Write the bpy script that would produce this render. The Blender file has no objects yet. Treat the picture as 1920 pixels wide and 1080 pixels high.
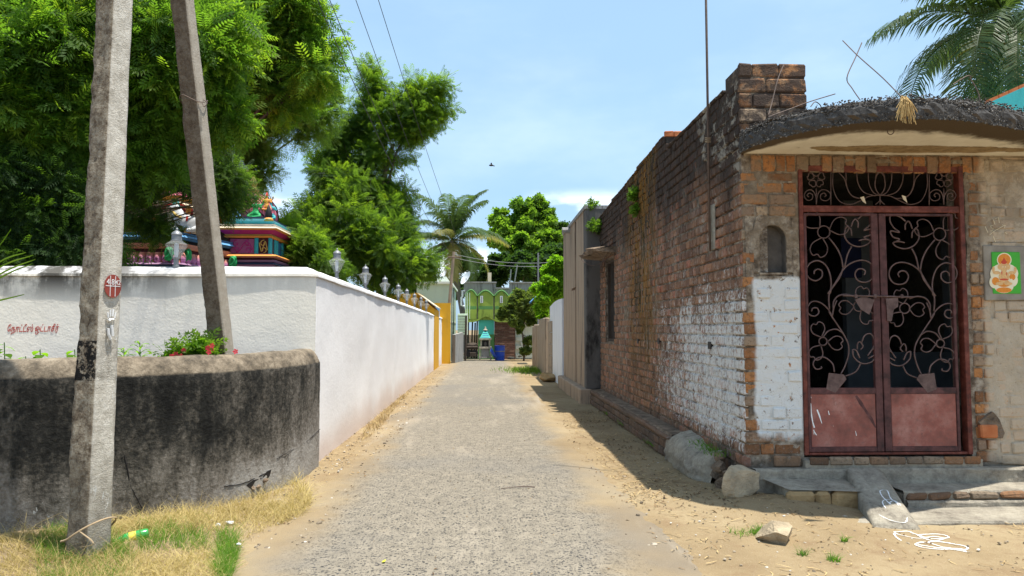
import bpy, math, random
import numpy as np
from mathutils import Vector, Matrix
random.seed(7)
R = math.radians
scene = bpy.context.scene
# ---------------------------------------------------------------- camera
F_PX, PITCH, YAW, CAM_H = 1330.0, 3.31, 2.15, 1.5
cam_d = bpy.data.cameras.new('camera'); cam = bpy.data.objects.new('camera', cam_d)
scene.collection.objects.link(cam); scene.camera = cam
cam.location = (0, 0, CAM_H); cam.rotation_euler = (R(90+PITCH), 0, R(-YAW))
cam_d.sensor_width = 36; cam_d.lens = 36*F_PX/1920; cam_d.clip_end = 2000; cam_d.clip_start = .05
# ---------------------------------------------------------------- world, sun, exposure
world = bpy.data.worlds.new('World'); scene.world = world; world.use_nodes = True
SUN_DIR = Vector((0.205, -0.105, 1.0)).normalized()
SUN_EL = math.asin(SUN_DIR.z); SUN_AZ = math.atan2(SUN_DIR.x, SUN_DIR.y)
sun_d = bpy.data.lights.new('sun', 'SUN'); sun = bpy.data.objects.new('sun', sun_d)
scene.collection.objects.link(sun); sun_d.energy = 4.4; sun_d.angle = R(.55); sun_d.color = (1, .955, .87)
sun.rotation_euler = SUN_DIR.to_track_quat('Z', 'Y').to_euler()
vs = scene.view_settings; vs.view_transform = 'Standard'; vs.look = 'None'; vs.gamma = 1; vs.use_curve_mapping = False
vs.exposure = 0.78
SKY = 0.15
nt = world.node_tree; nt.nodes.clear()
def _wn(t, **k):
    n = nt.nodes.new(t)
    for a, b in k.items(): setattr(n, a, b)
    return n
out = _wn('ShaderNodeOutputWorld'); bg = _wn('ShaderNodeBackground'); bg.inputs[1].default_value = SKY
sky = _wn('ShaderNodeTexSky', sky_type='NISHITA', sun_disc=False, sun_elevation=SUN_EL, sun_rotation=SUN_AZ)
sky.air_density = 1.0; sky.dust_density = 2.2; sky.ozone_density = 1.0; sky.altitude = 50
tc = _wn('ShaderNodeTexCoord'); sx = _wn('ShaderNodeSeparateXYZ'); nt.links.new(tc.outputs['Generated'], sx.inputs[0])
mp = _wn('ShaderNodeMapping'); mp.inputs['Scale'].default_value = (1, 1, 2.6); mp.inputs['Location'].default_value = (.35, .2, 0)
nt.links.new(tc.outputs['Generated'], mp.inputs[0])
def _cloud(scale, lo, hi, detail, seed):
    n = _wn('ShaderNodeTexNoise', noise_dimensions='4D'); n.inputs['W'].default_value = seed
    n.inputs['Scale'].default_value = scale; n.inputs['Detail'].default_value = detail; n.inputs['Roughness'].default_value = .55
    nt.links.new(mp.outputs[0], n.inputs['Vector'])
    m = _wn('ShaderNodeMapRange', interpolation_type='SMOOTHSTEP'); m.inputs[1].default_value = lo; m.inputs[2].default_value = hi
    nt.links.new(n.outputs['Fac'], m.inputs[0]); return m.outputs[0]
def _band(a, b, c, d):
    m = _wn('ShaderNodeMapRange', interpolation_type='SMOOTHSTEP'); m.inputs[1].default_value = a; m.inputs[2].default_value = b
    m2 = _wn('ShaderNodeMapRange', interpolation_type='SMOOTHSTEP'); m2.inputs[1].default_value = d; m2.inputs[2].default_value = c
    nt.links.new(sx.outputs[2], m.inputs[0]); nt.links.new(sx.outputs[2], m2.inputs[0])
    q = _wn('ShaderNodeMath', operation='MULTIPLY'); nt.links.new(m.outputs[0], q.inputs[0]); nt.links.new(m2.outputs[0], q.inputs[1]); return q.outputs[0]
def _mul(a, b):
    q = _wn('ShaderNodeMath', operation='MULTIPLY'); q.use_clamp = True
    nt.links.new(a, q.inputs[0])
    if isinstance(b, float): q.inputs[1].default_value = b
    else: nt.links.new(b, q.inputs[1])
    return q.outputs[0]
def _mix(f, a, col):
    m = _wn('ShaderNodeMix', data_type='RGBA')
    nt.links.new(f, m.inputs[0]); nt.links.new(a, m.inputs[6]); m.inputs[7].default_value = (*col, 1); return m.outputs[2]
# thin overall haze-white veil, wisps, and low cumulus
veil = _mul(_cloud(1.1, .0, .9, 3, 2.0), 1.1)
c = _mix(veil, sky.outputs[0], (1.85, 2.95, 4.05))
c = _mix(_mul(_mul(_cloud(2.3, .42, .80, 6, 4.4), _band(.05, .18, .5, .8)), .55), c, (3.7, 4.5, 5.2))
c = _mix(_mul(_cloud(5.5, .62, .80, 6, 8.3), _band(.16, .22, .30, .5)), c, (4.0, 5.0, 5.9))
c = _mix(_mul(_cloud(4.6, .50, .62, 7, 5.1), _band(.02, .08, .165, .20)), c, (6.2, 6.6, 7.0))
nt.links.new(c, bg.inputs[0]); nt.links.new(bg.outputs[0], out.inputs[0])
scene.cycles.max_bounces = 6; scene.cycles.diffuse_bounces = 4; scene.cycles.transparent_max_bounces = 8

# ---------------------------------------------------------------- photo pixel -> world
_cr = cam.rotation_euler.to_matrix()
def ray(px, py): return _cr @ Vector(((px-960)/F_PX, (540-py)/F_PX, -1))
def W(px, py, Y):
    d = ray(px, py); t = Y/d.y; return Vector((d.x*t, Y, CAM_H+d.z*t))
def WX(px, py, X):
    d = ray(px, py); t = X/d.x; return Vector((X, d.y*t, CAM_H+d.z*t))
def G(px, py, z=0.0):
    d = ray(px, py); t = (z-CAM_H)/d.z; return Vector((d.x*t, d.y*t, z))

# ---------------------------------------------------------------- numpy noise
def _hash(ix, iy, iz, seed):
    h = (ix*374761393 + iy*668265263 + iz*2147483647 + seed*974634777) & 0xFFFFFFFF
    h = ((h ^ (h >> 13))*1274126177) & 0xFFFFFFFF
    return ((h ^ (h >> 16)) & 0xFFFF)/65535.0
def vnoise(P, scale=1., seed=0):
    P = np.asarray(P, float)*scale; I = np.floor(P).astype(np.int64); f = P-I; f = f*f*(3-2*f); o = 0
    for a in (0, 1):
        for b in (0, 1):
            for c_ in (0, 1):
                w = (f[:, 0] if a else 1-f[:, 0])*(f[:, 1] if b else 1-f[:, 1])*(f[:, 2] if c_ else 1-f[:, 2])
                o = o+w*_hash(I[:, 0]+a, I[:, 1]+b, I[:, 2]+c_, seed)
    return o*2-1
def fbm(P, scale=1., seed=0, oct=4):
    o = 0; a = 1; s = 0
    for k in range(oct): o = o+a*vnoise(P, scale*2**k, seed+k*7); s += a; a *= .5
    return o/s

# ---------------------------------------------------------------- materials
MATS = {}
class NB:
    def __init__(s, name):
        s.mt = bpy.data.materials.new(name); s.mt.use_nodes = True; s.t = s.mt.node_tree; s.t.nodes.clear()
        s.out = s.n('ShaderNodeOutputMaterial'); MATS[name] = s.mt
        s.geo = s.n('ShaderNodeNewGeometry'); s.pos = s.geo.outputs['Position']; s._sep = None
    def n(s, ty, **k):
        x = s.t.nodes.new(ty)
        for a, b in k.items(): setattr(x, a, b)
        return x
    def put(s, sock, v):
        if isinstance(v, bpy.types.NodeSocket): s.t.links.new(v, sock)
        elif isinstance(v, (tuple, list)): sock.default_value = (*v, 1) if len(v) == 3 and len(sock.default_value) == 4 else v
        else: sock.default_value = v
    def sep(s, v=None):
        if v is None:
            if s._sep is None: s._sep = s.sep(s.pos)
            return s._sep
        x = s.n('ShaderNodeSeparateXYZ'); s.put(x.inputs[0], v); return x.outputs
    def m(s, op, a, b=0., cl=False):
        x = s.n('ShaderNodeMath', operation=op); x.use_clamp = cl; s.put(x.inputs[0], a); s.put(x.inputs[1], b); return x.outputs[0]
    def mix(s, f, a, b, mode='MIX'):
        x = s.n('ShaderNodeMix', data_type='RGBA', blend_type=mode); s.put(x.inputs[0], f); s.put(x.inputs[6], a); s.put(x.inputs[7], b); return x.outputs[2]
    def scale(s, v, k):
        x = s.n('ShaderNodeVectorMath', operation='MULTIPLY'); s.put(x.inputs[0], v); x.inputs[1].default_value = k; return x.outputs[0]
    def noise(s, sc, det=4, rough=.55, v=None, k=None, W=0., dist=0.):
        x = s.n('ShaderNodeTexNoise', noise_dimensions='4D'); v = v if v is not None else s.pos
        if k: v = s.scale(v, k)
        s.put(x.inputs['Vector'], v); x.inputs['Scale'].default_value = sc; x.inputs['Detail'].default_value = det
        x.inputs['Roughness'].default_value = rough; x.inputs['W'].default_value = W; x.inputs['Distortion'].default_value = dist
        return x.outputs['Fac']
    def ncol(s, sc, v=None):
        x = s.n('ShaderNodeTexNoise'); s.put(x.inputs['Vector'], v if v is not None else s.pos); x.inputs['Scale'].default_value = sc; return x.outputs['Color']
    def vor(s, sc, v=None, feat='F1', rnd=1., out='Distance'):
        x = s.n('ShaderNodeTexVoronoi', feature=feat); s.put(x.inputs['Vector'], v if v is not None else s.pos); x.inputs['Scale'].default_value = sc
        x.inputs['Randomness'].default_value = rnd; return x.outputs
    def rng(s, v, a, b, c=0., d=1.):
        x = s.n('ShaderNodeMapRange', interpolation_type='SMOOTHSTEP'); s.put(x.inputs[0], v)
        lo, hi = (a, b)
        if a > b: lo, hi, c, d = b, a, d, c
        x.inputs[1].default_value = lo; x.inputs[2].default_value = hi; x.inputs[3].default_value = c; x.inputs[4].default_value = d; return x.outputs[0]
    def ramp(s, v, stops):
        x = s.n('ShaderNodeValToRGB'); s.put(x.inputs[0], v); e = x.color_ramp.elements
        while len(e) > 1: e.remove(e[-1])
        e[0].position = stops[0][0]; e[0].color = (*stops[0][1], 1)
        for p, c_ in stops[1:]:
            q = e.new(p); q.color = (*c_, 1)
        return x.outputs[0]
    def rnd(s):
        a = s.n('ShaderNodeAttribute', attribute_name='rnd'); o = s.n('ShaderNodeObjectInfo')
        return s.m('FRACT', s.m('ADD', a.outputs['Fac'], o.outputs['Random']))
    def attr(s, nm): return s.n('ShaderNodeAttribute', attribute_name=nm).outputs['Fac']
    def bump(s, h, st=.5, dist=.01):
        x = s.n('ShaderNodeBump'); x.inputs['Strength'].default_value = st; x.inputs['Distance'].default_value = dist; s.put(x.inputs['Height'], h); return x.outputs[0]
    def pbr(s, col, rough=.85, nrm=None, metal=0., spec=.3, **k):
        x = s.n('ShaderNodeBsdfPrincipled'); s.put(x.inputs['Base Color'], col); s.put(x.inputs['Roughness'], rough); s.put(x.inputs['Metallic'], metal)
        x.inputs['Specular IOR Level'].default_value = spec
        for a, b in k.items(): s.put(x.inputs[a], b)
        if nrm is not None: s.put(x.inputs['Normal'], nrm)
        s.t.links.new(x.outputs[0], s.out.inputs[0]); return s.mt
def simple(name, col, rough=.8, var=.25, sc=8, bst=.3, bd=.004, metal=0., spec=.3):
    b = NB(name); n = b.noise(sc, 5); d = tuple(max(0, c_*(1-var)) for c_ in col); l = tuple(min(.9, c_*(1+var*.6)) for c_ in col)
    return b.pbr(b.ramp(n, [(.25, d), (.75, l)]), rough, b.bump(b.noise(sc*6, 4), bst, bd), metal, spec)
def leafmat(name, dark, light, trans=.35, gloss=.6):
    trans = min(.6, trans+.13)
    b = NB(name); r = b.rnd(); n = b.noise(.9, 2)
    f = b.m('ADD', b.m('MULTIPLY', r, .5), b.m('MULTIPLY', b.rng(n, .35, .68), .6), True)
    col = b.mix(f, dark, light)
    p = b.n('ShaderNodeBsdfPrincipled'); b.put(p.inputs['Base Color'], col); p.inputs['Roughness'].default_value = gloss; p.inputs['Specular IOR Level'].default_value = .18
    t = b.n('ShaderNodeBsdfTranslucent'); b.put(t.inputs[0], b.mix(.75, col, (light[0]*2.5, light[1]*2.65, light[2]*1.0)))
    mx = b.n('ShaderNodeMixShader'); mx.inputs[0].default_value = trans
    b.t.links.new(p.outputs[0], mx.inputs[1]); b.t.links.new(t.outputs[0], mx.inputs[2]); b.t.links.new(mx.outputs[0], b.out.inputs[0]); return b.mt

# ---------------------------------------------------------------- mesh building
def link(o): scene.collection.objects.link(o); return o
def tag(o, label=None, cat=None, group=None, kind=None):
    if label: o['label'] = label
    if cat: o['category'] = cat
    if group: o['group'] = group
    if kind: o['kind'] = kind
    return o
def wloc(o):
    v = Vector((0, 0, 0))
    while o is not None: v += o.location; o = o.parent
    return v
def thing(name, label, cat, loc=(0, 0, 0), group=None):
    o = link(bpy.data.objects.new(name, None)); o.location = loc; o.empty_display_size = .1
    return tag(o, label, cat, group)
def copy_tree(o, parent=None):
    c_ = link(o.copy()); c_.parent = parent
    for ch in list(o.children): copy_tree(ch, c_)
    return c_
def mesh_np(name, V, faces=None, quads=None, tris=None, rnd=None, attrs=None):
    me = bpy.data.meshes.new(name); V = np.asarray(V, np.float32)
    if quads is not None or tris is not None:
        q = np.asarray(quads if quads is not None else tris, np.int32); k = q.shape[1]
        me.vertices.add(len(V)); me.vertices.foreach_set('co', V.ravel())
        me.loops.add(q.size); me.loops.foreach_set('vertex_index', q.ravel())
        me.polygons.add(len(q)); me.polygons.foreach_set('loop_start', np.arange(0, q.size, k, dtype=np.int32))
        me.update(calc_edges=True)
    else:
        me.from_pydata([tuple(v) for v in V.tolist()], [], faces); me.update()
    for nm, arr in ([('rnd', rnd)] if rnd is not None else [])+list((attrs or {}).items()):
        a = me.attributes.new(nm, 'FLOAT', 'POINT'); a.data.foreach_set('value', np.asarray(arr, np.float32))
    return me
def place(name, me, mat, parent=None, smooth=False):
    for m_ in (mat if isinstance(mat, (list, tuple)) else [mat]): me.materials.append(m_)
    if smooth: me.polygons.foreach_set('use_smooth', [True]*len(me.polygons))
    o = link(bpy.data.objects.new(name, me))
    if parent is not None: o.parent = parent
    return o
class MB:
    def __init__(s): s.v = []; s.f = []; s.r = []; s.cur = 0.
    def add(s, vs_, fs, r=None):
        b = len(s.v); s.v += [tuple(v) for v in vs_]; s.f += [tuple(i+b for i in f) for f in fs]; s.r += [s.cur if r is None else r]*len(vs_); return s
    def box(s, x0, x1, y0, y1, z0, z1, r=None, jit=0, M=None):
        P = [(x, y, z) for z in (z0, z1) for x, y in ((x0, y0), (x1, y0), (x1, y1), (x0, y1))]
        if jit: P = [tuple(c_+random.uniform(-jit, jit) for c_ in p) for p in P]
        if M is not None: P = [M @ Vector(p) for p in P]
        return s.add(P, [(3, 2, 1, 0), (4, 5, 6, 7), (0, 1, 5, 4), (1, 2, 6, 5), (2, 3, 7, 6), (3, 0, 4, 7)], r)
    def cbox(s, x0, x1, y0, y1, z0, z1, c_=.008, r=None, jit=0, M=None):
        "box with chamfered edges"
        X, Y, Z = (x0, x1), (y0, y1), (z0, z1); P = []; idx = {}
        for i in (0, 1):
            for j in (0, 1):
                for k in (0, 1):
                    dx, dy, dz = (c_ if i == 0 else -c_), (c_ if j == 0 else -c_), (c_ if k == 0 else -c_)
                    jx = [random.uniform(-jit, jit) for _ in range(3)] if jit else (0, 0, 0)
                    for ax, q in enumerate(((X[i], Y[j]+dy, Z[k]+dz), (X[i]+dx, Y[j], Z[k]+dz), (X[i]+dx, Y[j]+dy, Z[k]))):
                        idx[(i, j, k, ax)] = len(P); P.append(tuple(a+b for a, b in zip(q, jx)))
        I = lambda i, j, k, a: idx[(i, j, k, a)]; Fs = []
        Fs += [(I(0,0,0,0), I(0,0,1,0), I(0,1,1,0), I(0,1,0,0)), (I(1,0,0,0), I(1,1,0,0), I(1,1,1,0), I(1,0,1,0)),
               (I(0,0,0,1), I(1,0,0,1), I(1,0,1,1), I(0,0,1,1)), (I(0,1,0,1), I(0,1,1,1), I(1,1,1,1), I(1,1,0,1)),
               (I(0,0,0,2), I(0,1,0,2), I(1,1,0,2), I(1,0,0,2)), (I(0,0,1,2), I(1,0,1,2), I(1,1,1,2), I(0,1,1,2))]
        for i in (0, 1):
            for j in (0, 1):
                Fs.append((I(i,j,0,0), I(i,j,0,1), I(i,j,1,1), I(i,j,1,0)))
                Fs.append((I(i,0,j,0), I(i,0,j,2), I(i,1,j,2), I(i,1,j,0)))
                Fs.append((I(0,i,j,1), I(0,i,j,2), I(1,i,j,2), I(1,i,j,1)))
                for k in (0, 1): Fs.append((I(i,j,k,0), I(i,j,k,1), I(i,j,k,2)))
        if M is not None: P = [M @ Vector(p) for p in P]
        return s.add(P, Fs, r)
    def tube(s, pts, rad, n=8, caps=True, r=None):
        pts = [Vector(p) for p in pts]; m_ = len(pts); rad = rad if hasattr(rad, '__len__') else [rad]*m_
        t0 = (pts[1]-pts[0]).normalized(); u = t0.orthogonal().normalized(); P = []; Fs = []
        for i, p in enumerate(pts):
            t = (pts[min(i+1, m_-1)]-pts[max(i-1, 0)])
            t = t.normalized() if t.length > 1e-9 else t0
            u = u-t*u.dot(t); u = u.normalized() if u.length > 1e-6 else t.orthogonal().normalized(); w = t.cross(u)
            for k in range(n):
                a = 2*math.pi*k/n; P.append(p+(u*math.cos(a)+w*math.sin(a))*rad[i])
        for i in range(m_-1):
            for k in range(n):
                k2 = (k+1) % n; Fs.append((i*n+k, i*n+k2, (i+1)*n+k2, (i+1)*n+k))
        if caps: Fs += [tuple(range(n))[::-1], tuple(range((m_-1)*n, m_*n))]
        return s.add(P, Fs, r)
    def lathe(s, prof, c_=(0, 0, 0), n=16, r=None, square=False, rot=0, sx=1, sy=1):
        P = []; Fs = []
        if square: n = 4; rot += math.pi/4
        for rr, z in prof:
            q = rr*(math.sqrt(2) if square else 1)
            for k in range(n):
                a = 2*math.pi*k/n+rot; P.append((c_[0]+q*math.cos(a)*sx, c_[1]+q*math.sin(a)*sy, c_[2]+z))
        for i in range(len(prof)-1):
            for k in range(n):
                k2 = (k+1) % n; Fs.append((i*n+k, i*n+k2, (i+1)*n+k2, (i+1)*n+k))
        Fs += [tuple(range(n))[::-1], tuple(range((len(prof)-1)*n, len(prof)*n))]
        return s.add(P, Fs, r)
    def ball(s, c_, rad, n=12, m_=8, r=None, jit=0):
        rx, ry, rz = rad if hasattr(rad, '__len__') else (rad,)*3; P = [(c_[0], c_[1], c_[2]-rz)]; Fs = []
        for i in range(1, m_):
            ph = math.pi*i/m_
            for k in range(n):
                a = 2*math.pi*k/n; j = 1+random.uniform(-jit, jit)
                P.append((c_[0]+rx*math.sin(ph)*math.cos(a)*j, c_[1]+ry*math.sin(ph)*math.sin(a)*j, c_[2]-rz*math.cos(ph)*j))
        P.append((c_[0], c_[1], c_[2]+rz)); L = len(P)-1
        for k in range(n): Fs.append((0, 1+(k+1) % n, 1+k)); Fs.append((L, L-n+k, L-n+(k+1) % n))
        for i in range(m_-2):
            for k in range(n): a = 1+i*n+k; b = 1+i*n+(k+1) % n; Fs.append((a, b, b+n, a+n))
        return s.add(P, Fs, r)
    def prism(s, poly, d, r=None):
        "poly: list of 3D points (planar outline), d: extrusion vector"
        n = len(poly); d = Vector(d); P = [Vector(p) for p in poly]; P += [p+d for p in P]
        Fs = [tuple(range(n))[::-1], tuple(range(n, 2*n))]+[(i, (i+1) % n, (i+1) % n+n, i+n) for i in range(n)]
        return s.add(P, Fs, r)
    def sheet(s, rows, r=None):
        "grid of points"
        m_ = len(rows[0]); P = [p for row in rows for p in row]; Fs = []
        for i in range(len(rows)-1):
            for k in range(m_-1): Fs.append((i*m_+k, i*m_+k+1, (i+1)*m_+k+1, (i+1)*m_+k))
        return s.add(P, Fs, r)
    def build(s, name, mat, parent=None, smooth=False, local=False):
        V = np.array(s.v, np.float32)
        if parent is not None and not local: V = V-np.array(wloc(parent), np.float32)
        me = mesh_np(name, V, faces=s.f, rnd=s.r)
        if smooth:
            o = place(name, me, mat, parent, True)
            if smooth != 'all':
                try: me.set_sharp_from_angle(angle=R(40))
                except Exception: pass
            return o
        return place(name, me, mat, parent)
def drop(o, loc):
    "put a mesh whose verts are in world space onto a base point"
    l = np.array(loc, np.float32); n = len(o.data.vertices); a = np.empty(n*3, np.float32); o.data.vertices.foreach_get('co', a)
    a = (a.reshape(-1, 3)-l).ravel(); o.data.vertices.foreach_set('co', a); o.data.update(); o.location = loc; return o
def smoothpts(pts, k=6):
    P = [Vector(p) for p in pts]; P = [P[0]*2-P[1]]+P+[P[-1]*2-P[-2]]; o = []
    for i in range(1, len(P)-2):
        for j in range(k):
            t = j/k; a, b, c_, d = P[i-1:i+3]
            o.append(.5*((2*b)+(c_-a)*t+(2*a-5*b+4*c_-d)*t*t+(3*b-a-3*c_+d)*t**3))
    o.append(P[-2]); return o
def displace(o, amp, scale, seed=0, oct=3, mask=None):
    me = o.data; n = len(me.vertices); a = np.empty(n*3, np.float32); me.vertices.foreach_get('co', a); a = a.reshape(-1, 3)
    nn = np.empty(n*3, np.float32); me.vertices.foreach_get('normal', nn); nn = nn.reshape(-1, 3)
    d = fbm(a, scale, seed, oct)*amp
    if mask is not None: d = d*mask(a)
    me.vertices.foreach_set('co', (a+nn*d[:, None]).astype(np.float32).ravel()); me.update()
# ================================================================ materials
# sand / earth
def mat_ground():
    b = NB('sand_earth'); n1 = b.noise(.7, 6, .6); n2 = b.noise(14, 6, .65); n3 = b.noise(90, 3, .6)
    c_ = b.ramp(n1, [(.3, (.185, .13, .070)), (.5, (.27, .20, .112)), (.7, (.35, .275, .165))])
    c_ = b.mix(b.rng(n2, .50, .68, 0, .38), c_, (.20, .135, .075)); c_ = b.mix(b.rng(b.noise(3.1, 6, .7, W=8), .52, .66, 0, .6), c_, (.20, .13, .072)); c_ = b.mix(b.rng(n3, .55, .75, 0, .45), c_, (.50, .42, .30))
    # litter specks
    v = b.vor(55); c_ = b.mix(b.m('MULTIPLY', b.rng(v[0], .16, .08), b.rng(b.noise(5, 3), .5, .62)), c_, (.12, .085, .05))
    X = b.sep()
    left = b.rng(b.m('ADD', X[0], b.m('MULTIPLY', n1, .4)), -1.55, -1.9)
    c_ = b.mix(b.m('MULTIPLY', left, .55), c_, (.20, .15, .09))
    h = b.m('ADD', b.m('MULTIPLY', n2, .6), b.m('MULTIPLY', n3, .4))
    return b.pbr(c_, .95, b.bump(h, .8, .022), spec=.15)
mat_ground()
def mat_road():
    b = NB('road_concrete'); X = b.sep(); warp = b.n('ShaderNodeVectorMath', operation='ADD'); b.put(warp.inputs[0], b.pos)
    b.put(warp.inputs[1], b.scale(b.ncol(22), (.018, .018, .0))); wp = b.scale(warp.outputs[0], (1, 1, 0.001))
    v = b.vor(40, wp); v2 = b.vor(75, wp); sc = b.sep(v[1]); sc2 = b.sep(v2[1])
    big = b.n('ShaderNodeMath', operation='MULTIPLY'); st = b.m('MULTIPLY', b.rng(v[0], .40, .30), b.rng(sc[0], .35, .42))
    st2 = b.m('MULTIPLY', b.rng(v2[0], .38, .28), b.rng(sc2[0], .3, .4)); stone = b.m('MAXIMUM', st, b.m('MULTIPLY', st2, .8))
    pat = b.noise(.9, 5, .6); pat2 = b.noise(5, 5, .65, W=3)
    dust = b.m('ADD', b.rng(pat, .52, .78, 0, .5), b.rng(pat2, .55, .8, 0, .35), True)
    edge = b.m('ADD', b.m('ABSOLUTE', b.m('ADD', X[0], .17)), b.m('MULTIPLY', b.m('SUBTRACT', b.noise(1.6, 5, .65, W=9), .5), .75))
    em = b.rng(edge, .86, 1.34); far = b.rng(X[1], 7, 22, 0, .35)
    matrix = b.ramp(b.noise(9, 4), [(.3, (.185, .16, .122)), (.7, (.285, .245, .185))])
    scol = b.ramp(sc[1], [(0, (.032, .032, .035)), (.4, (.07, .068, .066)), (.75, (.13, .115, .095)), (1, (.22, .19, .15))])
    dm = b.m('MULTIPLY', stone, b.m('SUBTRACT', 1, dust)); dm = b.m('MULTIPLY', dm, b.m('SUBTRACT', 1, em)); dm = b.m('MULTIPLY', dm, b.m('SUBTRACT', 1, far))
    c_ = b.mix(dm, matrix, scol)
    sand = b.ramp(b.noise(.7, 6, .6), [(.3, (.185, .13, .070)), (.5, (.27, .20, .112)), (.7, (.35, .275, .165))])
    c_ = b.mix(em, c_, sand)
    c_ = b.mix(b.rng(b.noise(.45, 3, W=5), .5, .7, 0, .5), c_, (.16, .15, .135)); c_ = b.mix(b.rng(b.noise(1.1, 6, .7, k=(1, .22, 1), W=15), .53, .66, 0, .5), c_, (.36, .31, .24))
    c_ = b.mix(b.rng(b.noise(2.2, 5, .7, W=6), .6, .75, 0, .5), c_, (.34, .27, .185)); c_ = b.mix(b.rng(b.noise(160, 3, .7, W=6), .52, .7, 0, .55), c_, (.10, .09, .075))
    return b.pbr(c_, .9, b.bump(b.m('ADD', b.m('MULTIPLY', dm, .7), b.m('MULTIPLY', b.noise(120, 3), .5)), .9, .012), spec=.25)
mat_road()
# stucco: white temple wall
def mat_white_wall():
    b = NB('white_stucco'); X = b.sep(); N_ = b.sep(b.geo.outputs['Normal'])
    front = b.rng(N_[1], -.5, -.8)
    st = b.noise(1.0, 6, .65, k=(2.2, 2.2, .35), W=2)
    base = b.mix(front, (.86, .84, .83), (.88, .82, .70))  # same white wall; camera-facing side tinted warm to offset blue skylight
    base = b.mix(b.rng(b.noise(1.3, 5), .35, .7, 0, .25), base, (.76, .72, .69))
    # black mould under the coping and on it
    top = b.m('MULTIPLY', b.rng(X[2], 1.72, 2.10), b.rng(b.m('ADD', st, b.m('MULTIPLY', b.noise(7, 5, .7), .35)), .52, .70))
    top = b.m('MULTIPLY', top, b.m('ADD', .18, b.m('MULTIPLY', b.rng(X[0], -2.6, -4.4), .8)))
    c_ = b.mix(top, base, (.07, .065, .055))
    strk = b.m('MULTIPLY', b.rng(b.noise(1.6, 6, .7, k=(5, 5, .25), W=4), .58, .72), b.rng(X[2], 1.0, 2.0, .0, .35))
    c_ = b.mix(strk, c_, (.33, .34, .30))
    # splashed earth at the foot on the lane side
    ft = b.m('MULTIPLY', b.rng(b.m('ADD', X[2], b.m('MULTIPLY', b.noise(1.2, 5), .5)), .75, .28), b.m('SUBTRACT', 1, front))
    c_ = b.mix(b.m('MULTIPLY', ft, .55), c_, (.56, .40, .31))
    chip = b.m('MULTIPLY', b.rng(b.noise(26, 4, .7), .66, .70), b.rng(b.noise(1.1, 3, W=7), .5, .6)); c_ = b.mix(b.m('MULTIPLY', chip, .6), c_, (.42, .38, .36))
    h = b.m('ADD', b.m('MULTIPLY', b.noise(38, 4, .6), .6), b.m('MULTIPLY', b.noise(7, 3), .8))
    return b.pbr(c_, .9, b.bump(h, .5, .011), spec=.2)
mat_white_wall()
def mat_dark_wall():
    b = NB('black_mould_plaster'); X = b.sep()
    st = b.noise(1.7, 7, .72, k=(2.1, 2.1, .8)); fine = b.noise(24, 6, .75)
    f = b.m('ADD', b.m('MULTIPLY', st, .62), b.m('MULTIPLY', fine, .38))
    low = b.rng(b.m('ADD', X[2], b.m('MULTIPLY', b.noise(1.1, 4, W=6), .5)), .95, .25, 0, .17); right = b.rng(b.m('ADD', X[0], b.m('MULTIPLY', X[2], -.45)), -2.55, -1.95, 0, .12)
    f = b.m('ADD', f, b.m('ADD', low, right))
    c_ = b.ramp(f, [(.42, (.008, .0078, .007)), (.50, (.022, .021, .018)), (.565, (.07, .062, .05)), (.64, (.17, .15, .125)), (.76, (.32, .30, .27))])
    topm = b.rng(b.m('ADD', X[2], b.m('MULTIPLY', b.m('SUBTRACT', b.noise(6, 4), .5), .03)), 1.125, 1.15)
    tc_ = b.ramp(b.m('ADD', b.m('MULTIPLY', b.noise(3.2, 6, .75), .6), b.m('MULTIPLY', b.noise(17, 6, .8, W=3), .4)), [(.38, (.05, .042, .032)), (.48, (.15, .12, .085)), (.56, (.26, .21, .15)), (.66, (.36, .31, .23))])
    c_ = b.mix(topm, c_, tc_)
    flake = b.m('MULTIPLY', b.rng(b.noise(9, 5, .75, k=(1, 1, .55), W=1.7), .655, .67), b.rng(b.noise(1.3, 2, W=3.3), .54, .6))
    flake = b.m('MULTIPLY', flake, b.rng(X[2], 1.12, 1.05)); c_ = b.mix(b.m('MULTIPLY', flake, .85), c_, (.50, .49, .46))
    h = b.m('ADD', b.m('MULTIPLY', fine, .7), b.m('MULTIPLY', b.noise(6, 4), .7))
    return b.pbr(c_, .92, b.bump(h, 1., .02), spec=.2)
mat_dark_wall()
def whitewash(b, X, side):
    n = b.noise(13, 6, .75, W=1); nb = b.noise(2.3, 5, .65, W=2)
    j = b.m('MULTIPLY', b.m('SUBTRACT', nb, .5), 1.2)
    if side:
        a = b.m('MULTIPLY', b.rng(b.m('ADD', X[1], b.m('MULTIPLY', j, 2.4)), 12.2, 7.0), b.rng(b.m('ADD', X[2], j), 2.75, 1.3))
        a = b.m('MULTIPLY', a, b.rng(X[2], .12, .6)); stx = b.noise(3, 6, .75, k=(1, 9, .9), W=4)
        n3 = b.noise(34, 5, .8, W=5); q = b.m('ADD', b.m('ADD', b.m('MULTIPLY', n, .5), b.m('MULTIPLY', stx, .5)), b.m('MULTIPLY', n3, .45)); return b.m('MULTIPLY', b.rng(b.m('ADD', b.m('MULTIPLY', a, .28), q), .89, 1.03), .88)
    a = b.m('MULTIPLY', b.m('MULTIPLY', b.rng(b.m('ADD', X[0], b.m('MULTIPLY', j, .14)), 2.40, 2.44), b.rng(X[0], 2.90, 2.86)),
            b.m('MULTIPLY', b.rng(b.m('ADD', X[2], b.m('MULTIPLY', j, .18)), 1.98, 1.95), b.rng(b.m('ADD', X[2], b.m('MULTIPLY', j, .35)), .50, .58)))
    return b.m('MULTIPLY', a, b.rng(b.m('ADD', n, b.m('MULTIPLY', b.noise(40, 5, .8, W=9), .35)), .54, .60))
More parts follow.
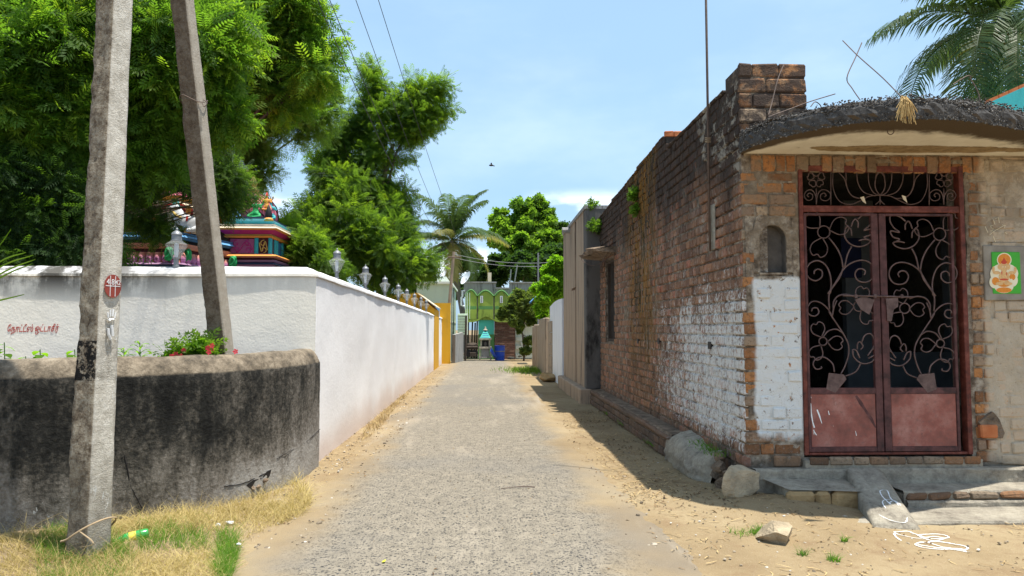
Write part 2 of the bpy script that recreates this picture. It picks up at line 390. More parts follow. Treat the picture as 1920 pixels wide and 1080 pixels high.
def mat_brick(name, side, mortar=False):
    b = NB(name); X = b.sep(); r = b.rnd(); n = b.noise(30, 5, .7)
    if mortar: k_ = 1. if side else 1.3; c_ = b.ramp(b.noise(12, 5), [(.35, (.075*k_, .058*k_, .042*k_)), (.5, (.19*k_, .15*k_, .11*k_)), (.65, (.34*k_, .29*k_, .225*k_))])
    elif side: c_ = b.ramp(r, [(0, (.17, .09, .06)), (.3, (.24, .13, .082)), (.6, (.31, .165, .098)), (.82, (.37, .19, .105)), (.92, (.42, .17, .105)), (1, (.31, .21, .15))])
    else:
        c_ = b.ramp(r, [(0, (.15, .08, .045)), (.25, (.34, .15, .062)), (.5, (.48, .205, .07)), (.7, (.38, .21, .11)), (.85, (.27, .185, .125)), (1, (.44, .32, .21))])
    c_ = b.mix(b.rng(n, .45, .66, .0, .6), c_, (.075, .052, .038)) if side else b.mix(b.rng(n, .47, .66, 0, .7), c_, (.10, .07, .045)); c_ = b.mix(b.rng(b.noise(70, 4, .8, W=31), .56, .68, 0, .5), c_, (.42, .35, .27))
    lime = b.m('MULTIPLY', b.rng(b.noise(16, 6, .8, W=6), .54, .66), b.rng(b.noise(1.4, 3, W=8), .42, .6)); c_ = b.mix(b.m('MULTIPLY', lime, .55), c_, (.50, .45, .38))
    if side:
        # faint lime runs, one brick course at a time
        drip = b.rng(b.noise(3.0, 5, .8, k=(1, 10, 2.2), W=19), .5, .66); c_ = b.mix(b.m('MULTIPLY', drip, .45), c_, (.10, .07, .05)); run = b.rng(b.noise(2.6, 6, .8, k=(1, 9, 2.6), W=11), .52, .64); c_ = b.mix(b.m('MULTIPLY', run, .55), c_, (.48, .42, .36))
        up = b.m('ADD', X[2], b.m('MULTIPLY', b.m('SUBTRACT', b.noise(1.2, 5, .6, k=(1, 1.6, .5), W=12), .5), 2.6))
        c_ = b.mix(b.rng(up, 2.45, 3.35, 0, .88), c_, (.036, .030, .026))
        # algae and rust-coloured streaks that run down from the top
        al = b.m('MULTIPLY', b.rng(b.m('ABSOLUTE', b.m('SUBTRACT', b.m('ADD', X[1], b.m('MULTIPLY', b.noise(2.5, 5, .7, k=(1, 1, .4)), 1.6)), 11.3)), 1.35, .35), b.rng(X[2], .3, 1.9, .2, 1))
        c_ = b.mix(b.m('MULTIPLY', al, b.rng(b.noise(3.4, 5, .7, k=(1, 3.5, .5), W=14), .42, .56, 0, .8)), c_, (.26, .125, .022))
        c_ = b.mix(b.m('MULTIPLY', al, b.rng(b.noise(3.0, 5, .7, k=(1, 4.5, .4), W=17), .46, .58, 0, .85)), c_, (.028, .03, .014))
        gp = b.m('MULTIPLY', b.rng(b.noise(2.4, 5, .7, W=21), .52, .58), b.m('MULTIPLY', b.rng(X[1], 7.8, 7.3), b.rng(X[2], 1.9, 2.5))); c_ = b.mix(b.m('MULTIPLY', gp, .75), c_, (.38, .35, .29))
    else:
        tan = b.m('MULTIPLY', b.rng(b.m('ADD', X[0], b.m('MULTIPLY', b.noise(6, 4), .1)), 4.56, 4.62), b.rng(n, .3, .45, .45, .9))
        c_ = b.mix(b.m('MULTIPLY', tan, .85), c_, b.mix(b.noise(5, 4), (.50, .40, .28), (.68, .58, .44)))
        tp = b.m('MULTIPLY', b.rng(b.m('ADD', X[2], b.m('MULTIPLY', b.noise(3, 5), .7)), 2.3, 2.75), b.rng(b.noise(5, 5, .7, W=3), .44, .56)); c_ = b.mix(b.m('MULTIPLY', tp, .55), c_, (.24, .185, .125))
        tv = b.rng(X[2], 3.2, 3.3, 0, .9); c_ = b.mix(b.m('MULTIPLY', tv, b.rng(b.noise(7, 5, .7, W=5), .38, .52)), c_, (.06, .045, .038))
    ww = whitewash(b, X, side); c_ = b.mix(ww, c_, (.74, .74, .71))
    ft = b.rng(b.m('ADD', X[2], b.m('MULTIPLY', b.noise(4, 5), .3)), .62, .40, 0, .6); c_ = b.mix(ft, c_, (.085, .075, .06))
    h = b.m('ADD', b.m('MULTIPLY', n, .8), b.m('MULTIPLY', b.noise(80, 3), .3))
    return b.pbr(c_, .93, b.bump(h, 1., .022), spec=.15)
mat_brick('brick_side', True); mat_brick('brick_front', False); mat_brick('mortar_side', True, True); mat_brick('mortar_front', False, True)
b = NB('cement'); c1 = b.ramp(b.m('ADD', b.m('MULTIPLY', b.noise(4, 6, .7), .55), b.m('MULTIPLY', b.noise(22, 6, .8, W=3), .45)), [(.36, (.15, .13, .10)), (.46, (.33, .29, .23)), (.56, (.46, .41, .32)), (.68, (.58, .53, .43))]); b.pbr(c1, .95, b.bump(b.m('ADD', b.noise(30, 6, .8), b.noise(6, 4)), 1., .03), spec=.15)
simple('cement_dark', (.075, .07, .062), .95, .6, 6, .9, .03)
simple('rubble', (.24, .175, .12), .95, .8, 9, 1., .03)
simple('yellow_block', (.34, .23, .11), .95, .35, 6, .8, .02)
simple('rock', (.44, .35, .23), .95, .45, 9, .9, .02)
def mat_slab_under():
    b = NB('slab_plaster'); X = b.sep(); n = b.noise(5, 5, .65)
    cx, cy = 3.85, 6.10
    ex = b.m('POWER', b.m('DIVIDE', b.m('SUBTRACT', X[0], cx), 1.02), 2.); ey = b.m('POWER', b.m('DIVIDE', b.m('SUBTRACT', X[1], cy), .125), 2.)
    e = b.m('ADD', b.m('ADD', ex, ey), b.m('MULTIPLY', b.m('SUBTRACT', n, .5), 1.4)); patch = b.rng(e, 1.03, .97)
    c_ = b.ramp(n, [(.3, (.68, .63, .52)), (.7, (.85, .81, .70))])
    # stained dark band along the drip edge (its distance to the slab's rim is stored on the mesh)
    rim = b.attr('rim'); c_ = b.mix(b.rng(b.m('ADD', rim, b.m('MULTIPLY', b.m('SUBTRACT', b.noise(2.2, 5, .7), .5), .55)), .38, .22), c_, (.095, .07, .045))
    c_ = b.mix(patch, c_, b.ramp(b.noise(14, 5, .7), [(.3, (.20, .14, .075)), (.7, (.46, .34, .19))]))
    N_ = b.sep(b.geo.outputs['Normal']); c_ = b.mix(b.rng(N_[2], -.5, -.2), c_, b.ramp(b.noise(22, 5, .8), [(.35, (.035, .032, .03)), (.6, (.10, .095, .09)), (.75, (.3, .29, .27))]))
    h = b.m('SUBTRACT', b.m('MULTIPLY', b.noise(40, 4, .7), .5), b.m('MULTIPLY', patch, .9))
    return b.pbr(c_, .93, b.bump(h, .8, .02), spec=.15)
mat_slab_under()
def mat_niche():
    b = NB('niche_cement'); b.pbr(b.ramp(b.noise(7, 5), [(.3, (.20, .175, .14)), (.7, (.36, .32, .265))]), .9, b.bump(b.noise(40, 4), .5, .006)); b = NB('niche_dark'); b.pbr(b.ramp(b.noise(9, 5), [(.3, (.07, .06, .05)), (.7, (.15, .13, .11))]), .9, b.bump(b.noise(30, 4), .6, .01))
mat_niche()
def mat_rust(name, c1, c2, c3):
    b = NB(name); n = b.noise(12, 6, .7); c_ = b.ramp(n, [(.3, c1), (.52, c2), (.75, c3)])
    return b.pbr(c_, b.rng(n, .3, .7, .75, .5), b.bump(b.noise(90, 4), .4, .003), spec=.35)
mat_rust('red_oxide_frame', (.045, .018, .014), (.15, .034, .02), (.27, .09, .06))
mat_rust('iron_scroll', (.055, .032, .028), (.13, .08, .07), (.20, .13, .115))
mat_rust('brown_frame', (.03, .017, .015), (.095, .035, .032), (.16, .06, .055))
def mat_panel():
    b = NB('red_panel'); X = b.sep(); n = b.noise(4, 6, .65); f = b.noise(26, 5, .8)
    c_ = b.ramp(n, [(.32, (.15, .055, .042)), (.5, (.29, .095, .07)), (.68, (.42, .20, .16))])
    c_ = b.mix(b.rng(f, .50, .66, 0, .55), c_, (.16, .085, .07))
    c_ = b.mix(b.rng(b.noise(3, 4, W=4), .55, .7, 0, .4), c_, (.30, .20, .17))
    dr = b.m('MULTIPLY', b.m('MULTIPLY', b.rng(b.noise(7, 4, .6, k=(5.5, 1, .9), W=2), .655, .67), b.rng(X[0], 3.25, 3.05)), b.rng(X[2], .45, .55)); c_ = b.mix(dr, c_, (.72, .66, .58))
    return b.pbr(c_, .62, b.bump(f, .25, .003), spec=.35)
mat_panel()
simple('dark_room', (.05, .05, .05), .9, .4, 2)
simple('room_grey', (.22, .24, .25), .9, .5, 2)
simple('blue_cloth', (.03, .04, .11), .8, .4, 3)
def mat_pole():
    b = NB('pole_concrete'); N_ = b.sep(b.geo.outputs['Normal']); X = b.sep()
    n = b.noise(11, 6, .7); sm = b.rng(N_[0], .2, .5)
    n9 = b.noise(38, 5, .8, W=4); rough_shade_c = b.ramp(b.m('ADD', b.m('MULTIPLY', n, .5), b.m('MULTIPLY', n9, .5)), [(.40, (.11, .08, .055)), (.48, (.29, .235, .17)), (.58, (.54, .47, .36))]); smooth_lit_c = b.ramp(b.m('ADD', b.m('MULTIPLY', n, .6), b.m('MULTIPLY', n9, .4)), [(.38, (.38, .345, .285)), (.6, (.68, .64, .56))])
    c_ = b.mix(sm, rough_shade_c, smooth_lit_c)  # right faces painted lighter, left faces darker, as the sun falls on them
    c_ = b.mix(b.rng(b.noise(30, 4, .75, k=(1, 1, .4), W=5), .66, .71), c_, (.045, .04, .035))
    lo = b.rng(b.m('ADD', X[2], b.m('MULTIPLY', n, .3)), 1.0, .25, 0, .6); c_ = b.mix(lo, c_, (.16, .14, .11))
    # black painted band and lime smears
    band = b.m('MULTIPLY', b.m('MULTIPLY', b.rng(X[2], 1.16, 1.17), b.rng(X[2], 1.43, 1.42)), b.rng(b.noise(18, 5, .8, W=2), .44, .5)); band = b.m('MULTIPLY', band, b.attr('p1'))
    band = b.m('MULTIPLY', band, b.m('SUBTRACT', 1, b.m('MULTIPLY', sm, .75))); c_ = b.mix(band, c_, (.014, .013, .013))
    lime = b.m('MULTIPLY', b.m('MULTIPLY', b.rng(b.noise(6, 6, .75, k=(2, 2, .6), W=9), .58, .64), sm), b.m('MULTIPLY', b.rng(X[2], 1.62, 1.5), b.rng(X[2], .15, .4))); c_ = b.mix(b.m('MULTIPLY', b.m('MULTIPLY', lime, b.attr('p1')), .7), c_, (.66, .67, .66))
    c_ = b.mix(b.m('SUBTRACT', .66, b.m('MULTIPLY', b.attr('p1'), .66)), c_, b.mix(sm, (.12, .085, .058), (.27, .225, .17)))  # strut: shaded left face and lit right face put into the colour
    h = b.m('ADD', b.m('MULTIPLY', b.noise(45, 5, .75), b.m('SUBTRACT', 1, b.m('MULTIPLY', sm, .7))), b.m('MULTIPLY', b.noise(150, 2), .2))
    return b.pbr(c_, .93, b.bump(h, 1., .04), spec=.15)
mat_pole()
leafmat('leaf_neem', (.024, .062, .013), (.10, .19, .024), .4)
leafmat('leaf_neem_bright', (.04, .09, .014), (.16, .24, .024), .44)
leafmat('leaf_fine', (.06, .11, .03), (.15, .23, .06), .42)
leafmat('leaf_dark', (.014, .036, .012), (.048, .095, .024), .28)
leafmat('leaf_mid', (.028, .068, .014), (.105, .18, .026), .4)
leafmat('leaf_round', (.035, .085, .014), (.14, .235, .030), .42)
leafmat('leaf_palm', (.020, .048, .020), (.075, .115, .040), .2, .45)
leafmat('leaf_palm_old', (.12, .115, .05), (.22, .205, .085), .25)
leafmat('leaf_croton', (.03, .06, .018), (.13, .17, .045), .35)
leafmat('leaf_bright', (.05, .13, .012), (.14, .26, .018), .45)
leafmat('grass_dry', (.27, .195, .078), (.50, .40, .175), .02, .7)
leafmat('grass_green', (.04, .11, .015), (.11, .22, .03), .35, .6)
leafmat('petal_red', (.55, .02, .06), (.75, .06, .12), .3, .6)
simple('bark', (.13, .10, .075), .95, .4, 10, .9, .02)
simple('palm_bark', (.20, .18, .15), .95, .4, 8, .9, .02)
simple('soil', (.11, .075, .05), .98, .4, 10, .9, .02)
def flat(nm, c_, rough=.6, var=.12, sc=9): return simple(nm, c_, rough, var, sc, .2, .004)
for nm, c_ in dict(t_pink=(.62, .16, .22), t_salmon=(.62, .26, .17), t_purple=(.34, .09, .22), t_maroon=(.075, .012, .02), t_blue=(.05, .17, .36), t_teal=(.04, .36, .40),
                   t_orange=(.70, .30, .06), t_cream=(.68, .58, .42), t_green=(.02, .33, .10), t_white=(.66, .68, .70), t_red=(.60, .04, .03), t_black=(.015, .013, .014), t_magenta=(.42, .03, .20),
                   t_gold=(.55, .38, .10), t_lilac=(.40, .22, .36), t_skyblue=(.16, .40, .72), t_dkblue=(.02, .045, .09)).items(): flat(nm, c_)
def mat_stain(name, base, stain, sc=2., amt=.6, k=(2.5, 2.5, .5)):
    b = NB(name); n = b.noise(sc, 6, .7, k=k); c_ = b.mix(b.rng(n, .48, .7, 0, amt), base, stain); return b.pbr(c_, .85, b.bump(b.noise(25, 4), .4, .006), spec=.2)
mat_stain('mint_paint', (.58, .70, .54), (.42, .5, .4), 1.2, .35)
mat_stain('pale_wall', (.66, .70, .62), (.4, .42, .36), 1.5, .4)
mat_stain('ochre_paint', (.62, .33, .025), (.40, .22, .04), 1.5, .4)
mat_stain('lime_paint', (.27, .36, .065), (.06, .08, .025), 2.2, .8)
mat_stain('green_paint', (.11, .25, .08), (.05, .09, .03), 2.2, .6)
mat_stain('teal_paint', (.10, .52, .42), (.08, .34, .28), 1.8, .4)
mat_stain('grey_stained', (.30, .295, .28), (.055, .05, .045), 2.4, .85, (5, 5, .5))
mat_stain('plaster_brown', (.36, .27, .19), (.075, .055, .042), 1.3, .9, (3, 3, .35))
mat_stain('pilaster_black', (.12, .11, .10), (.014, .013, .012), 1.9, .97, (1.5, 1.5, .6))
mat_stain('white_paint', (.72, .74, .77), (.42, .42, .4), 1.3, .4)
mat_stain('granite_slab', (.33, .26, .19), (.12, .09, .065), 3., .8)
mat_stain('turquoise_wall', (.06, .42, .44), (.04, .25, .25), 2., .5)
simple('barrel_blue', (.02, .07, .42), .45, .2, 6)
simple('steel_grey', (.22, .23, .24), .5, .2, 20, .2, .002, .4)
simple('steel_rust', (.15, .11, .09), .7, .4, 20, .2, .002, .3)
simple('wire_black', (.03, .03, .035), .6, .1)
simple('chalk', (.86, .86, .84), .95, .05)
simple('straw', (.50, .34, .14), .9, .3, 20)
simple('red_paint', (.46, .045, .03), .7, .15)
simple('white_mark', (.70, .70, .69), .8, .15)
simple('sign_red', (.26, .05, .035), .7, .2)
simple('rope', (.45, .33, .20), .9, .25, 40)
simple('wood_dark', (.06, .045, .035), .9, .4, 10)
def mat_glass_lamp():
    b = NB('lamp_plastic'); p = b.n('ShaderNodeBsdfPrincipled'); p.inputs['Base Color'].default_value = (.50, .52, .50, 1); p.inputs['Roughness'].default_value = .25
    t = b.n('ShaderNodeBsdfTransparent'); mx = b.n('ShaderNodeMixShader'); mx.inputs[0].default_value = .2
    b.t.links.new(t.outputs[0], mx.inputs[1]); b.t.links.new(p.outputs[0], mx.inputs[2]); b.t.links.new(mx.outputs[0], b.out.inputs[0])
mat_glass_lamp()
def mat_bottle():
    b = NB('bottle_green'); p = b.n('ShaderNodeBsdfPrincipled'); p.inputs['Base Color'].default_value = (.06, .5, .12, 1); p.inputs['Roughness'].default_value = .2; p.inputs['Transmission Weight'].default_value = .4
    b.t.links.new(p.outputs[0], b.out.inputs[0])
mat_bottle()
M_ = MATS
# ================================================================ ground and road
XW, YF = 2.32, 6.3
def axis(segs):
    o = []
    for a, b, n in segs: o += list(np.linspace(a, b, n, endpoint=False))
    return np.array(o+[segs[-1][1]])
def gheight(P):
    x, y = P[:, 0], P[:, 1]
    z = fbm(np.c_[x, y, 0*x], .8, 3, 3)*.022+fbm(np.c_[x, y, 0*x], 6, 5, 3)*.010
    inroad = np.clip((1.35-np.abs(x+.17))/.25, 0, 1); z = z*(1-inroad)-.035*inroad
    # rise of sand towards the house corner and the steps, flat pad in front of the lower slab
    m = np.exp(-((x-2.45)/.55)**2-((y-5.95)/.42)**2); z = z+.085*m
    z = z+.035*np.exp(-((x-2.65)/.35)**2-((y-5.0)/.3)**2)
    # mounded verge under the grass on the left
    lv = np.clip((-1.55-x)/.6, 0, 1)*np.clip((7.6-y)/.6, 0, 1); z = z+lv*(.03+.03*fbm(np.c_[x, y, 0*x], 2.2, 9, 3))
    far = (np.abs(x) > 7) | (y < 1) | (y > 20); z = np.where(far, np.where(inroad > 0, -.03, 0.), z)
    return z
gx = axis([(-400, -30, 8), (-30, -7, 8), (-7, 7, 240), (7, 30, 8), (30, 400, 8)])
gy = axis([(-60, 1, 8), (1, 3, 12), (3, 9, 150), (9, 20, 110), (20, 60, 20), (60, 900, 10)])
GX, GY = np.meshgrid(gx, gy); P = np.c_[GX.ravel(), GY.ravel(), 0*GX.ravel()]; P[:, 2] = gheight(P)
def gridquads(nx, ny):
    i = np.arange(nx-1)[None, :]+np.arange(ny-1)[:, None]*nx; i = i.ravel(); return np.c_[i, i+1, i+1+nx, i+nx]
g = place('ground', mesh_np('ground', P, quads=gridquads(len(gx), len(gy))), M_['sand_earth'], None, True); tag(g, kind='structure')
rx = np.linspace(-1.95, 1.65, 46); ry = axis([(-3, 3, 30), (3, 10, 110), (10, 36, 120)])
RX, RY = np.meshgrid(rx, ry); P = np.c_[RX.ravel(), RY.ravel(), 0*RX.ravel()]
e = np.abs(P[:, 0]+.17); P[:, 2] = .012+.004*fbm(P, 1.5, 2, 3)-np.clip((e-1.15)/.65, 0, 1)**1.5*.06
rd = place('road', mesh_np('road', P, quads=gridquads(len(rx), len(ry))), M_['road_concrete'], None, True); tag(rd, kind='structure')

# ================================================================ brick house
house = thing('brick_house', 'weathered unplastered brick house with a red iron gate, nearest on the right of the lane', 'house', (XW, YF, 0))
def hp(o): return o
ms, mf = M_['mortar_side'], M_['mortar_front']
ZT = 3.80
# window opening in the side wall
wy0, wy1, wz0, wz1 = 12.75, 13.65, 1.27, 2.80
mb = MB(); TH = .24; x0, x1 = XW+.022, XW+TH
mb.box(x0, x1, YF+.02, wy0, 0, ZT-.1); mb.box(x0, x1, wy0, wy1, 0, wz0); mb.box(x0, x1, wy0, wy1, wz1, ZT-.1); mb.box(x0, x1, wy1, 14.3, 0, ZT-.1)
# stepped parapet: low in front, high behind
top_of = lambda y: 3.83 if y < 9.0 else 4.03-(y-9.0)*.05
for k in range(26):
    a = 9.0+k*(5.3/26); b_ = 9.0+(k+1)*(5.3/26); mb.box(x0, x1+.12, a, b_, ZT-.1, top_of((a+b_)/2)-.03)
mb.box(x0, x1, YF+.02, 9.0, ZT-.1, 3.80)
side_wall = mb.build('side_wall', ms, house)
P0 = lambda px, py: W(px, py, YF)
dl, dr = P0(1503, 600).x, P0(1815, 600).x; dtop, dbot = P0(1650, 311).z, P0(1650, 853).z
nl, nr, nzb, nzt = P0(1424, 500).x, P0(1476, 500).x, P0(1450, 511).z, P0(1450, 421).z
FR = 6.9; SLAB_Z = 3.10
mb = MB(); y0, y1 = YF+.012, YF+TH
mb.box(XW+.012, dl, y0, y1, 0, nzb); mb.box(XW+.012, nl, y0, y1, nzb, SLAB_Z); mb.box(nr, dl, y0, y1, nzb, SLAB_Z)
mb.box(dr, FR, y0, y1, 0, SLAB_Z); mb.box(dl, dr, y0, y1, dtop, SLAB_Z); mb.box(dl, dr, y0, y1, 0, dbot-.02)
mb.box(nl, nr, y0+.10, y1, nzb, SLAB_Z)
# arch spandrel of the niche, cut as a fan of small prisms
rc = (nr-nl)/2; cxn = (nl+nr)/2; zc = nzt-rc
for k in range(12):
    a0, a1 = math.pi*k/12, math.pi*(k+1)/12
    p0, p1 = (cxn+rc*math.cos(a0), zc+rc*math.sin(a0)), (cxn+rc*math.cos(a1), zc+rc*math.sin(a1))
    mb.prism([(p0[0], y0, p0[1]), (p0[0], y0, SLAB_Z-.002), (p1[0], y0, SLAB_Z-.002), (p1[0], y0, p1[1])], (0, .095, 0))
front_wall = mb.build('front_wall', mf, house)
mb = MB()
arc = [(cxn+(rc+.0)*math.cos(a), zc+rc*math.sin(a)) for a in np.linspace(math.pi, 0, 15)]
arc = [(nl, nzb)]+arc+[(nr, nzb)]; out_ = []
for (x, z) in arc:
    dx, dz = x-cxn, z-zc
    s_ = 1+(.10+.03*math.sin(x*60))/max(rc, 1e-3); out_.append((min(cxn+dx*s_, dl-.01), zc+dz*s_ if dz > 0 else z))
arc = [(cxn+(x-cxn)*.975, z if z <= nzb else z-.003) for x, z in arc]; rows = [[(x, y0-.013+random.uniform(-.004, .004), z) for x, z in out_], [(x, y0-.017, z) for x, z in arc], [(x, y0-.006, z) for x, z in [(cxn+(x-cxn)*.97, z-.003 if z > nzb else z) for x, z in arc]], [(x, y0+.087, z) for x, z in [(cxn+(x-cxn)*.97, z-.003 if z > nzb else z) for x, z in arc]]]
mb.sheet(rows[:3]); nd = MB(); nd.sheet(rows[2:]); nd.box(nl+.001, nr-.001, y0+.085, y0+.098, nzb+.0, nzt+.001); nd.sheet([[(x, y, nzb+.004) for x in (nl, nr)] for y in (y0-.01, y0+.09)]); mb.sheet([[(x, y0+.004, z) for x, z in out_], rows[0]]); mb.box(nl, nr, y0-.02, y0+.09, nzb-.018, nzb-.001)
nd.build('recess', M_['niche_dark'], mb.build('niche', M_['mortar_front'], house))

# --- bricks: unit variants
HB = .107; BL = .25
def unit_brick(seed):
    random.seed(seed); m = MB(); c_ = .007; L, D, H = .238, .05, .094
    m.cbox(-L/2, L/2, 0, D, -H/2, H/2, .011, 0, .0048)
    return m
VAR = [unit_brick(k) for k in range(8)]
random.seed(3)
VMESH = {}; b = NB('brick_fresh'); b.pbr(b.ramp(b.noise(9, 4), [(.3, (.40, .11, .035)), (.7, (.54, .20, .08))]), .9, b.bump(b.noise(60, 4), .5, .006))
def vmesh(k, mat):
    if (k, mat) not in VMESH:
        m = mesh_np('brick', np.array(VAR[k].v), faces=VAR[k].f, rnd=VAR[k].r); m.materials.append(M_[mat]); VMESH[(k, mat)] = m
    return VMESH[(k, mat)]
BR = []   # (rank, plane, centre u, z, proud, length scale, height scale, parent, mat)
def lay(plane, u0, u1, z0, z1, parent, mat, skip=None, fixed=0., hb=HB, bl=BL, phase=0):
    k = 0; z = z0
    while z < z1-.03:
        h = min(hb, z1-z); off = (bl/2 if (k+phase) % 2 else 0)+random.uniform(-.02, .02); u = u0-off
        while u < u1-.02:
            a, b = max(u, u0), min(u+bl, u1)
            if random.random() < .22 and b-a > .2 and plane == 'front': b = a+bl/2
            if b-a > .05:
                cu, cz = (a+b)/2, z+h/2
                if skip is None or not skip(a, b, z, z+h):
                    BR.append((plane, cu, cz, (random.gauss(.004, .007) if plane == 'front' else random.gauss(.004, .004)), (b-a)-(random.uniform(.008, .022) if plane == 'front' else random.uniform(.004, .010)), h-(random.uniform(.010, .020) if plane == 'front' else random.uniform(.016, .022)), parent, mat, fixed))
            u = b if b < u1 else u1+1
            if b < u0+.001: u = u0-off+bl
        z += hb; k += 1
# side wall courses
def skip_side(a, b, z, zz):
    if z > top_of((a+b)/2)-.04: return True
    if b > wy0 and a < wy1 and zz > wz0 and z < wz1: return True
    if 6.3 < a < 6.75 and z < .2: return True
    return random.random() < .006
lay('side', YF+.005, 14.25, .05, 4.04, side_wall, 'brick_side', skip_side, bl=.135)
def skip_front(a, b, z, zz):
    if b > nl-.03 and a < nr+.03 and zz > nzb-.0 and z < nzt+.05: return True
    if a > 4.66 and 1.70 < z < 2.22: return True
    return False
lay('front', XW-.004, dl-.012, .27, 2.93, front_wall, 'brick_front', skip_front)
lay('front', dr+.035, dr+.235, .30, 2.93, front_wall, 'brick_front', None, bl=.2)
lay('front', dr+.245, 5.9, .27, 3.09, front_wall, 'brick_front', skip_front)
u = XW+.09
while u < dr+.24:   # soldier course over the gate
    w_ = random.uniform(.085, .13); BR.append(('front', u+w_/2, 3.01, .006+random.gauss(0, .006), w_-.012, .148, front_wall, 'brick_front', 0)); u += w_
pl = P0(1395, 160).x; pr = P0(1512, 160).x; ptop = P0(1450, 118).z
pm = MB(); pm.box(XW+.012, pr-.012, YF+.012, YF+.40, SLAB_Z, ptop-.02)
pillar = pm.build('parapet_pillar', mf, house)
z = SLAB_Z+.14; k = 0
while z < ptop-.03:
    h = (ptop-SLAB_Z-.14)/5; cuts = [XW-.004, XW+.25, pr] if k % 2 else [XW-.004, XW+.12, XW+.37, pr]
    for a, b in zip(cuts, cuts[1:]): BR.append(('front', (a+b)/2, z+h/2, .004+random.gauss(0, .004), b-a-.008, h-.012, pillar, 'brick_front', 0))
    z += h; k += 1
# orange capping bricks on the step of the parapet (face the camera)
cap_y = 9.0
for i in range(3): BR.append(('cap', XW+.06+i*.12, top_of(9.01)+.0, 0, .115, .075, side_wall, 'brick_fresh', 0))
def rank(b):
    plane, u, z = b[0], b[1], b[2]
    if plane == 'side':
        if u < YF: return 0
        p = 1330*XW*b[4]/u**2; return p*1330*b[5]/u*(1 if z > .2 else .4)
    px = 910+u*1330/6.3
    if px-b[4]*100 > 1925: return -1
    return b[4]*b[5]*(1330/6.3)**2*1.0
order = sorted(range(len(BR)), key=lambda i: -rank(BR[i])); keep = set(order[:300])
rest = {}
for i, (plane, u, z, pr_, L, H, par, mat, fx) in enumerate(BR):
    k = random.randrange(8); scx, scz = L/.238, H/.094
    if plane == 'side': loc = Vector((XW-pr_, u, z)); rot = -math.pi/2
    elif plane == 'cap': loc = Vector((u, cap_y-.012, z)); rot = 0
    else: loc = Vector((u, YF-pr_, z)); rot = 0
    tilt = random.gauss(0, .010 if plane != 'side' else .005)
    if i in keep:
        o = link(bpy.data.objects.new('brick', vmesh(k, mat))); o.parent = par; o.location = loc-wloc(par); o.rotation_euler = (0, tilt, rot); o.scale = (scx, 1, scz)
    else:
        m = rest.setdefault((par.name, mat), (par, mat, MB()))[2]
        Mx = Matrix.Translation(loc) @ Matrix.Rotation(rot, 4, 'Z') @ Matrix.Rotation(tilt, 4, 'Y') @ Matrix.Diagonal((scx, 1, scz, 1))
        m.add([Mx @ Vector(v) for v in VAR[k].v], VAR[k].f, random.random())
for par, mat, m in rest.values(): tag(m.build('brick_courses', M_[mat], par), kind='stuff')
# ragged capping of the side parapet
mb = MB()
for k in range(40):
    a = YF+.42+k*.195; b_ = a+.185; t = top_of((a+b_)/2)
    if a < 9.0 < b_: continue
    mb.cbox(XW-.02, XW+.26+(.12 if a > 9 else 0), a, b_, t-.035, t+random.uniform(.0, .008), .014, random.random(), .003)
tag(mb.build('parapet_capping', M_['brick_side'], house), kind='stuff')
# putlog holes: black blocks standing in for the shade inside them
mb = MB()
for px, py in ((1197, 640), (1236, 640), (1332, 648)):
    p = WX(px, py, XW); mb.box(p.x-.012, p.x+.02, p.y-.05, p.y+.05, p.z-.035, p.z+.04)
mb.build('putlog_shade', M_['t_black'], side_wall)
# window in the side wall
wn = MB(); wn.box(XW+.10, XW+.14, wy0, wy1, wz0, wz1); w_ = wn.build('window', M_['t_black'], side_wall)
wn = MB()
for a, b, c_, d in ((wy0, wy0+.05, wz0, wz1), (wy1-.05, wy1, wz0, wz1), (wy0+.05, wy1-.05, wz0, wz0+.05), (wy0+.05, wy1-.05, wz1-.05, wz1)): wn.box(XW+.05, XW+.10, a, b, c_, d)
for k in range(5): wn.tube([(XW+.08, wy0+.15+k*.14, wz0+.05), (XW+.08, wy0+.15+k*.14, wz1-.05)], .008, 6)
wn.build('window_frame', M_['wood_dark'], w_)
# broken concrete sunshade over the side window
sh = MB()
yy = np.linspace(12.45, 14.05, 12); outer = [XW-.42-.10*math.sin(k*1.7)+random.uniform(-.04, .04) for k in range(12)]
zz = [2.98+random.uniform(-.012, .012) for _ in yy]
sh.sheet([[(XW+.02, y, z) for y, z in zip(yy, zz)], [((XW+o_)/2, y, z-.01) for y, z, o_ in zip(yy, zz, outer)], [(o_, y, z-.05) for y, z, o_ in zip(yy, zz, outer)]][::-1])
sh.sheet([[(o_, y, z-.05) for y, z, o_ in zip(yy, zz, outer)], [(o_+.03, y, z-.085+random.uniform(-.02, .01)) for y, z, o_ in zip(yy, zz, outer)]][::-1])
sh.sheet([[(XW+.02, y, z-.12) for y, z in zip(yy, zz)], [(o_+.03, y, z-.09) for y, z, o_ in zip(yy, zz, outer)]])
sh.prism([(XW+.02, yy[0], zz[0]), (outer[0], yy[0], zz[0]-.05), (outer[0]+.03, yy[0], zz[0]-.09), (XW+.02, yy[0], zz[0]-.12)], (0, .01, 0))
o = sh.build('window_sunshade', M_['rubble'], house)
rb = MB(); q = Vector((XW-.42, 12.6, 2.9))
rb.tube(smoothpts([q, q+Vector((-.12, .05, -.02)), q+Vector((-.16, .1, -.16)), q+Vector((.05, .05, -.26)), q+Vector((.28, 0, -.14)), q+Vector((.40, -.05, .02))]), .006, 5)
rb.tube(smoothpts([q+Vector((.05, -.02, .0)), q+Vector((.16, -.05, -.10)), q+Vector((.25, -.1, -.26))]), .005, 5)
rb.tube(smoothpts([q+Vector((.34, -.05, .02)), q+Vector((.24, -.07, -.1)), q+Vector((.13, -.1, -.30))]), .005, 5)
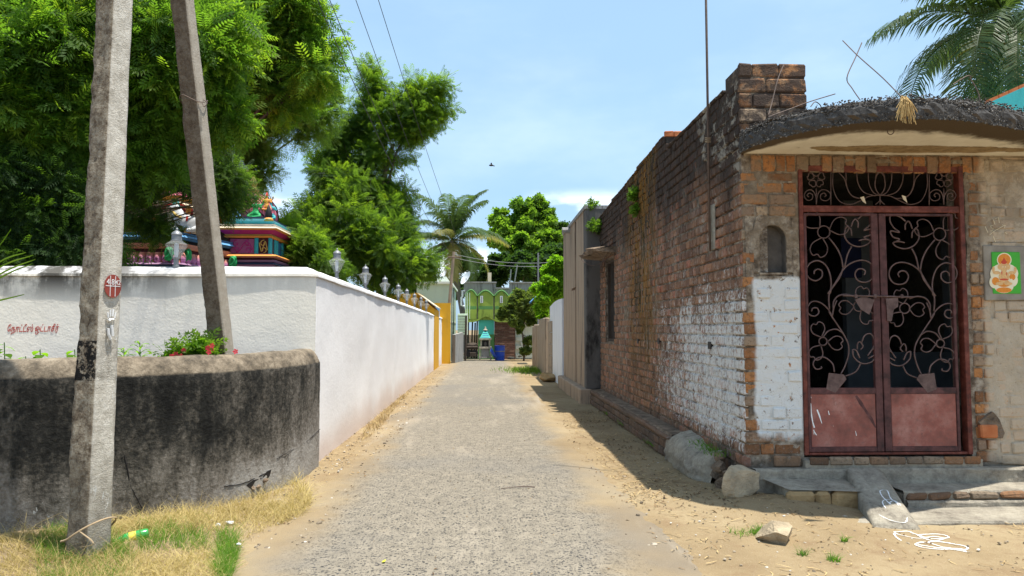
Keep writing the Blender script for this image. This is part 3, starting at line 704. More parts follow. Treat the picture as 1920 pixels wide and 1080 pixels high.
rb.build('rebar', M_['steel_rust'], o)

# --- canopy slab
rim_px = [(1388, 287), (1402, 279), (1450, 262), (1550, 239), (1650, 227), (1740, 223), (1830, 229), (1920, 245), (2000, 264), (2080, 282)]
rim = smoothpts([G(x, y, SLAB_Z) for x, y in rim_px], 8); nR = len(rim); nT = 14; V = []; RIM = []; TK = .17
for p in rim:
    yb = YF+.06
    for j in range(nT+1):
        t = j/nT; q = Vector((p.x, yb+(p.y-yb)*t, SLAB_Z)); V.append(q); RIM.append(max(0., (1-t))*abs(p.y-yb))
nb_ = len(V)
for i, p in enumerate(rim):
    d = Vector((p.x-3.7, (p.y-YF)*1.6, 0)).normalized()
    for j, (dz, off) in enumerate(((.03, .004), (.07, .012), (.115, .006), (.155, -.012), (TK+.01, -.05))):
        V.append(p+Vector((0, 0, dz))+d*(off+random.uniform(-.012, .012))+Vector((0, 0, random.uniform(-.008, .008)))); RIM.append(0)
nt_ = len(V)
for p in rim:
    for j in range(9):
        t = .93*j/8; V.append(Vector((p.x, (YF+.06)+(p.y-YF-.06)*t, SLAB_Z+TK+random.uniform(-.008, .02)))); RIM.append(0)
Fs = []
for i in range(nR-1):
    for j in range(nT): a = i*(nT+1)+j; Fs.append((a, a+1, a+nT+2, a+nT+1))
    a0, a1 = i*(nT+1)+nT, (i+1)*(nT+1)+nT; b0, b1 = nb_+i*5, nb_+(i+1)*5; Fs.append((a0, b0, b1, a1))
    for j in range(4): Fs.append((b0+j, b0+j+1, b1+j+1, b1+j))
    c0, c1 = nt_+i*9, nt_+(i+1)*9; Fs.append((b0+4, c0+8, c1+8, b1+4))
    for j in range(8): Fs.append((c0+j, c1+j, c1+j+1, c0+j+1))
me = mesh_np('canopy', np.array([tuple(v) for v in V]), faces=[tuple(reversed(f)) for f in Fs], attrs={'rim': RIM})
n_ = len(me.vertices); a_ = np.array([tuple(v) for v in V], np.float32)-np.array(house.location, np.float32); me.vertices.foreach_set('co', a_.ravel()); me.update()
canopy = place('canopy', me, M_['slab_plaster'], house)
# exposed gravel on the rim
gv = MB()
for _ in range(4200):
    i = random.randrange(nR-1); t = random.random(); p = rim[i].lerp(rim[i+1], t); d = Vector((p.x-3.7, (p.y-YF)*1.6, 0)).normalized()
    h = random.uniform(-.005, TK+.03); s_ = random.uniform(.004, .009)
    gv.ball(p+d*(.002-(.05 if h > TK else 0)*random.random())+Vector((0, 0, h)), (s_*random.uniform(.7, 1.3), s_, s_*random.uniform(.6, 1)), 5, 4, random.random(), .25)
def mat_gravel():
    b = NB('rim_gravel'); b.pbr(b.ramp(b.rnd(), [(0, (.035, .031, .028)), (.55, (.075, .068, .06)), (.88, (.14, .128, .115)), (1, (.30, .285, .26))]), .9)
mat_gravel()
tag(gv.build('gravel', M_['rim_gravel'], canopy), kind='stuff')
# reinforcing rods sticking out of the slab
def rodpx(pts, Y, r=.006, Y2=None):
    n = len(pts)-1; return smoothpts([W(x, y, Y+((Y2 or Y)-Y)*i/n) for i, (x, y) in enumerate(pts)], 5)
for pts, Y, Y2 in (([(1580, 76), (1610, 106), (1655, 146), (1694, 186)], 5.75, 5.4), ([(1616, 80), (1604, 108), (1588, 146), (1598, 166), (1613, 188)], 5.8, 5.6),
                   ([(1441, 219), (1480, 205), (1520, 190), (1566, 176)], 5.9, 6.1), ([(1441, 215), (1448, 190), (1458, 150), (1470, 120)], 6.0, 6.15),
                   ([(1520, 200), (1528, 191), (1537, 196), (1541, 204)], 5.8, 5.85), ([(1780, 192), (1795, 205), (1815, 211), (1833, 200), (1836, 182), (1830, 165), (1818, 145)], 5.3, 5.3),
                   ([(1787, 158), (1800, 150), (1815, 142), (1822, 145)], 5.3, 5.3)):
    b = MB(); b.tube(rodpx(pts, Y, Y2=Y2), .0045, 6); b.build('rebar', M_['steel_rust'], canopy)
b = MB(); b.tube(rodpx([(1664, 243), (1665, 250), (1671, 252), (1676, 248), (1675, 243)], 5.45), .004, 6); b.build('hook', M_['steel_rust'], canopy)
# roof and inner rooms
mb = MB(); mb.box(XW+.18, FR+.1, YF+.2, 14.12, SLAB_Z+.002, SLAB_Z+.12); mb.build('roof', M_['cement_dark'], house)
mb = MB(); mb.box(FR, FR+.2, YF+.01, 14.3, 0, SLAB_Z); mb.box(XW+.02, FR, 14.05, 14.3, 0, SLAB_Z); mb.build('rear_wall', M_['cement'], house)
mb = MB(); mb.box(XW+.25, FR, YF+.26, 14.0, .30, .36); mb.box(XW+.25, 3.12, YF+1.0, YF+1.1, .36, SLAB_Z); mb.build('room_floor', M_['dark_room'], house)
bx0, bx1 = W(1585, 500, 8.6).x, W(1640, 500, 8.6).x
mb = MB(); mb.box(bx0, bx1, 8.6, 8.7, .36, SLAB_Z); mb.box(bx1, W(1775, 500, 8.6).x, 8.6, 8.7, .36, W(1700, 660, 8.6).z); mb.box(W(1775, 500, 8.6).x, W(1860, 500, 8.6).x, 8.6, 8.7, .36, SLAB_Z-.01)
mb.build('inner_wall', M_['room_grey'], house)
mb = MB(); a, b = W(1582, 445, 8.5), W(1622, 520, 8.5); mb.cbox(a.x, b.x, 8.56, 8.59, b.z, a.z, .01); mb.build('wall_cloth', M_['blue_cloth'], house)

# --- plinth, threshold, ledges
mb = MB()
mb.box(dl-.02, dr+.05, YF-.055, YF+.2, .265, dbot-.035)
thr = mb.build('threshold', M_['cement'], house)
u = dl+.02
while u < dr-.05:
    w_ = random.uniform(.13, .22); b = MB(); b.cbox(u, u+w_-.012, YF-.068, YF-.03, .30, .365, .01, random.random(), .004); b.build('brick', M_['brick_front'], thr); u += w_
mb = MB()
def lump(m, x0, x1, y0, y1, z0, z1, nx, nz, amp=.012, seed=0):
    "rough worn slab: front face and top as a noisy sheet"
    xs = np.linspace(x0, x1, nx); prof = [(y0, z0)]+[(y0, z0+(z1-z0-.015)*t) for t in np.linspace(.15, 1, nz)]+[(y0+.012, z1)]+[(y0+.012+(y1-y0-.012)*t, z1) for t in np.linspace(.2, 1, 6)]
    m.sheet([[(x, y+amp*fbm(np.array([[x, y*3, z]]), 7, seed, 3)[0]*2, z+amp*.7*fbm(np.array([[x+9, y, z]]), 6, seed+3, 3)[0]) for y, z in prof] for x in xs][::-1])
    m.box(x0, x1, y0+.03, y1, z0-.03, z1-.03)
PZ = .27
lump(mb, W(1418, 900, 6.2).x, 6.6, 6.20, 6.30, .0, PZ, 110, 7, .012, 3)
mb.build('plinth', M_['cement'], house)
# right step: rubble brick riser with cement tread
xr0 = W(1700, 940, 5.86).x
mb = MB(); lump(mb, xr0, 6.2, 5.90, 6.2, 0, .145, 70, 5, .01, 11); step = mb.build('step', M_['cement'], house)
u = xr0+.02
while u < 5.6:
    w_ = random.uniform(.14, .26); b = MB(); b.cbox(u, u+w_-.015, 5.872, 5.93, .075+random.uniform(-.01, .01), .135, .016, random.random(), .008); b.build('brick', M_['brick_front'], step); u += w_
mb = MB(); lump(mb, xr0+.01, 6.2, 5.855, 5.95, 0, .07, 60, 3, .008, 15); mb.build('skirting', M_['cement'], step)
# left step of big blocks with a smooth cement top
xl0, xl1 = W(1478, 930, 5.9).x, W(1612, 930, 5.9).x
mb = MB(); mb.add([(xl0+.0, 5.88, .17), (xl1, 5.80, .165), (xl1+.02, 6.19, .185), (xl0-.10, 6.19, .195)], [(0, 1, 2, 3)]); mb.box(xl0, xl1, 5.90, 6.19, .0, .163); st2 = mb.build('step', M_['cement'], house)
for a, b_ in ((xl0-.02, xl0+.20), (xl0+.215, xl0+.34), (xl0+.35, xl1+.0)):
    b = MB(); b.cbox(a, b_, 5.83, 5.94, .0, .155, .028, random.random(), .012); o = b.build('stone_block', M_['yellow_block'], st2)
mb = MB(); lump(mb, W(1600, 980, 5.5).x-.2, 6.4, 5.42, 5.86, -.04, .02, 60, 3, .006, 21); mb.build('lower_slab', M_['cement'], house)
# sloping ramp
q = [W(1588, 882, 6.2), W(1652, 880, 6.2), G(1725, 988, .02), G(1638, 985, .02)]
mb = MB(); n1, n2 = 10, 16; rows = []
for i in range(n2+1):
    t = i/n2; a = q[0].lerp(q[3], t); b_ = q[1].lerp(q[2], t); a.z = b_.z = PZ+.01+(.02-PZ)*t; row = []
    for j in range(n1+1):
        p = a.lerp(b_, j/n1); p.z += (.05*(i/n2)**2*0)+.006*vnoise(np.array([[p.x*6, p.y*9, 0]]), 1, 4)[0]-.012*(1 if j in (4,) else 0)-.02*(j in (0, n1)); row.append(p)
    dz = Vector((0, 0, -.12)) if i < n2 else Vector((0, 0, -.03)); rows.append([row[0]+dz]+row+[row[-1]+dz])
rows.append([p+Vector((0, -.01, -.06)) for p in rows[-1]])
mb.sheet(rows[::-1]); mb.build('ramp', M_['cement'], house, 'all')
RQ = q
# --- side ledge along the lane
led = MB(); xa = XW-.20
lump_y = np.linspace(8.15, 14.2, 60)
prof = [(0, -.03), (0, .06), (0, .13), (0, .2), (.004, .265), (.03, .29), (.10, .292), (.20, .30)]
led.sheet([[(xa-.0+dx+(.012*fbm(np.array([[dx, y, z]]), 5, 2, 3)[0]), y, z+.01*fbm(np.array([[y, z, dx]]), 5, 5, 3)[0]) for dx, z in prof] for y in lump_y])
led.box(xa+.02, XW+.01, 8.15, 14.2, 0, .26); ledge = led.build('side_ledge', M_['rubble'], house)
bm_ = MB(); z = .0
for c_ in range(2):
    y = 8.15
    while y < 14.1:
        w_ = random.uniform(.18, .26); bm_.cbox(xa-.018-random.uniform(0, .012), xa+.03, y, y+w_-.012, .01+c_*.098, .01+c_*.098+.088, .012, random.random(), .006); y += w_
y = 8.15
while y < 14.1:
    w_ = random.uniform(.3, .7); bm_.cbox(xa-.03, xa+.19, y, y+w_-.01, .208, .272+random.uniform(0, .01), .02, random.random(), .008); y += w_
tag(bm_.build('brick_courses', M_['brick_side'], ledge), kind='stuff')
# cement lump and loose rubble at the near end
lm = MB(); ys = np.linspace(6.90, 8.20, 80); zpr = [(1, -.03), (1.05, .02), (1.0, .07), (1.06, .12), (.97, .17), (.95, .21), (.86, .25), (.74, .285), (.6, .30), (.45, .32), (.3, .33), (.15, .338), (0, .345)]
lm.sheet([[(XW-.26*math.sin(math.pi*min(1, (y-6.72)/.5)/2)*w1+(.05*fbm(np.array([[y, z*1.5, 1]]), 3.5, 8, 5)[0]+.03*abs(fbm(np.array([[y*3, z, 1]]), 5, 18, 3)[0]))*(w1 > .1), y+.03*fbm(np.array([[w1, z, y]]), 6, 9, 3)[0], z*(.93+.12*math.sin(y*5))+.03*fbm(np.array([[z, y, 1]]), 5, 8, 4)[0]) for w1, z in zpr] for y in ys])
lm.build('ledge_cement', M_['cement'], house, 'all')
def rock(name, c_, rad, seed, mat='rock', rot=0, amp=.25, parent=None):
    random.seed(seed); m = MB(); m.ball((0, 0, 0), 1, 26, 18); V = np.array(m.v); Q = V.copy()
    rs = np.random.RandomState(seed)
    for _ in range(16):    # cut flat facets
        nrm = rs.randn(3); nrm /= np.linalg.norm(nrm); dd = rs.uniform(.45, .8); k = Q @ nrm; over = np.clip(k-dd, 0, None); Q = Q-over[:, None]*nrm
    Q = Q*(1+amp*.45*fbm(V*1., 2.5, seed, 5)[:, None]); ca, sa = math.cos(rot), math.sin(rot)
    Q = Q*np.array(rad); Q = np.c_[Q[:, 0]*ca-Q[:, 1]*sa, Q[:, 0]*sa+Q[:, 1]*ca, Q[:, 2]]
    me = mesh_np(name, Q, faces=m.f, rnd=[rs.rand()]*len(Q)); o = place(name, me, M_[mat], parent)
    o.location = Vector(c_)-(wloc(parent) if parent is not None else Vector()); return o
for k, (y, z, s_) in enumerate(((6.86, .08, .12), (6.72, .20, .10), (6.66, .06, .12), (6.52, .16, .11), (6.46, .04, .13), (6.80, .27, .08), (6.38, .10, .09))):
    rock('rubble_stone', (XW-.07+random.uniform(-.03, .03), y, z), (s_, s_*.9, s_*.75), 40+k, 'rubble', k, parent=house)
o = rock('boulder', G(1402, 948)+Vector((0, .12, .14)), (.19, .20, .215), 5, 'rock', .4); tag(o, 'rough brown boulder leaning at the corner of the brick house beside the steps', 'boulder')
o = rock('stone', G(1468, 1022)+Vector((0, .12, .035)), (.20, .18, .14), 11, 'rock', .2); tag(o, 'pale half buried stone on the sand in front of the steps', 'stone')

# --- gate

def framebox(m, x0, x1, z0, z1, y0, y1, bev=.004): m.cbox(x0, x1, y0, y1, z0, z1, bev)
X_ = lambda px: P0(px, 600).x
Zp = lambda py, px=1655: P0(px, py).z
m = MB(); d0, d1 = YF-.004, YF+.07
framebox(m, dl+.001, X_(1511), dbot, dtop, d0, d1); framebox(m, X_(1806), dr-.001, dbot, dtop, d0-.006, d1+.003); framebox(m, X_(1511), X_(1806), Zp(322), dtop, d0+.002, d1-.004)
framebox(m, X_(1511), X_(1806), Zp(398), Zp(386), d0+.002, d1-.004); framebox(m, X_(1511), X_(1806), dbot, dbot+.022, d0+.003, d1-.004)
gframe = m.build('gate_frame', M_['red_oxide_frame'], house)
SC = M_['iron_scroll']
def z5(pts): return [(1480+x/3.725, 290+y/3.725) for x, y in pts]
def z6(pts): return [(1480+x/3.375, 560+y/3.375) for x, y in pts]
def petal(cx, cy, ang, L, wd):
    ca, sa = math.cos(ang), math.sin(ang); o = []
    for u, v in ((.25, .03), (.55, .42), (.85, .46), (1.03, .22), (.94, 0), (1.03, -.22), (.85, -.46), (.55, -.42), (.25, -.03)):
        x, y = u*L, v*wd; o.append((cx+x*ca-y*sa, cy+x*sa+y*ca))
    return o
def circ(cx, cy, r, n=12): return [(cx+r*math.cos(2*math.pi*k/n), cy+r*math.sin(2*math.pi*k/n)) for k in range(n+1)]
leafcurves = []
fl = [((1544.5, 435), 11.5, 46, 34, (-2.35, -.35, 1.85)), ((1610, 574), 9.5, 36, 27, (-1.3, 3.05, .95)), ((1543, 640), 7.5, 36, 27, (-1.95, .12, 2.1))]
for (cx, cy), r_, L, wd, angs in fl:
    leafcurves.append((circ(cx, cy, r_), .0055))
    for a in angs: leafcurves.append((petal(cx, cy, a, L, wd), .005))
for c_ in ([(275, 580), (330, 650), (362, 720), (375, 790)], [(435, 640), (405, 700), (385, 790)],
           [(390, 520), (385, 570), (420, 620), (480, 642), (540, 628), (565, 600), (520, 592), (485, 600)], [(388, 520), (405, 502), (430, 525), (434, 566)],
           [(430, 505), (445, 465), (462, 450), (480, 475), (479, 510)], [(478, 450), (520, 418), (580, 408), (586, 450), (560, 495), (520, 528), (583, 518), (565, 560), (520, 576), (562, 600)],
           [(287, 968), (290, 870), (260, 780), (200, 740), (140, 762), (118, 815), (138, 862), (185, 880), (225, 855), (228, 815), (200, 799), (176, 812), (172, 834)],
           [(268, 972), (330, 880), (382, 795), (450, 748), (525, 738), (578, 770), (594, 825), (572, 872), (530, 891), (480, 880), (458, 838), (475, 803), (508, 797), (530, 815), (522, 840)],
           [(375, 790), (350, 860), (290, 945), (275, 1000), (280, 1080)], [(308, 1085), (308, 1030), (340, 987), (400, 975), (452, 992)]): leafcurves.append((z5(c_), .0065))
for c_ in ([(250, 80), (268, 112), (330, 205), (370, 280), (375, 350), (350, 430), (325, 478)], [(272, 112), (240, 60), (190, 22), (140, 20), (114, 60), (124, 98), (160, 110), (186, 88), (176, 60), (148, 60), (140, 80)],
           [(272, 108), (280, 60), (300, 10)], [(212, 245), (245, 205), (295, 193), (335, 215)], [(285, 465), (272, 410), (220, 370), (170, 380), (150, 412), (168, 445), (202, 440), (200, 428)],
           [(400, 320), (408, 370), (460, 410), (520, 400), (550, 360)], [(402, 320), (425, 330), (445, 375)], [(430, 320), (430, 290), (445, 272), (466, 300), (450, 322)], [(458, 275), (475, 235), (505, 220), (530, 240), (538, 290), (520, 325), (495, 362)],
           [(520, 325), (550, 310), (545, 350), (500, 378)], [(450, 410), (420, 462), (350, 492)]): leafcurves.append((z6(c_), .006))
def leafdoor(mir):
    fx = (lambda x: 2*1653-x) if mir else (lambda x: x)
    m = MB(); a, b = sorted((X_(fx(1511.5)), X_(fx(1517)))); y0_, y1_ = YF+.004, YF+.045
    zt, zb = Zp(400), dbot+.028
    framebox(m, a, b, zb, zt, y0_, y1_); a2, b2 = sorted((X_(fx(1639)), X_(fx(1652.0)))); framebox(m, a2, b2, zb, zt, y0_, y1_)
    lo, hi = min(b, b2), max(a, a2)
    framebox(m, lo, hi, zt-.022, zt, y0_+.002, y1_-.002, .002); framebox(m, lo, hi, Zp(739), Zp(727), y0_+.002, y1_-.002, .003); framebox(m, lo, hi, zb, zb+.045, y0_+.002, y1_-.002, .003)
    leaf = m.build('gate_leaf', M_['brown_frame'], house)
    m = MB(); m.cbox(lo+.004, hi-.004, YF+.012, YF+.018, zb+.045, Zp(739), .002); m.build('panel', M_['red_panel'], leaf)
    for c_, r_ in leafcurves:
        m = MB(); pts = [W(fx(x), y+(4 if mir else 0), YF+.022) for x, y in c_]; m.tube(smoothpts(pts, 4), r_*1.08, 6); m.build('scroll', SC, leaf, 'all')
    m = MB(); pl_ = z6([(250, 470), (345, 480), (362, 510), (292, 596), (234, 572)]); m.prism([W(fx(x), y, YF+.004) for x, y in pl_][::(1 if mir else -1)], (0, .003, 0)); m.build('plate', SC, leaf)
    return leaf
L1 = leafdoor(False); L2 = leafdoor(True)
def daub(pts, w, mat, nm, par, yy=YF+.0105):
    P_ = [W(x, y, yy) for x, y in pts]; m = MB(); A, B = [], []
    for i, p in enumerate(P_):
        d = (P_[min(i+1, len(P_)-1)]-P_[max(i-1, 0)]).normalized(); s_ = Vector((-d.z, 0, d.x))*w[i]/2; A.append(p+s_); B.append(p-s_)
    m.sheet([A, B]); m.build(nm, M_[mat], par)
daub([(1605, 742), (1614, 756), (1622, 768), (1634, 786), (1642, 802)], [.02, .035, .022, .03, .012], 'brown_frame', 'rust_streak', L1)
for pts, w in (([(1513, 748), (1519, 758), (1521, 775), (1524, 792), (1527, 802)], [.012, .022, .012, .010, .014]), ([(1532, 768), (1536, 778), (1541, 794)], [.012, .014, .005]), ([(1553, 770), (1555, 778)], [.006, .008]), ([(1604, 808), (1606, 817)], [.004, .006]), ([(1525, 806), (1531, 816)], [.005, .009])): daub(pts, w, 'chalk', 'paint_drip', L1)
m = MB(); m.tube([W(1580, 554, YF-.012), W(1712, 557, YF-.012)], .008, 8)
for px in (1640, 1690, 1604): p = W(px, 555.5, YF-.006); m.cbox(p.x-.012, p.x+.012, p.y-.016, p.y+.008, p.z-.018, p.z+.018, .003)
m.build('bolt', SC, L1)
m = MB(); m.prism([W(x, y, YF-.01) for x, y in ((1661, 560), (1684, 558), (1684, 575), (1676, 580), (1672, 602), (1664, 602), (1663, 580))], (0, .005, 0)); m.build('hasp', SC, L2)
m = MB(); m.prism([W(x, y, YF-.002) for x, y in ((1603, 562), (1618, 556), (1640, 562), (1630, 590), (1614, 580))], (0, .004, 0)); m.build('plate', SC, L1)
# transom grille: lotus of bent rods
gr = MB(); gr.box(X_(1511), X_(1806), YF+.066, YF+.069, Zp(386), Zp(384.5)); grille = gr.build('transom_grille', M_['brown_frame'], gframe)
tc_ = []
for c_ in ([(600, 200), (603, 150), (620, 125)], [(632, 285), (603, 240), (598, 190), (610, 145), (632, 120)], [(550, 125), (556, 200), (585, 262), (628, 285)], [(470, 125), (480, 200), (520, 262), (600, 288)],
           [(395, 125), (400, 215), (430, 280), (480, 302), (520, 305)], [(345, 125), (385, 170), (405, 240), (440, 290), (500, 310)], [(305, 125), (305, 230), (345, 320), (420, 348), (490, 325), (560, 290), (635, 283)],
           [(632, 285), (630, 320), (600, 350)], [(632, 285), (634, 350)], [(290, 120), (290, 355)], [(188, 350), (188, 235)], [(188, 350), (184, 290), (160, 250), (125, 250), (103, 285), (125, 318), (158, 310), (162, 282), (140, 268), (124, 284), (136, 296)],
           [(188, 350), (195, 290), (215, 252), (250, 245), (285, 270), (282, 305), (255, 322), (222, 312), (218, 282), (240, 268), (256, 284), (244, 296)]): tc_.append(z5(c_))
for a in (.9, 2.2, -.4, 3.5, -1.57): tc_.append(petal(1530, 335, a, 16, 14))
for c_ in tc_:
    for mir in (0, 1):
        m = MB(); pts = [W((2*1650-x) if mir else x, y, YF+.02) for x, y in c_]; m.tube(smoothpts(pts, 4), .0045, 5); m.build('scroll', SC, grille, 'all')
b = MB(); p = W(1618, 374, YF+.0); b.prism([p+Vector((-.025, 0, .02)), p+Vector((.01, 0, .03)), p+Vector((.03, 0, -.04)), p+Vector((.0, 0, -.02))], (0, .004, 0)); b.build('paper_scrap', M_['t_cream'], grille); b = MB(); p = W(1696, 372, YF)
b.prism([p+Vector((-.025, 0, .03)), p+Vector((.01, 0, .02)), p+Vector((.025, 0, -.04)), p+Vector((-.01, 0, -.01))], (0, .004, 0)); b.build('paper_scrap', M_['t_cream'], grille)

# plaster patch and the printed tile
a, b = W(1841, 461, YF), W(1925, 563, YF)
m = MB(); m.cbox(a.x, b.x, YF-.022, YF+.01, b.z, a.z, .006, 0, .004); m.build('plaster_patch', M_['niche_cement'], front_wall)
tile = thing('devotional_tile', 'green tile printed with a seated orange figure on the wall right of the gate', 'tile', W(1883, 512, YF-.03))
a, b = W(1855, 473, YF), W(1911, 551, YF)
m = MB(); m.cbox(a.x, b.x, YF-.030, YF-.022, b.z, a.z, .003); m.build('tile_base', simple('tile_green', (.06, .42, .03), .35, .1), tile)
def tp(pts): return [W(1780+x/3.178, 280+y/3.176, YF-.0305) for x, y in pts]
def disc(cx, cy, rx, ry, n=20): return tp([(cx+rx*math.cos(2*math.pi*k/n), cy+ry*math.sin(2*math.pi*k/n)) for k in range(n)])
simple('ink_orange', (.85, .28, .03), .5, .25, 60); simple('ink_skin', (.85, .48, .20), .5, .3, 80); simple('ink_pale', (.88, .78, .55), .5, .1); simple('ink_red', (.6, .07, .03), .5, .1)
lay_n = [0]
def ink(polys, mat, nm='printed_figure'):
    lay_n[0] += 1; m = MB()
    for k_, p in enumerate(polys): m.prism([q-Vector((0, .0004*lay_n[0]+.00012*k_, 0)) for q in p], (0, .0003, 0))
    return m.build(nm, M_[mat], tile)
ink([disc(327, 658, 44, 42), disc(327, 740, 84, 62), disc(325, 815, 58, 42), disc(270, 790, 32, 38), disc(378, 780, 30, 38)], 'ink_pale')
ink([disc(327, 658, 38, 36)], 'ink_orange'); ink([disc(325, 838, 46, 16), disc(325, 800, 40, 20), disc(275, 785, 22, 24), disc(375, 760, 18, 20)], 'ink_orange')
ink([disc(325, 700, 24, 30), disc(300, 700, 13, 17), disc(350, 700, 13, 17), disc(325, 760, 32, 36), tp([(318, 712), (334, 712), (344, 745), (352, 762), (340, 766), (328, 748)]), disc(280, 735, 22, 10), disc(372, 735, 22, 10), disc(262, 715, 8, 18), disc(392, 718, 8, 18), disc(298, 800, 24, 10), disc(350, 800, 24, 10)], 'ink_skin')
ink([disc(325, 672, 17, 12), tp([(312, 668), (325, 645), (338, 668)]), disc(325, 775, 26, 6), disc(312, 735, 3, 12), disc(340, 742, 3, 10)], 'ink_red')
ink([disc(368, 783, 10, 12), disc(318, 700, 3, 3), disc(333, 700, 3, 3)], 'ink_pale')
# scratched chalk figures above the tile
ck = thing('chalk_scribble', 'faint white chalk digits scribbled on the wall above the green tile', 'scribble', W(1860, 425, YF-.012)); m = MB()
def chalkline(m, pts, w=.0022): m.tube([W(1780+x/3.178, 280+y/3.176, YF-.014) for x, y in pts], w, 4)
for c_ in ([(214, 460), (230, 496)], [(262, 452), (246, 456), (250, 468), (262, 472), (256, 486), (246, 484)], [(262, 418), (272, 448)], [(272, 414), (292, 406), (298, 438)], [(240, 510), (270, 485), (330, 452)], [(314, 450), (334, 452), (326, 470)], [(262, 518), (276, 552)], [(330, 492), (345, 505)]): chalkline(m, c_)
m.build('chalk_stroke', M_['ink_pale'], ck)
# damaged plaster piece low on the right of the gate
m = MB(); m.prism([W(x, y, YF-.025) for x, y in ((1836, 792), (1862, 772), (1874, 786), (1884, 812), (1880, 822), (1862, 822), (1850, 812))], (0, .03, 0)); m.build('loose_plaster', M_['rubble'], front_wall)
a = W(1833, 796, YF); m = MB(); m.cbox(a.x, a.x+.155, YF-.05, YF+.01, a.z-.115, a.z, .012, .5, .004); tag(m.build('brick', M_['brick_fresh'], front_wall), 'bright orange broken brick')
# worn mortar and lime smeared over parts of the brickwork, as relief that the bricks break through
def smear(plane, u0, u1, z0, z1, st, base, amp, sc, mat, par, skip, seed):
    us = np.arange(u0, u1, st); zs_ = np.arange(z0, z1, st); U, Z = np.meshgrid(us, zs_); P_ = np.c_[U.ravel(), 0*U.ravel(), Z.ravel()]
    d = base+amp*fbm(P_, sc, seed, 5)+amp*.9*fbm(P_*np.array([1, 1, 1]), 1.1, seed+9, 2)
    if plane == 'front': d = d+.008*(P_[:, 0] > 4.6)+.004*(P_[:, 2] > 2.1)-.012*((P_[:, 0] > 4.33) & (P_[:, 0] < 4.55) & (P_[:, 2] < 2.1))
    V = np.c_[XW-d, P_[:, 0], P_[:, 2]] if plane == 'side' else np.c_[P_[:, 0], YF-d, P_[:, 2]]
    q = gridquads(len(us), len(zs_)); cu, cz = P_[q, 0].mean(1), P_[q, 2].mean(1); ok = ~skip(cu, cz); q = q[ok]
    if plane == 'side': q = q[:, ::-1]
    V = V-np.array(wloc(par)); used = np.unique(q); mp_ = np.zeros(len(V), int); mp_[used] = np.arange(len(used)); return place('mortar_smear', mesh_np('mortar_smear', V[used], quads=mp_[q], rnd=np.zeros(len(used))), M_[mat], par, True)
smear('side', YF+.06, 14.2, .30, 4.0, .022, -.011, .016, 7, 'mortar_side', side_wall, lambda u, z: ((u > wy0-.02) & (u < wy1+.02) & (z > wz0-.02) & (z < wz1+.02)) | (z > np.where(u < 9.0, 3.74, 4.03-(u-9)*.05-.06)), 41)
smear('front', XW+.03, 5.9, .30, 3.06, .018, -.004, .017, 8, 'mortar_front', front_wall, lambda u, z: ((u > dl-.02) & (u < dr+.02) & (z < dtop+.02)) | ((u > nl-.05) & (u < nr+.05) & (z > nzb-.03) & (z < nzt+.07)) | ((u > 4.6) & (u < 5.2) & (z > 1.6) & (z < 2.3)), 47)
# ================================================================ white temple boundary wall
cx_, cy_ = -1.88, 7.95
WE = WX(833, 676, cx_+.03).y
wall = thing('boundary_wall', 'long white plastered temple compound wall with sloped coping, running along the left of the lane', 'wall', (cx_, cy_, 0))
zl, zr, TW = W(300, 516, cy_).z, W(300, 500, cy_+.15).z, .30
def ztop(y): return -(y-cy_)*.0062
m = MB(); ny = 180
ys = np.linspace(cy_, WE, ny); zs = np.linspace(-.1, zl, 16)
fld = fbm(np.array([[0, y, z] for y in ys for z in zs]), 1.1, 31, 4).reshape(ny, 16)*.018
m.sheet([[(cx_+fld[i, j]*(0 if i == 0 else 1)-(.0), y, z+(ztop(y) if j == 15 else 0)) for j, z in enumerate(zs)] for i, y in enumerate(ys)])
xs = np.linspace(cx_, -11, 90); f2 = fbm(np.array([[x, 0, z] for x in xs for z in zs]), 1.1, 35, 4).reshape(90, 16)*.012
m.sheet([[(x, cy_+f2[i, j]*(0 if i == 0 else 1), z) for j, z in enumerate(zs)] for i, x in enumerate(xs)][::-1])
m.sheet([[(cx_-TW, y, z+(ztop(y) if j else 0)) for j, z in enumerate((-.1, zl))] for y in (cy_+TW, WE)][::-1]); m.sheet([[(x, cy_+TW, z) for z in (-.1, zl)] for x in (cx_-TW, -11)])
m.add([(cx_, WE, -.1), (cx_-TW, WE, -.1), (cx_-TW, WE, zl+ztop(WE)), (cx_, WE, zl+ztop(WE))], [(3, 2, 1, 0)])
wb = m.build('wall_face', M_['white_stucco'], wall, 'all')
# coping: lane-side outer edge, ridge, inner edge; mitred at the corner
m = MB(); pr_ = [(.022, -.012), (.018, .018), (-TW/2, zr-zl), (-TW-.02, .01), (-TW-.02, -.02)]
rows = []
for x in list(np.linspace(-11, cx_, 60))[:-1]:
    rows.append([(x, cy_-o, zl+z+.006*vnoise(np.array([[x, z*9, 0]]), 5, 3)[0]) for o, z in pr_])
rows.append([(cx_+o, cy_-o, zl+z) for o, z in pr_])
for y in list(np.linspace(cy_, WE+.02, 110))[1:]:
    rows.append([(cx_+o, y, zl+z+ztop(y)+.006*vnoise(np.array([[y, z*9, 3]]), 5, 3)[0]) for o, z in pr_])
m.sheet(rows[::-1]); m.add(rows[-1], [(4, 3, 2, 1, 0)]); cop = m.build('coping', M_['white_stucco'], wall)
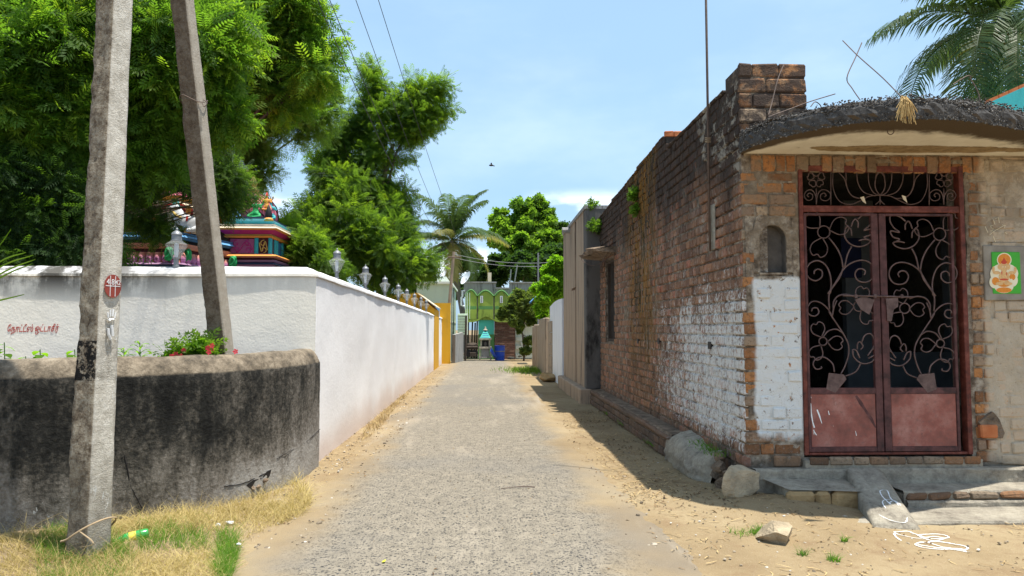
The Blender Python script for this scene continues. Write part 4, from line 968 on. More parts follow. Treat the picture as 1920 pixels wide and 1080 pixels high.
# red stencilled notice
tx = link(bpy.data.objects.new('txt', bpy.data.curves.new('txt', 'FONT'))); tx.data.body = '\u0bc7\u0ba8\u0bbe\u0b9f\u0bcd\u0b9f\u0bc0\u0bb8\u0bcd \u0b92\u0b9f\u0bcd\u0b9f\u0bbe\u0ba4\u0bc0\u0bb0\u0bcd'; tx.data.extrude = .001; tx.data.shear = .15; tx.data.offset = .012
dg = bpy.context.evaluated_depsgraph_get(); dg.update(); me = bpy.data.meshes.new_from_object(tx.evaluated_get(dg)); bpy.data.objects.remove(tx)
n = len(me.vertices); a = np.empty(n*3, np.float32); me.vertices.foreach_get('co', a); a = a.reshape(-1, 3); mn, mx_ = a.min(0), a.max(0)
pA, pB = W(11, 628, cy_-.024), W(108, 608, cy_-.024); sc_ = (pB.x-pA.x)/(mx_[0]-mn[0]); szc = (pB.z-pA.z)/(mx_[1]-mn[1])
lx, lz = (a[:, 0]-mn[0])*sc_+pA.x, (a[:, 1]-mn[1])*szc+pA.z+(a[:, 0]-mn[0])*sc_*.012; b_ = np.c_[lx, cy_+fbm(np.c_[lx, 0*lx, lz], 1.1, 35, 4)*.012-.0022-a[:, 2]*.6, lz]-np.array(wall.location)
me.vertices.foreach_set('co', b_.astype(np.float32).ravel()); me.update(); me.materials.clear(); tag(place('stencil_lettering', me, M_['red_paint'], wall), 'red stencilled Tamil lettering')

# ================================================================ dark curved planter wall
bp = [(-420, 1012), (-200, 1013), (-60, 1013), (0, 1010), (110, 1001), (215, 988), (300, 975), (400, 955), (500, 928), (560, 903), (601, 872)]
PW = smoothpts([G(x, y) for x, y in bp], 12); PW[-1].y = cy_-.01
planter = thing('planter_wall', 'low curved masonry planter wall blackened with mould, with a pale bevelled rim', 'wall', (PW[0].x, PW[0].y, 0))
prof = [(0, -.05)]+[(0, z) for z in np.linspace(.05, 1.13, 16)]+[(.035, 1.20), (.075, 1.255), (.11, 1.275), (.20, 1.28), (.23, 1.27), (.25, 1.1), (.25, .6)]
rows = []; cum = 0
for i, p in enumerate(PW):
    t = (PW[min(i+1, len(PW)-1)]-PW[max(i-1, 0)]).normalized(); nrm = Vector((-t.y, t.x, 0)); row = []
    for o_, z in prof:
        q = p+nrm*o_; q.z = z; d = fbm(np.array([[q.x, q.y, z]]), 1.6, 5, 4)[0]*.02+fbm(np.array([[q.x, q.y, z]]), 9, 9, 3)[0]*.006
        q -= nrm*d*(1 if o_ < .2 else 0)
        if o_ == 0 and z < .3:
            q += nrm*.04*max(0, vnoise(np.array([[q.x*2, q.y*2, 0]]), 1.3, 3)[0])*(.3-z)/.3
        if .0 < o_ < .22: q.z += .010*vnoise(np.array([[q.x, q.y, 0]]), 3, 8)[0]
        row.append(q)
    rows.append(row)
m = MB(); m.sheet(rows); m.build('wall_face', M_['black_mould_plaster'], planter, 'all')
def on_wall(px, py, out_=.0):
    "point of the planter wall face seen at a pixel"
    d = ray(px, py); best = None
    for i in range(len(PW)-1):
        a, b = PW[i], PW[i+1]; den = d.x*(b.y-a.y)-d.y*(b.x-a.x)
        if abs(den) < 1e-9: continue
        t = (a.x*(b.y-a.y)-a.y*(b.x-a.x))/den; s_ = ((d.x*t-a.x)*(b.x-a.x)+(d.y*t-a.y)*(b.y-a.y))/((b.x-a.x)**2+(b.y-a.y)**2)
        if (-.01 <= s_ <= 1.01 or (i == len(PW)-2 and best is None)) and t > 0: best = Vector((d.x*t, d.y*t, CAM_H+d.z*t)); nn_ = Vector((-(b-a).y, (b-a).x, 0)).normalized(); break
    return best-nn_*(out_+.004)
# cracks, drawn as thin black tubes set in the wall face
for pts, w_ in (([(214, 795), (222, 812), (232, 850), (243, 900), (252, 925), (270, 957)], .0045), ([(420, 912), (450, 908), (480, 896), (505, 883)], .006), ([(520, 860), (545, 846), (575, 828), (600, 805)], .003), ([(540, 850), (541, 872)], .002)):
    m = MB(); P_ = smoothpts([on_wall(x+random.uniform(-1, 1), y, -.006) for x, y in pts], 6); P_ = [p+Vector((random.uniform(-.004, .004), 0, random.uniform(-.003, .003))) for p in P_]
    m.tube(P_, [w_*random.uniform(.5, 1.2) for _ in P_], 4); m.build('crack', M_['t_black'], planter)
m = MB(); P_ = [on_wall(x, y, -.004) for x, y in ((462, 910), (475, 900), (492, 896), (500, 884), (509, 880), (506, 892), (497, 905), (488, 915), (470, 916))]; m.prism(P_, (0, -.004, 0)); m.build('hollow_shade', M_['t_black'], planter)  # flat black patch in place of the shade inside a hollow
for k, (px, py) in enumerate(((484, 912), (495, 900), (474, 915))): rock('rubble_stone', on_wall(px, py, .0), (.035, .03, .025), 70+k, 'rubble', parent=planter)
# planter soil
m = MB(); poly = []
inner = [rows[i][-2] for i in range(0, len(rows), 4)]
pts = [(p.x, p.y) for p in inner]; sheet = []
for (x, y) in pts: sheet.append([(x, y+(cy_+.02-y)*t, 1.09+.03*vnoise(np.array([[x*3, y+t*3, 0]]), 1, 2)[0]) for t in np.linspace(0, 1, 8)])
m.sheet(sheet); tag(m.build('planter_soil', M_['soil'], None, 'all'), kind='structure')

# ================================================================ concrete poles
def pole(name, label, base, top, w0, w1, rot, p1):
    t = thing(name, label, 'utility pole', (base.x, base.y, base.z)); ax = (top-base); L = ax.length; ax.normalize(); nr_ = int(L/.035); per = []
    for k in range(4):
        for j in range(7):
            s_ = -1+2*j/7; c_ = .10
            a = (s_, -1) if k == 0 else (1, s_) if k == 1 else (-s_, 1) if k == 2 else (-1, -s_)
            per.append(a)
    per = [(x*(1-.0*abs(y)), y) for x, y in per]; per = [tuple(c_*(.955 if abs(abs(x)-abs(y)) < .02 else 1) for c_ in (x, y)) for x, y in per]
    u = Vector((math.cos(rot), math.sin(rot), 0)); u = (u-ax*u.dot(ax)).normalized(); v = ax.cross(u); V = []; np_ = len(per)
    for i in range(nr_+1):
        f = i/nr_; c_ = base.lerp(top, f); w_ = w0+(w1-w0)*f
        for x, y in per: V.append(c_+u*x*w_/2+v*y*w_/2)
    V = np.array([tuple(p) for p in V]); C_ = np.repeat(np.array([tuple(base.lerp(top, i/nr_)) for i in range(nr_+1)]), np_, 0); D = V-C_; D /= np.linalg.norm(D, axis=1)[:, None]
    lft = np.clip(-D[:, 0]*1.5+.4, .15, 1)
    dz = (fbm(V, 9, 4, 4)*.016+np.abs(fbm(V*np.array([1, 1, .6]), 26, 8, 3))*-.014)*lft+fbm(V, 3, 2, 3)*.006
    V = V+D*dz[:, None]
    i = np.arange(np_)[None, :]+np.arange(nr_)[:, None]*np_; i2 = (np.arange(np_)+1) % np_; i2 = i2[None, :]+np.arange(nr_)[:, None]*np_
    q = np.stack([i, i2, i2+np_, i+np_], -1).reshape(-1, 4)
    me = mesh_np('shaft', V-np.array(t.location), quads=q, attrs={'p1': [p1]*len(V)}); place('shaft', me, M_['pole_concrete'], t); return t
b1 = G(163, 1050); f1 = W(215, 0, b1.y); d1_ = (f1-b1)/(f1.z-b1.z); top1 = b1+d1_*8.2; b1.z = -.1
p_main = pole('concrete_pole', 'thick rough concrete utility pole in the dry grass with a red number disc', b1, top1, .19, .12, R(71), 1.)
b2 = W(419, 690, 6.55); f2_ = W(342, 0, 6.15); d2_ = (f2_-b2)/(f2_.z-b2.z); top2 = b2+d2_*6.6; b2 = b2-d2_*(b2.z-1.0)
p_str = pole('strut_pole', 'leaning square concrete pole rising out of the planter behind the curved dark wall', b2, top2, .165, .13, R(84), 0.)
def pole_face(py, side):
    pass
# number disc painted on the right face of the main pole
u_ = Vector((math.cos(R(71)), math.sin(R(71)), 0)); fn = Vector((u_.y, -u_.x, 0)); c_ = b1+d1_*(W(210, 537, b1.y).z-b1.z)
wd = .19+(.12-.19)*(c_.z/8.2); fc = c_+fn*(wd/2+.010)
def disc_pts(cx, cy, rx, rz, n=24, off=0.): return [fc+u_*(cx+rx*math.cos(2*math.pi*k/n))+Vector((0, 0, cy+rz*math.sin(2*math.pi*k/n)))+fn*off for k in range(n)]
dcx = wd*.02
m = MB(); m.prism(disc_pts(dcx, 0, .068, .077), fn*.002); dk = m.build('number_disc', M_['sign_red'], p_main)
m = MB()
for x in (-.022, .018): m.prism([fc+u_*(dcx+x+a)+Vector((0, 0, z))+fn*.0022 for a, z in ((-.0022, -.068), (.0022, -.068), (.0022, .068), (-.0022, .068))], fn*.001)
m.prism([fc+u_*(dcx+a)+Vector((0, 0, z))+fn*.0024 for a, z in ((-.058, -.002), (.058, -.002), (.058, .003), (-.058, .003))], fn*.001)
m.build('painted_line', M_['white_mark'], dk)
def text_mesh(body, size, ext=.0006):
    t = link(bpy.data.objects.new('txt', bpy.data.curves.new('txt', 'FONT'))); t.data.body = body; t.data.size = size; t.data.extrude = ext; t.data.align_x = 'CENTER'
    dg = bpy.context.evaluated_depsgraph_get(); dg.update(); me = bpy.data.meshes.new_from_object(t.evaluated_get(dg)); bpy.data.objects.remove(t); return me
for s_, x in (('4', -.040), ('8', -.002), ('42', .038)):
    me = text_mesh(s_, .052 if len(s_) == 1 else .046); me.materials.clear(); o = place('painted_digit', me, M_['white_mark'], dk)
    p = fc+u_*(dcx+x)+Vector((0, 0, .010))+fn*.0035-wloc(dk); o.matrix_local = Matrix.Translation(p) @ Matrix(((u_.x, 0, fn.x), (u_.y, 0, fn.y), (0, 1, 0))).to_4x4()
# white hand print below the disc
m = MB(); hz = W(205, 602, b1.y).z-fc.z
def smear(pts, w_): m.tube([fc+u_*(dcx+x)+Vector((0, 0, hz+z))+fn*.0005 for x, z in pts], w_, 6)
for pts, w_ in (([(-.028, .02), (-.034, .055)], .006), ([(-.012, .03), (-.014, .075)], .006), ([(.006, .03), (.010, .078)], .006), ([(.022, .02), (.030, .058)], .005), ([(-.022, 0), (-.01, .012), (.012, .01)], .010), ([(-.026, -.05), (-.02, -.09), (-.005, -.12)], .009), ([(.0, -.03), (.012, -.10)], .010)): smear(pts, w_)
m.build('hand_print', M_['white_mark'], p_main)
# wire lashed round the strut, rope round the main pole
m = MB(); c_ = b2+d2_*(W(372, 186, 6.2).z-b2.z); m.tube([c_+Vector((.125*math.cos(a)*.9, .11*math.sin(a), .03*math.sin(a*2)-.0)) for a in np.linspace(0, 2*math.pi*2, 40)], .0035, 5)
m.tube(smoothpts([c_+Vector((.10, -.05, -.0)), c_+Vector((.14, -.06, -.03)), c_+Vector((.12, -.07, -.07)), c_+Vector((.10, -.06, -.03))]), .004, 5); m.build('binding_wire', M_['steel_rust'], p_str)
rope = MB(); cc = b1+d1_*.32; pts = [cc+Vector((.155*math.cos(a), .145*math.sin(a), (.11*math.cos(a+.4) if math.cos(a+.4) > 0 else .05*math.cos(a+.4))-.05)) for a in np.linspace(0, 2*math.pi, 40)]
rope.tube(pts, .0055, 6); rope.tube([p+Vector((.006, -.006, .012*math.sin(i*.3))) for i, p in enumerate(pts[:24])], .0045, 6); rope.tube(smoothpts([pts[30], pts[30]+Vector((.1, -.02, -.07)), pts[33]+Vector((-.06, -.02, -.14))]), .004, 5)
o = rope.build('rope', M_['rope']); drop(o, pts[0]); tag(o, 'old tan rope looped round the foot of the thick concrete pole', 'rope')

# ================================================================ wall lamps
def make_lamp():
    t = thing('wall_lamp', 'x', 'lamp')
    m = MB(); m.lathe([(.034, -.02), (.034, .02), (.026, .025), (.026, .09), (.040, .10), (.040, .108)], n=14); m.build('base', M_['steel_grey'], t, True)
    m = MB(); pr__ = [(.042, .108)]+[(.042+.068*k/9+(.003 if k % 2 else 0), .108+.135*k/9) for k in range(1, 10)]+[(.092, .262), (.055, .285)]
    m.lathe(pr__, n=18); m.build('shade', M_['lamp_plastic'], t, False)
    m = MB(); m.lathe([(.018, .11), (.022, .15), (.022, .25), (.012, .262)], n=10); m.build('bulb', M_['t_white'], t, True)
    m = MB(); m.lathe([(.060, .280), (.062, .288), (.052, .292), (.050, .345), (.056, .352), (.048, .372), (.022, .392), (.010, .398), (.013, .41), (.004, .425)], n=16); m.build('cap', M_['steel_grey'], t, True)
    return t
lamp0 = make_lamp(); GL = 'glass urn lamps along the top of the white wall'
dep = [9.75, 12.06, 14.4, 16.6, 18.4, 20.4, 22.4, 24.4, 26.3, 28.2]
ordw = ['nearest', 'second', 'third', 'fourth', 'fifth', 'sixth', 'seventh', 'eighth', 'ninth', 'farthest']
for k, Y in enumerate(dep):
    o = lamp0 if k == 0 else copy_tree(lamp0); o.location = (cx_-.15, Y, zr+ztop(Y)-.01); o['group'] = GL; o.rotation_euler = (0, 0, k)
    o['label'] = f'{ordw[k]} urn lamp in the row along the lane side of the white wall'
o = copy_tree(lamp0); p = W(330, 497, cy_+.15); o.location = (p.x, cy_+.15, zr-.01); o['group'] = GL; o.scale = (1.06,)*3; o['label'] = 'clear urn lamp between the two poles on the camera facing run of the white wall'

# ================================================================ leaf, grass helpers
def blades(name, P, H, lean, wid, mat, seed, curl=.5, extra=None):
    rs = np.random.RandomState(seed); n = len(P); a = rs.rand(n)*2*np.pi; d = np.c_[np.cos(a), np.sin(a), 0*a]; s_ = np.c_[-np.sin(a), np.cos(a), 0*a]
    L = lean*(.4+rs.rand(n)); ts = [0, .35, .7, 1.]; V = []; 
    tw = rs.rand(n)*2*np.pi; sd = np.c_[np.cos(tw), np.sin(tw), 0*tw]
    for t in ts:
        c_ = P+d*(L*H*(t**1.6))[:, None]+np.array([0, 0, 1])*(H*(t-curl*L*t*t*.55))[:, None]
        w_ = (wid*(1-t*.9))*(.7+.6*rs.rand(n))
        V.append(c_-sd*w_[:, None]/2); V.append(c_+sd*w_[:, None]/2)
    V = np.stack(V, 1).reshape(-1, 3); b = np.arange(n)[:, None]*8; q = np.concatenate([b+np.array([[2*k, 2*k+1, 2*k+3, 2*k+2]]) for k in range(3)], 1).reshape(-1, 4)
    r = np.repeat(rs.rand(n), 8); o = place(name, mesh_np(name, V, quads=q, rnd=r), mat); return o
rs = np.random.RandomState(4)
def scatter(n, poly_px, clump=1.5, seed=1, thr=-.2):
    "random ground points inside a pixel polygon traced on the ground, thinned by noise"
    Q = np.array([tuple(G(x, y))[:2] for x, y in poly_px]); lo, hi = Q.min(0), Q.max(0); out_ = []
    rs = np.random.RandomState(seed)
    while sum(len(o) for o in out_) < n:
        p = lo+(hi-lo)*rs.rand(6000, 2); ins = np.zeros(len(p), bool)
        for (x1, y1), (x2, y2) in zip(Q, np.roll(Q, -1, 0)):
            c_ = ((y1 > p[:, 1]) != (y2 > p[:, 1])) & (p[:, 0] < (x2-x1)*(p[:, 1]-y1)/(y2-y1+1e-12)+x1); ins ^= c_
        p = p[ins]; p3 = np.c_[p, 0*p[:, 0]]; k = fbm(p3, clump, seed+5, 3) > thr+.25*rs.randn(len(p)); out_.append(p3[k])
    P_ = np.concatenate(out_)[:n]; P_[:, 2] = gheight(P_)-.01; return P_
dry_poly = [(-260, 1100), (0, 1015), (120, 1008), (215, 992), (300, 978), (400, 958), (505, 930), (560, 905), (585, 938), (570, 968), (500, 995), (470, 1010), (440, 1060), (420, 1110), (300, 1260), (-300, 1260)]
Pd = scatter(24000, dry_poly, 2.2, 3, -.12)
near_wall = np.clip((Pd[:, 1]-5.0)/1.6, 0, 1); Hh = (.04+.09*np.random.RandomState(1).rand(len(Pd))**1.5)*(1+1.0*near_wall)*(1+.5*fbm(Pd, 1.8, 8, 2))
tag(blades('dry_grass', Pd, Hh, 1.25, .0042, M_['grass_dry'], 5, .75), 'dry straw coloured grass matted along the foot of the dark curved wall', 'grass', kind='stuff')
Pg = np.concatenate([scatter(2600, [(70, 1085), (60, 1030), (100, 1000), (200, 1015), (250, 1045), (240, 1120), (60, 1120)], 2.5, 7, -.1), scatter(1300, [(400, 1080), (410, 1010), (440, 1000), (450, 1030), (430, 1110)], 2, 8, -.2), scatter(900, [(250, 990), (330, 980), (400, 985), (390, 1040), (260, 1050)], 2, 9, .0)])
tag(blades('green_grass', Pg, .05+.09*rs.rand(len(Pg)), .8, .0045, M_['grass_green'], 6, .5), 'fresh green grass tufts round the foot of the thick pole', 'grass', kind='stuff')
Pt = scatter(900, [(676, 820), (690, 800), (755, 742), (768, 738), (735, 775), (705, 812), (680, 828)], 4, 12, -.3); Pt[:, 2] = 0
b = NB('grass_orange'); b.pbr(b.mix(b.rnd(), (.30, .19, .07), (.46, .35, .16)), .8)
tag(blades('orange_grass', Pt, .06+.08*rs.rand(len(Pt)), 1.0, .006, M_['grass_orange'], 9, .7), 'withered orange grass along the foot of the white wall', 'grass', kind='stuff')
rs7 = np.random.RandomState(77); Pw = Pd[rs7.choice(len(Pd), 1500, replace=False)]; Pw = Pw[fbm(Pw, 3.1, 19, 2) > -.05]
tag(blades('dry_grass', Pw, .12+.16*rs7.rand(len(Pw)), 1.1, .0036, M_['grass_dry'], 78, .6), 'long dry grass wisps standing out of the matted straw by the curved wall', 'grass', kind='stuff')
tag(blades('dead_grass', Pd[::6]+[.01, .01, 0], .03+.05*rs7.rand(len(Pd[::6])), 1.6, .005, M_['straw_bit'] if 'straw_bit' in MATS else M_['rope'], 79, .9), 'brown dead thatch under the dry straw by the curved wall', 'grass', kind='stuff')
# small weeds on the right: sand tufts and ledge plants
tuft = []
for (px, py, n_, r_) in ((1418, 1000, 90, .05), (1390, 1003, 50, .09), (1563, 1055, 60, .04), (1583, 1025, 40, .02), (1504, 1043, 40, .03), (1533, 955, 50, .05), (1425, 995, 30, .02)):
    g0 = G(px, py); a = rs.rand(n_)*6.28; q = r_*np.sqrt(rs.rand(n_)); p3 = np.c_[g0.x+q*np.cos(a), g0.y+q*np.sin(a), 0*a]; p3[:, 2] = gheight(p3); tuft.append(p3)
tuft = np.concatenate(tuft); tag(blades('weed_tufts', tuft, .03+.05*rs.rand(len(tuft)), 1.1, .005, M_['grass_green'], 15, .6), 'tiny green weed tufts dotted over the sand by the steps', 'grass', kind='stuff')
P_ = []
for k in range(420):
    y = rs.choice([6.75, 6.95, 7.15, 7.3, 9.0, 9.05, 11.0, 12.3])+.12*rs.randn(); P_.append((XW-.10+.06*rs.randn() if y < 8 else XW-.215+.02*rs.randn(), y, (.30 if y < 8 else .03)+.02*rs.rand()))
P_ = np.array(P_); tag(blades('ledge_weeds', P_, .03+.05*rs.rand(len(P_)), 1.4, .009, M_['grass_green'], 16, .6), 'small creeping weeds on the ledge at the foot of the brick wall', 'grass', kind='stuff')
# litter: dry bits, pebbles
def bits(name, n, box, s0, s1, mat, seed, label, flatk=.35, band=None):
    rs = np.random.RandomState(seed); x = box[0]+(box[1]-box[0])*rs.rand(n); y = box[2]+(box[3]-box[2])*rs.rand(n)**1.3; m = MB(); random.seed(seed)
    if band is not None: x = band(x, y, rs)
    P_ = np.c_[x, y, 0*x]; h = np.maximum(gheight(P_), .012*(np.abs(x+.17) < 1.2)); keep_ = fbm(P_, 1.7, seed, 3) > -.1+.2*rs.randn(n)
    for (a, b_, _), hh in zip(P_[keep_], h[keep_]):
        s_ = random.uniform(s0, s1)*(1 if random.random() < .93 else 2); m.ball((a, b_, hh+s_*flatk*.4), (s_*random.uniform(.7, 1.4), s_*random.uniform(.7, 1.4), s_*flatk), 6, 4, random.random(), .3)
    return tag(m.build(name, mat), label, 'gravel', kind='stuff')
def mat_peb():
    b = NB('pebble'); b.pbr(b.ramp(b.rnd(), [(0, (.10, .08, .06)), (.5, (.28, .22, .15)), (.85, (.42, .36, .28)), (1, (.6, .58, .54))]), .9)
    b = NB('straw_bit'); b.pbr(b.mix(b.rnd(), (.16, .09, .04), (.52, .38, .18)), .9)
mat_peb()
bits('verge_pebbles', 1100, (-1.9, -1.2, 5, 22), .004, .013, M_['pebble'], 21, 'loose pebbles and crumbs along the left edge of the lane', .6)
bits('sand_pebbles', 650, (1.0, 4.8, 4.0, 9), .003, .010, M_['pebble'], 22, 'small pebbles scattered over the sand on the right', .6)
def stalks(name, n, box, mat, seed, label, l0=.03, l1=.10, thr=.0):
    rs = np.random.RandomState(seed); x = box[0]+(box[1]-box[0])*rs.rand(n); y = box[2]+(box[3]-box[2])*rs.rand(n); P_ = np.c_[x, y, 0*x]; P_ = P_[fbm(P_, 1.6, seed, 3) > thr+.15*rs.randn(n)]
    P_[:, 2] = np.maximum(gheight(P_), .013*(np.abs(P_[:, 0]+.17) < 1.2))+.004; n = len(P_); a = rs.rand(n)*6.28; L = l0+(l1-l0)*rs.rand(n)**2; d = np.c_[np.cos(a), np.sin(a), .12*rs.randn(n)]*L[:, None]; s_ = np.c_[-np.sin(a), np.cos(a), 0*a]*.0034
    mid = P_+d*.5+np.c_[s_[:, :2]*4*rs.randn(n)[:, None], .004+0*a]; V = np.stack([P_-s_, P_+s_, mid-s_, mid+s_, P_+d-s_*.5, P_+d+s_*.5], 1).reshape(-1, 3); b = np.arange(n)[:, None]*6
    q = np.concatenate([b+np.array([[0, 1, 3, 2]]), b+np.array([[2, 3, 5, 4]])], 1).reshape(-1, 4); return tag(place(name, mesh_np(name, V, quads=q, rnd=np.repeat(rs.rand(n), 6)), mat), label, 'litter', kind='stuff')
stalks('dry_litter', 5200, (1.3, 2.4, 5.9, 13), M_['straw_bit'], 31, 'dry stalks and leaf litter in the shade beside the brick house', thr=-.05)
stalks('sand_litter', 1300, (1.2, 5.0, 3.9, 6.2), M_['straw_bit'], 32, 'dry straw bits on the sand in front of the steps', thr=.05)
stalks('verge_litter', 2600, (-1.95, -1.3, 5.5, 24), M_['straw_bit'], 33, 'dry bits along the foot of the white wall', thr=-.1)

# ================================================================ kolam drawings
def ribbon(pts, w_, hf, nm, lab):
    t = MB(); P_ = smoothpts(pts, 6); L, Rr = [], []
    for i, p in enumerate(P_):
        d = (P_[min(i+1, len(P_)-1)]-P_[max(i-1, 0)]); d.z = 0; d.normalize(); s_ = Vector((-d.y, d.x, 0))*w_*random.uniform(.6, 1.15)/2
        a, b_ = p+s_, p-s_; a.z = hf(a); b_.z = hf(b_); L.append(a); Rr.append(b_)
    t.sheet([L, Rr]); return t
def gh(p): return float(gheight(np.array([[p.x, p.y, 0]]))[0])+.004
kol = thing('floor_drawing', 'white chalk powder petal drawing on the sunlit sand in front of the ramp', 'floor drawing', G(1745, 1016))
for pts in ([(1676, 1000), (1700, 996), (1722, 1003), (1745, 1010), (1778, 1008), (1768, 1002), (1740, 1001), (1722, 1004), (1740, 1012), (1780, 1018), (1812, 1024), (1808, 1029), (1770, 1026), (1738, 1018), (1722, 1020), (1718, 1026), (1745, 1031), (1785, 1030), (1812, 1033)],
            [(1676, 1000), (1690, 1006), (1722, 1010), (1750, 1006), (1770, 1010), (1745, 1016), (1722, 1020)], [(1676, 1003), (1680, 1010), (1690, 1017)], [(1720, 1024), (1760, 1028), (1800, 1028), (1812, 1033)]):
    ribbon([G(x, y) for x, y in pts], .013, gh, 'x', 'x').build('powder_line', M_['chalk'], kol)
kol2 = thing('floor_drawing', 'pale white chalk powder flower drawn on the sloping concrete ramp', 'floor drawing', W(1680, 940, 5.8))
def ramp_pt(px, py):
    n_ = (RQ[1]-RQ[0]).cross(RQ[3]-RQ[0]).normalized(); d = ray(px, py); o_ = Vector((0, 0, CAM_H)); t = (RQ[0]-o_).dot(n_)/d.dot(n_); return o_+d*t
for pts in ([(1655, 922), (1650, 925), (1655, 935), (1665, 945), (1678, 958), (1690, 962), (1692, 955), (1680, 944), (1665, 940), (1655, 944), (1660, 955), (1675, 962), (1690, 963)], [(1655, 922), (1664, 924), (1670, 938), (1680, 944)], [(1692, 960), (1700, 972), (1698, 983), (1680, 982), (1660, 975), (1648, 968)], [(1668, 946), (1675, 943), (1684, 950), (1676, 956), (1668, 946)]):
    ribbon([ramp_pt(x, y) for x, y in pts], .010, lambda p: p.z+.016, 'x', 'x').build('powder_line', M_['chalk'], kol2)
# ================================================================ small things
m = MB(); c_ = Vector((0, 0, 0)); m.lathe([(.012, -.115), (.0135, -.10), (.012, -.085), (.030, -.05), (.034, -.02), (.031, 0), (.034, .02), (.034, .09), (.028, .105), (.008, .108)], n=14)
bt = thing('plastic_bottle', 'crushed green plastic drink bottle with a yellow label lying in the grass', 'bottle', G(246, 1026)+Vector((0, 0, .07)))
m.build('bottle_body', M_['bottle_green'], bt, True, True); m = MB(); m.lathe([(.0345, -.015), (.0345, .03)], n=14); m.build('bottle_label', simple('label_yellow', (.75, .6, .08), .5), bt, True, True)
bt.rotation_euler = (0, R(82), R(25))
for k, (px, py, s_) in enumerate(((410, 997, .022), (430, 992, .025), (447, 1034, .018))):
    o = rock('paper_scrap', G(px, py)+Vector((0, 0, .05)), (s_*1.2, s_, s_*.7), 90+k, 't_white'); tag(o, ('left', 'right', 'lowest')[k]+' of three crumpled white scraps in the dry grass by the road', 'litter')
m = MB(); m.tube(smoothpts([G(940, 916, .022), G(957, 914, .022), G(980, 912, .03), G(1003, 913, .022)]), [.004]*10+[.006]*9, 6); o = m.build('twig', M_['steel_rust']); drop(o, G(970, 914)); tag(o, 'thin brown twig lying across the middle of the road', 'twig')
m = MB(); p = G(720, 1053, .02); m.prism([p+Vector(v) for v in ((-.012, -.015, 0), (.006, -.02, .004), (.014, .0, .01), (.004, .022, .004), (-.01, .01, .0))], (0, 0, .002)); o = m.build('fallen_leaf', simple('leaf_yellow', (.7, .72, .05), .5)); drop(o, p); tag(o, 'single yellow leaf fallen on the road in the foreground', 'leaf')
# black bird high above the lane
m = MB(); p = W(921, 310, 30); m.ball(p, (.10, .05, .04), 8, 6); m.prism([p+Vector(v) for v in ((-.02, 0, .02), (.05, 0, .02), (.02, .0, .12), (-.03, 0, .10))], (0, .01, 0)); m.prism([p+Vector(v) for v in ((.08, 0, 0), (.15, 0, -.01), (.15, 0, -.04), (.07, 0, -.03))], (0, .03, 0)); o = m.build('bird', M_['t_black']); drop(o, p); tag(o, 'small black bird flying in the open sky above the lane', 'bird')
# mast strapped to the side wall
m = MB(); yM = WX(1330, 460, XW-.05).y; pz0, pz1 = WX(1331, 470, XW-.05).z, 7.5
mast = thing('mast_pipe', 'tall thin grey pipe strapped upright to the brick side wall', 'pipe', (XW-.045, yM, pz0)); m.tube([(XW-.045, yM, pz0), (XW-.04, yM+.01, 4.2), (XW-.045, yM, pz1)], .013, 8); m.build('pipe', M_['steel_rust'], mast, 'all')
m = MB(); zz_ = WX(1328, 262, XW-.045).z
for dz in (-.02, .0, .02): m.tube([Vector((XW-.045+.03*math.cos(a), yM+.03*math.sin(a), zz_+dz+.01*math.sin(a))) for a in np.linspace(0, 6.3, 14)], .004, 5)
m.build('binding_wire', M_['rope'], mast)
m = MB(); m.cbox(XW-.02, XW+.008, yM-.06, yM+.07, WX(1335, 470, XW).z, WX(1335, 385, XW).z, .01, 0, .006); m.build('cement_pad', M_['cement'], side_wall)
# straw bundle hung on the canopy rim
p = W(1692, 185, 5.15); sb = thing('straw_bundle', 'frayed golden straw bundle hung from the rim of the gate canopy', 'straw bundle', p); m = MB(); random.seed(5)
for k in range(90):
    a = random.uniform(0, 6.28); r_ = random.uniform(.005, .07); L = random.uniform(.08, .20); q = p+Vector((random.uniform(-.02, .02), -.01+random.uniform(-.01, .01), random.uniform(-.01, .02)))
    m.tube([q, q+Vector((r_*math.cos(a)*.6, -.012-abs(r_*math.sin(a))*.5, -L*.4)), q+Vector((r_*math.cos(a)*1.2, -.02-abs(r_*math.sin(a))*.3, -L))], .0028, 4)
m.build('straw', M_['straw'], sb)
def flakes(name, n, box, mat, seed, label, s0=.008, s1=.022, thr=0.):
    "small curled dead leaves lying about"
    rs = np.random.RandomState(seed); P_ = np.c_[box[0]+(box[1]-box[0])*rs.rand(n), box[2]+(box[3]-box[2])*rs.rand(n)**1.2, np.zeros(n)]; P_ = P_[fbm(P_, 1.4, seed, 3) > thr+.15*rs.randn(n)]; n = len(P_)
    P_[:, 2] = np.maximum(gheight(P_), .013*(np.abs(P_[:, 0]+.17) < 1.2))+.005; a = rs.rand(n)*6.28; L = s0+(s1-s0)*rs.rand(n); d = np.c_[np.cos(a), np.sin(a), .35*rs.randn(n)]*L[:, None]; s_ = np.c_[-np.sin(a), np.cos(a), .4*rs.randn(n)]*L[:, None]*.45
    V = np.stack([P_-d, P_+s_+[0, 0, .004], P_+d, P_-s_+[0, 0, .006]], 1).reshape(-1, 3); V[:, 2] = np.maximum(V[:, 2], np.repeat(P_[:, 2], 4)-.003); q = np.arange(n)[:, None]*4+np.array([[0, 1, 2, 3]])
    return tag(place(name, mesh_np(name, V, quads=q, rnd=np.repeat(rs.rand(n), 4)), mat), label, 'litter', kind='stuff')
b = NB('dead_leaf'); b.pbr(b.ramp(b.rnd(), [(0, (.05, .03, .018)), (.5, (.16, .095, .045)), (1, (.34, .24, .12))]), .85)
flakes('dead_leaves', 1500, (1.1, 2.15, 5.6, 14), M_['dead_leaf'], 61, 'dead brown leaves gathered in the shade along the brick house', thr=.0)
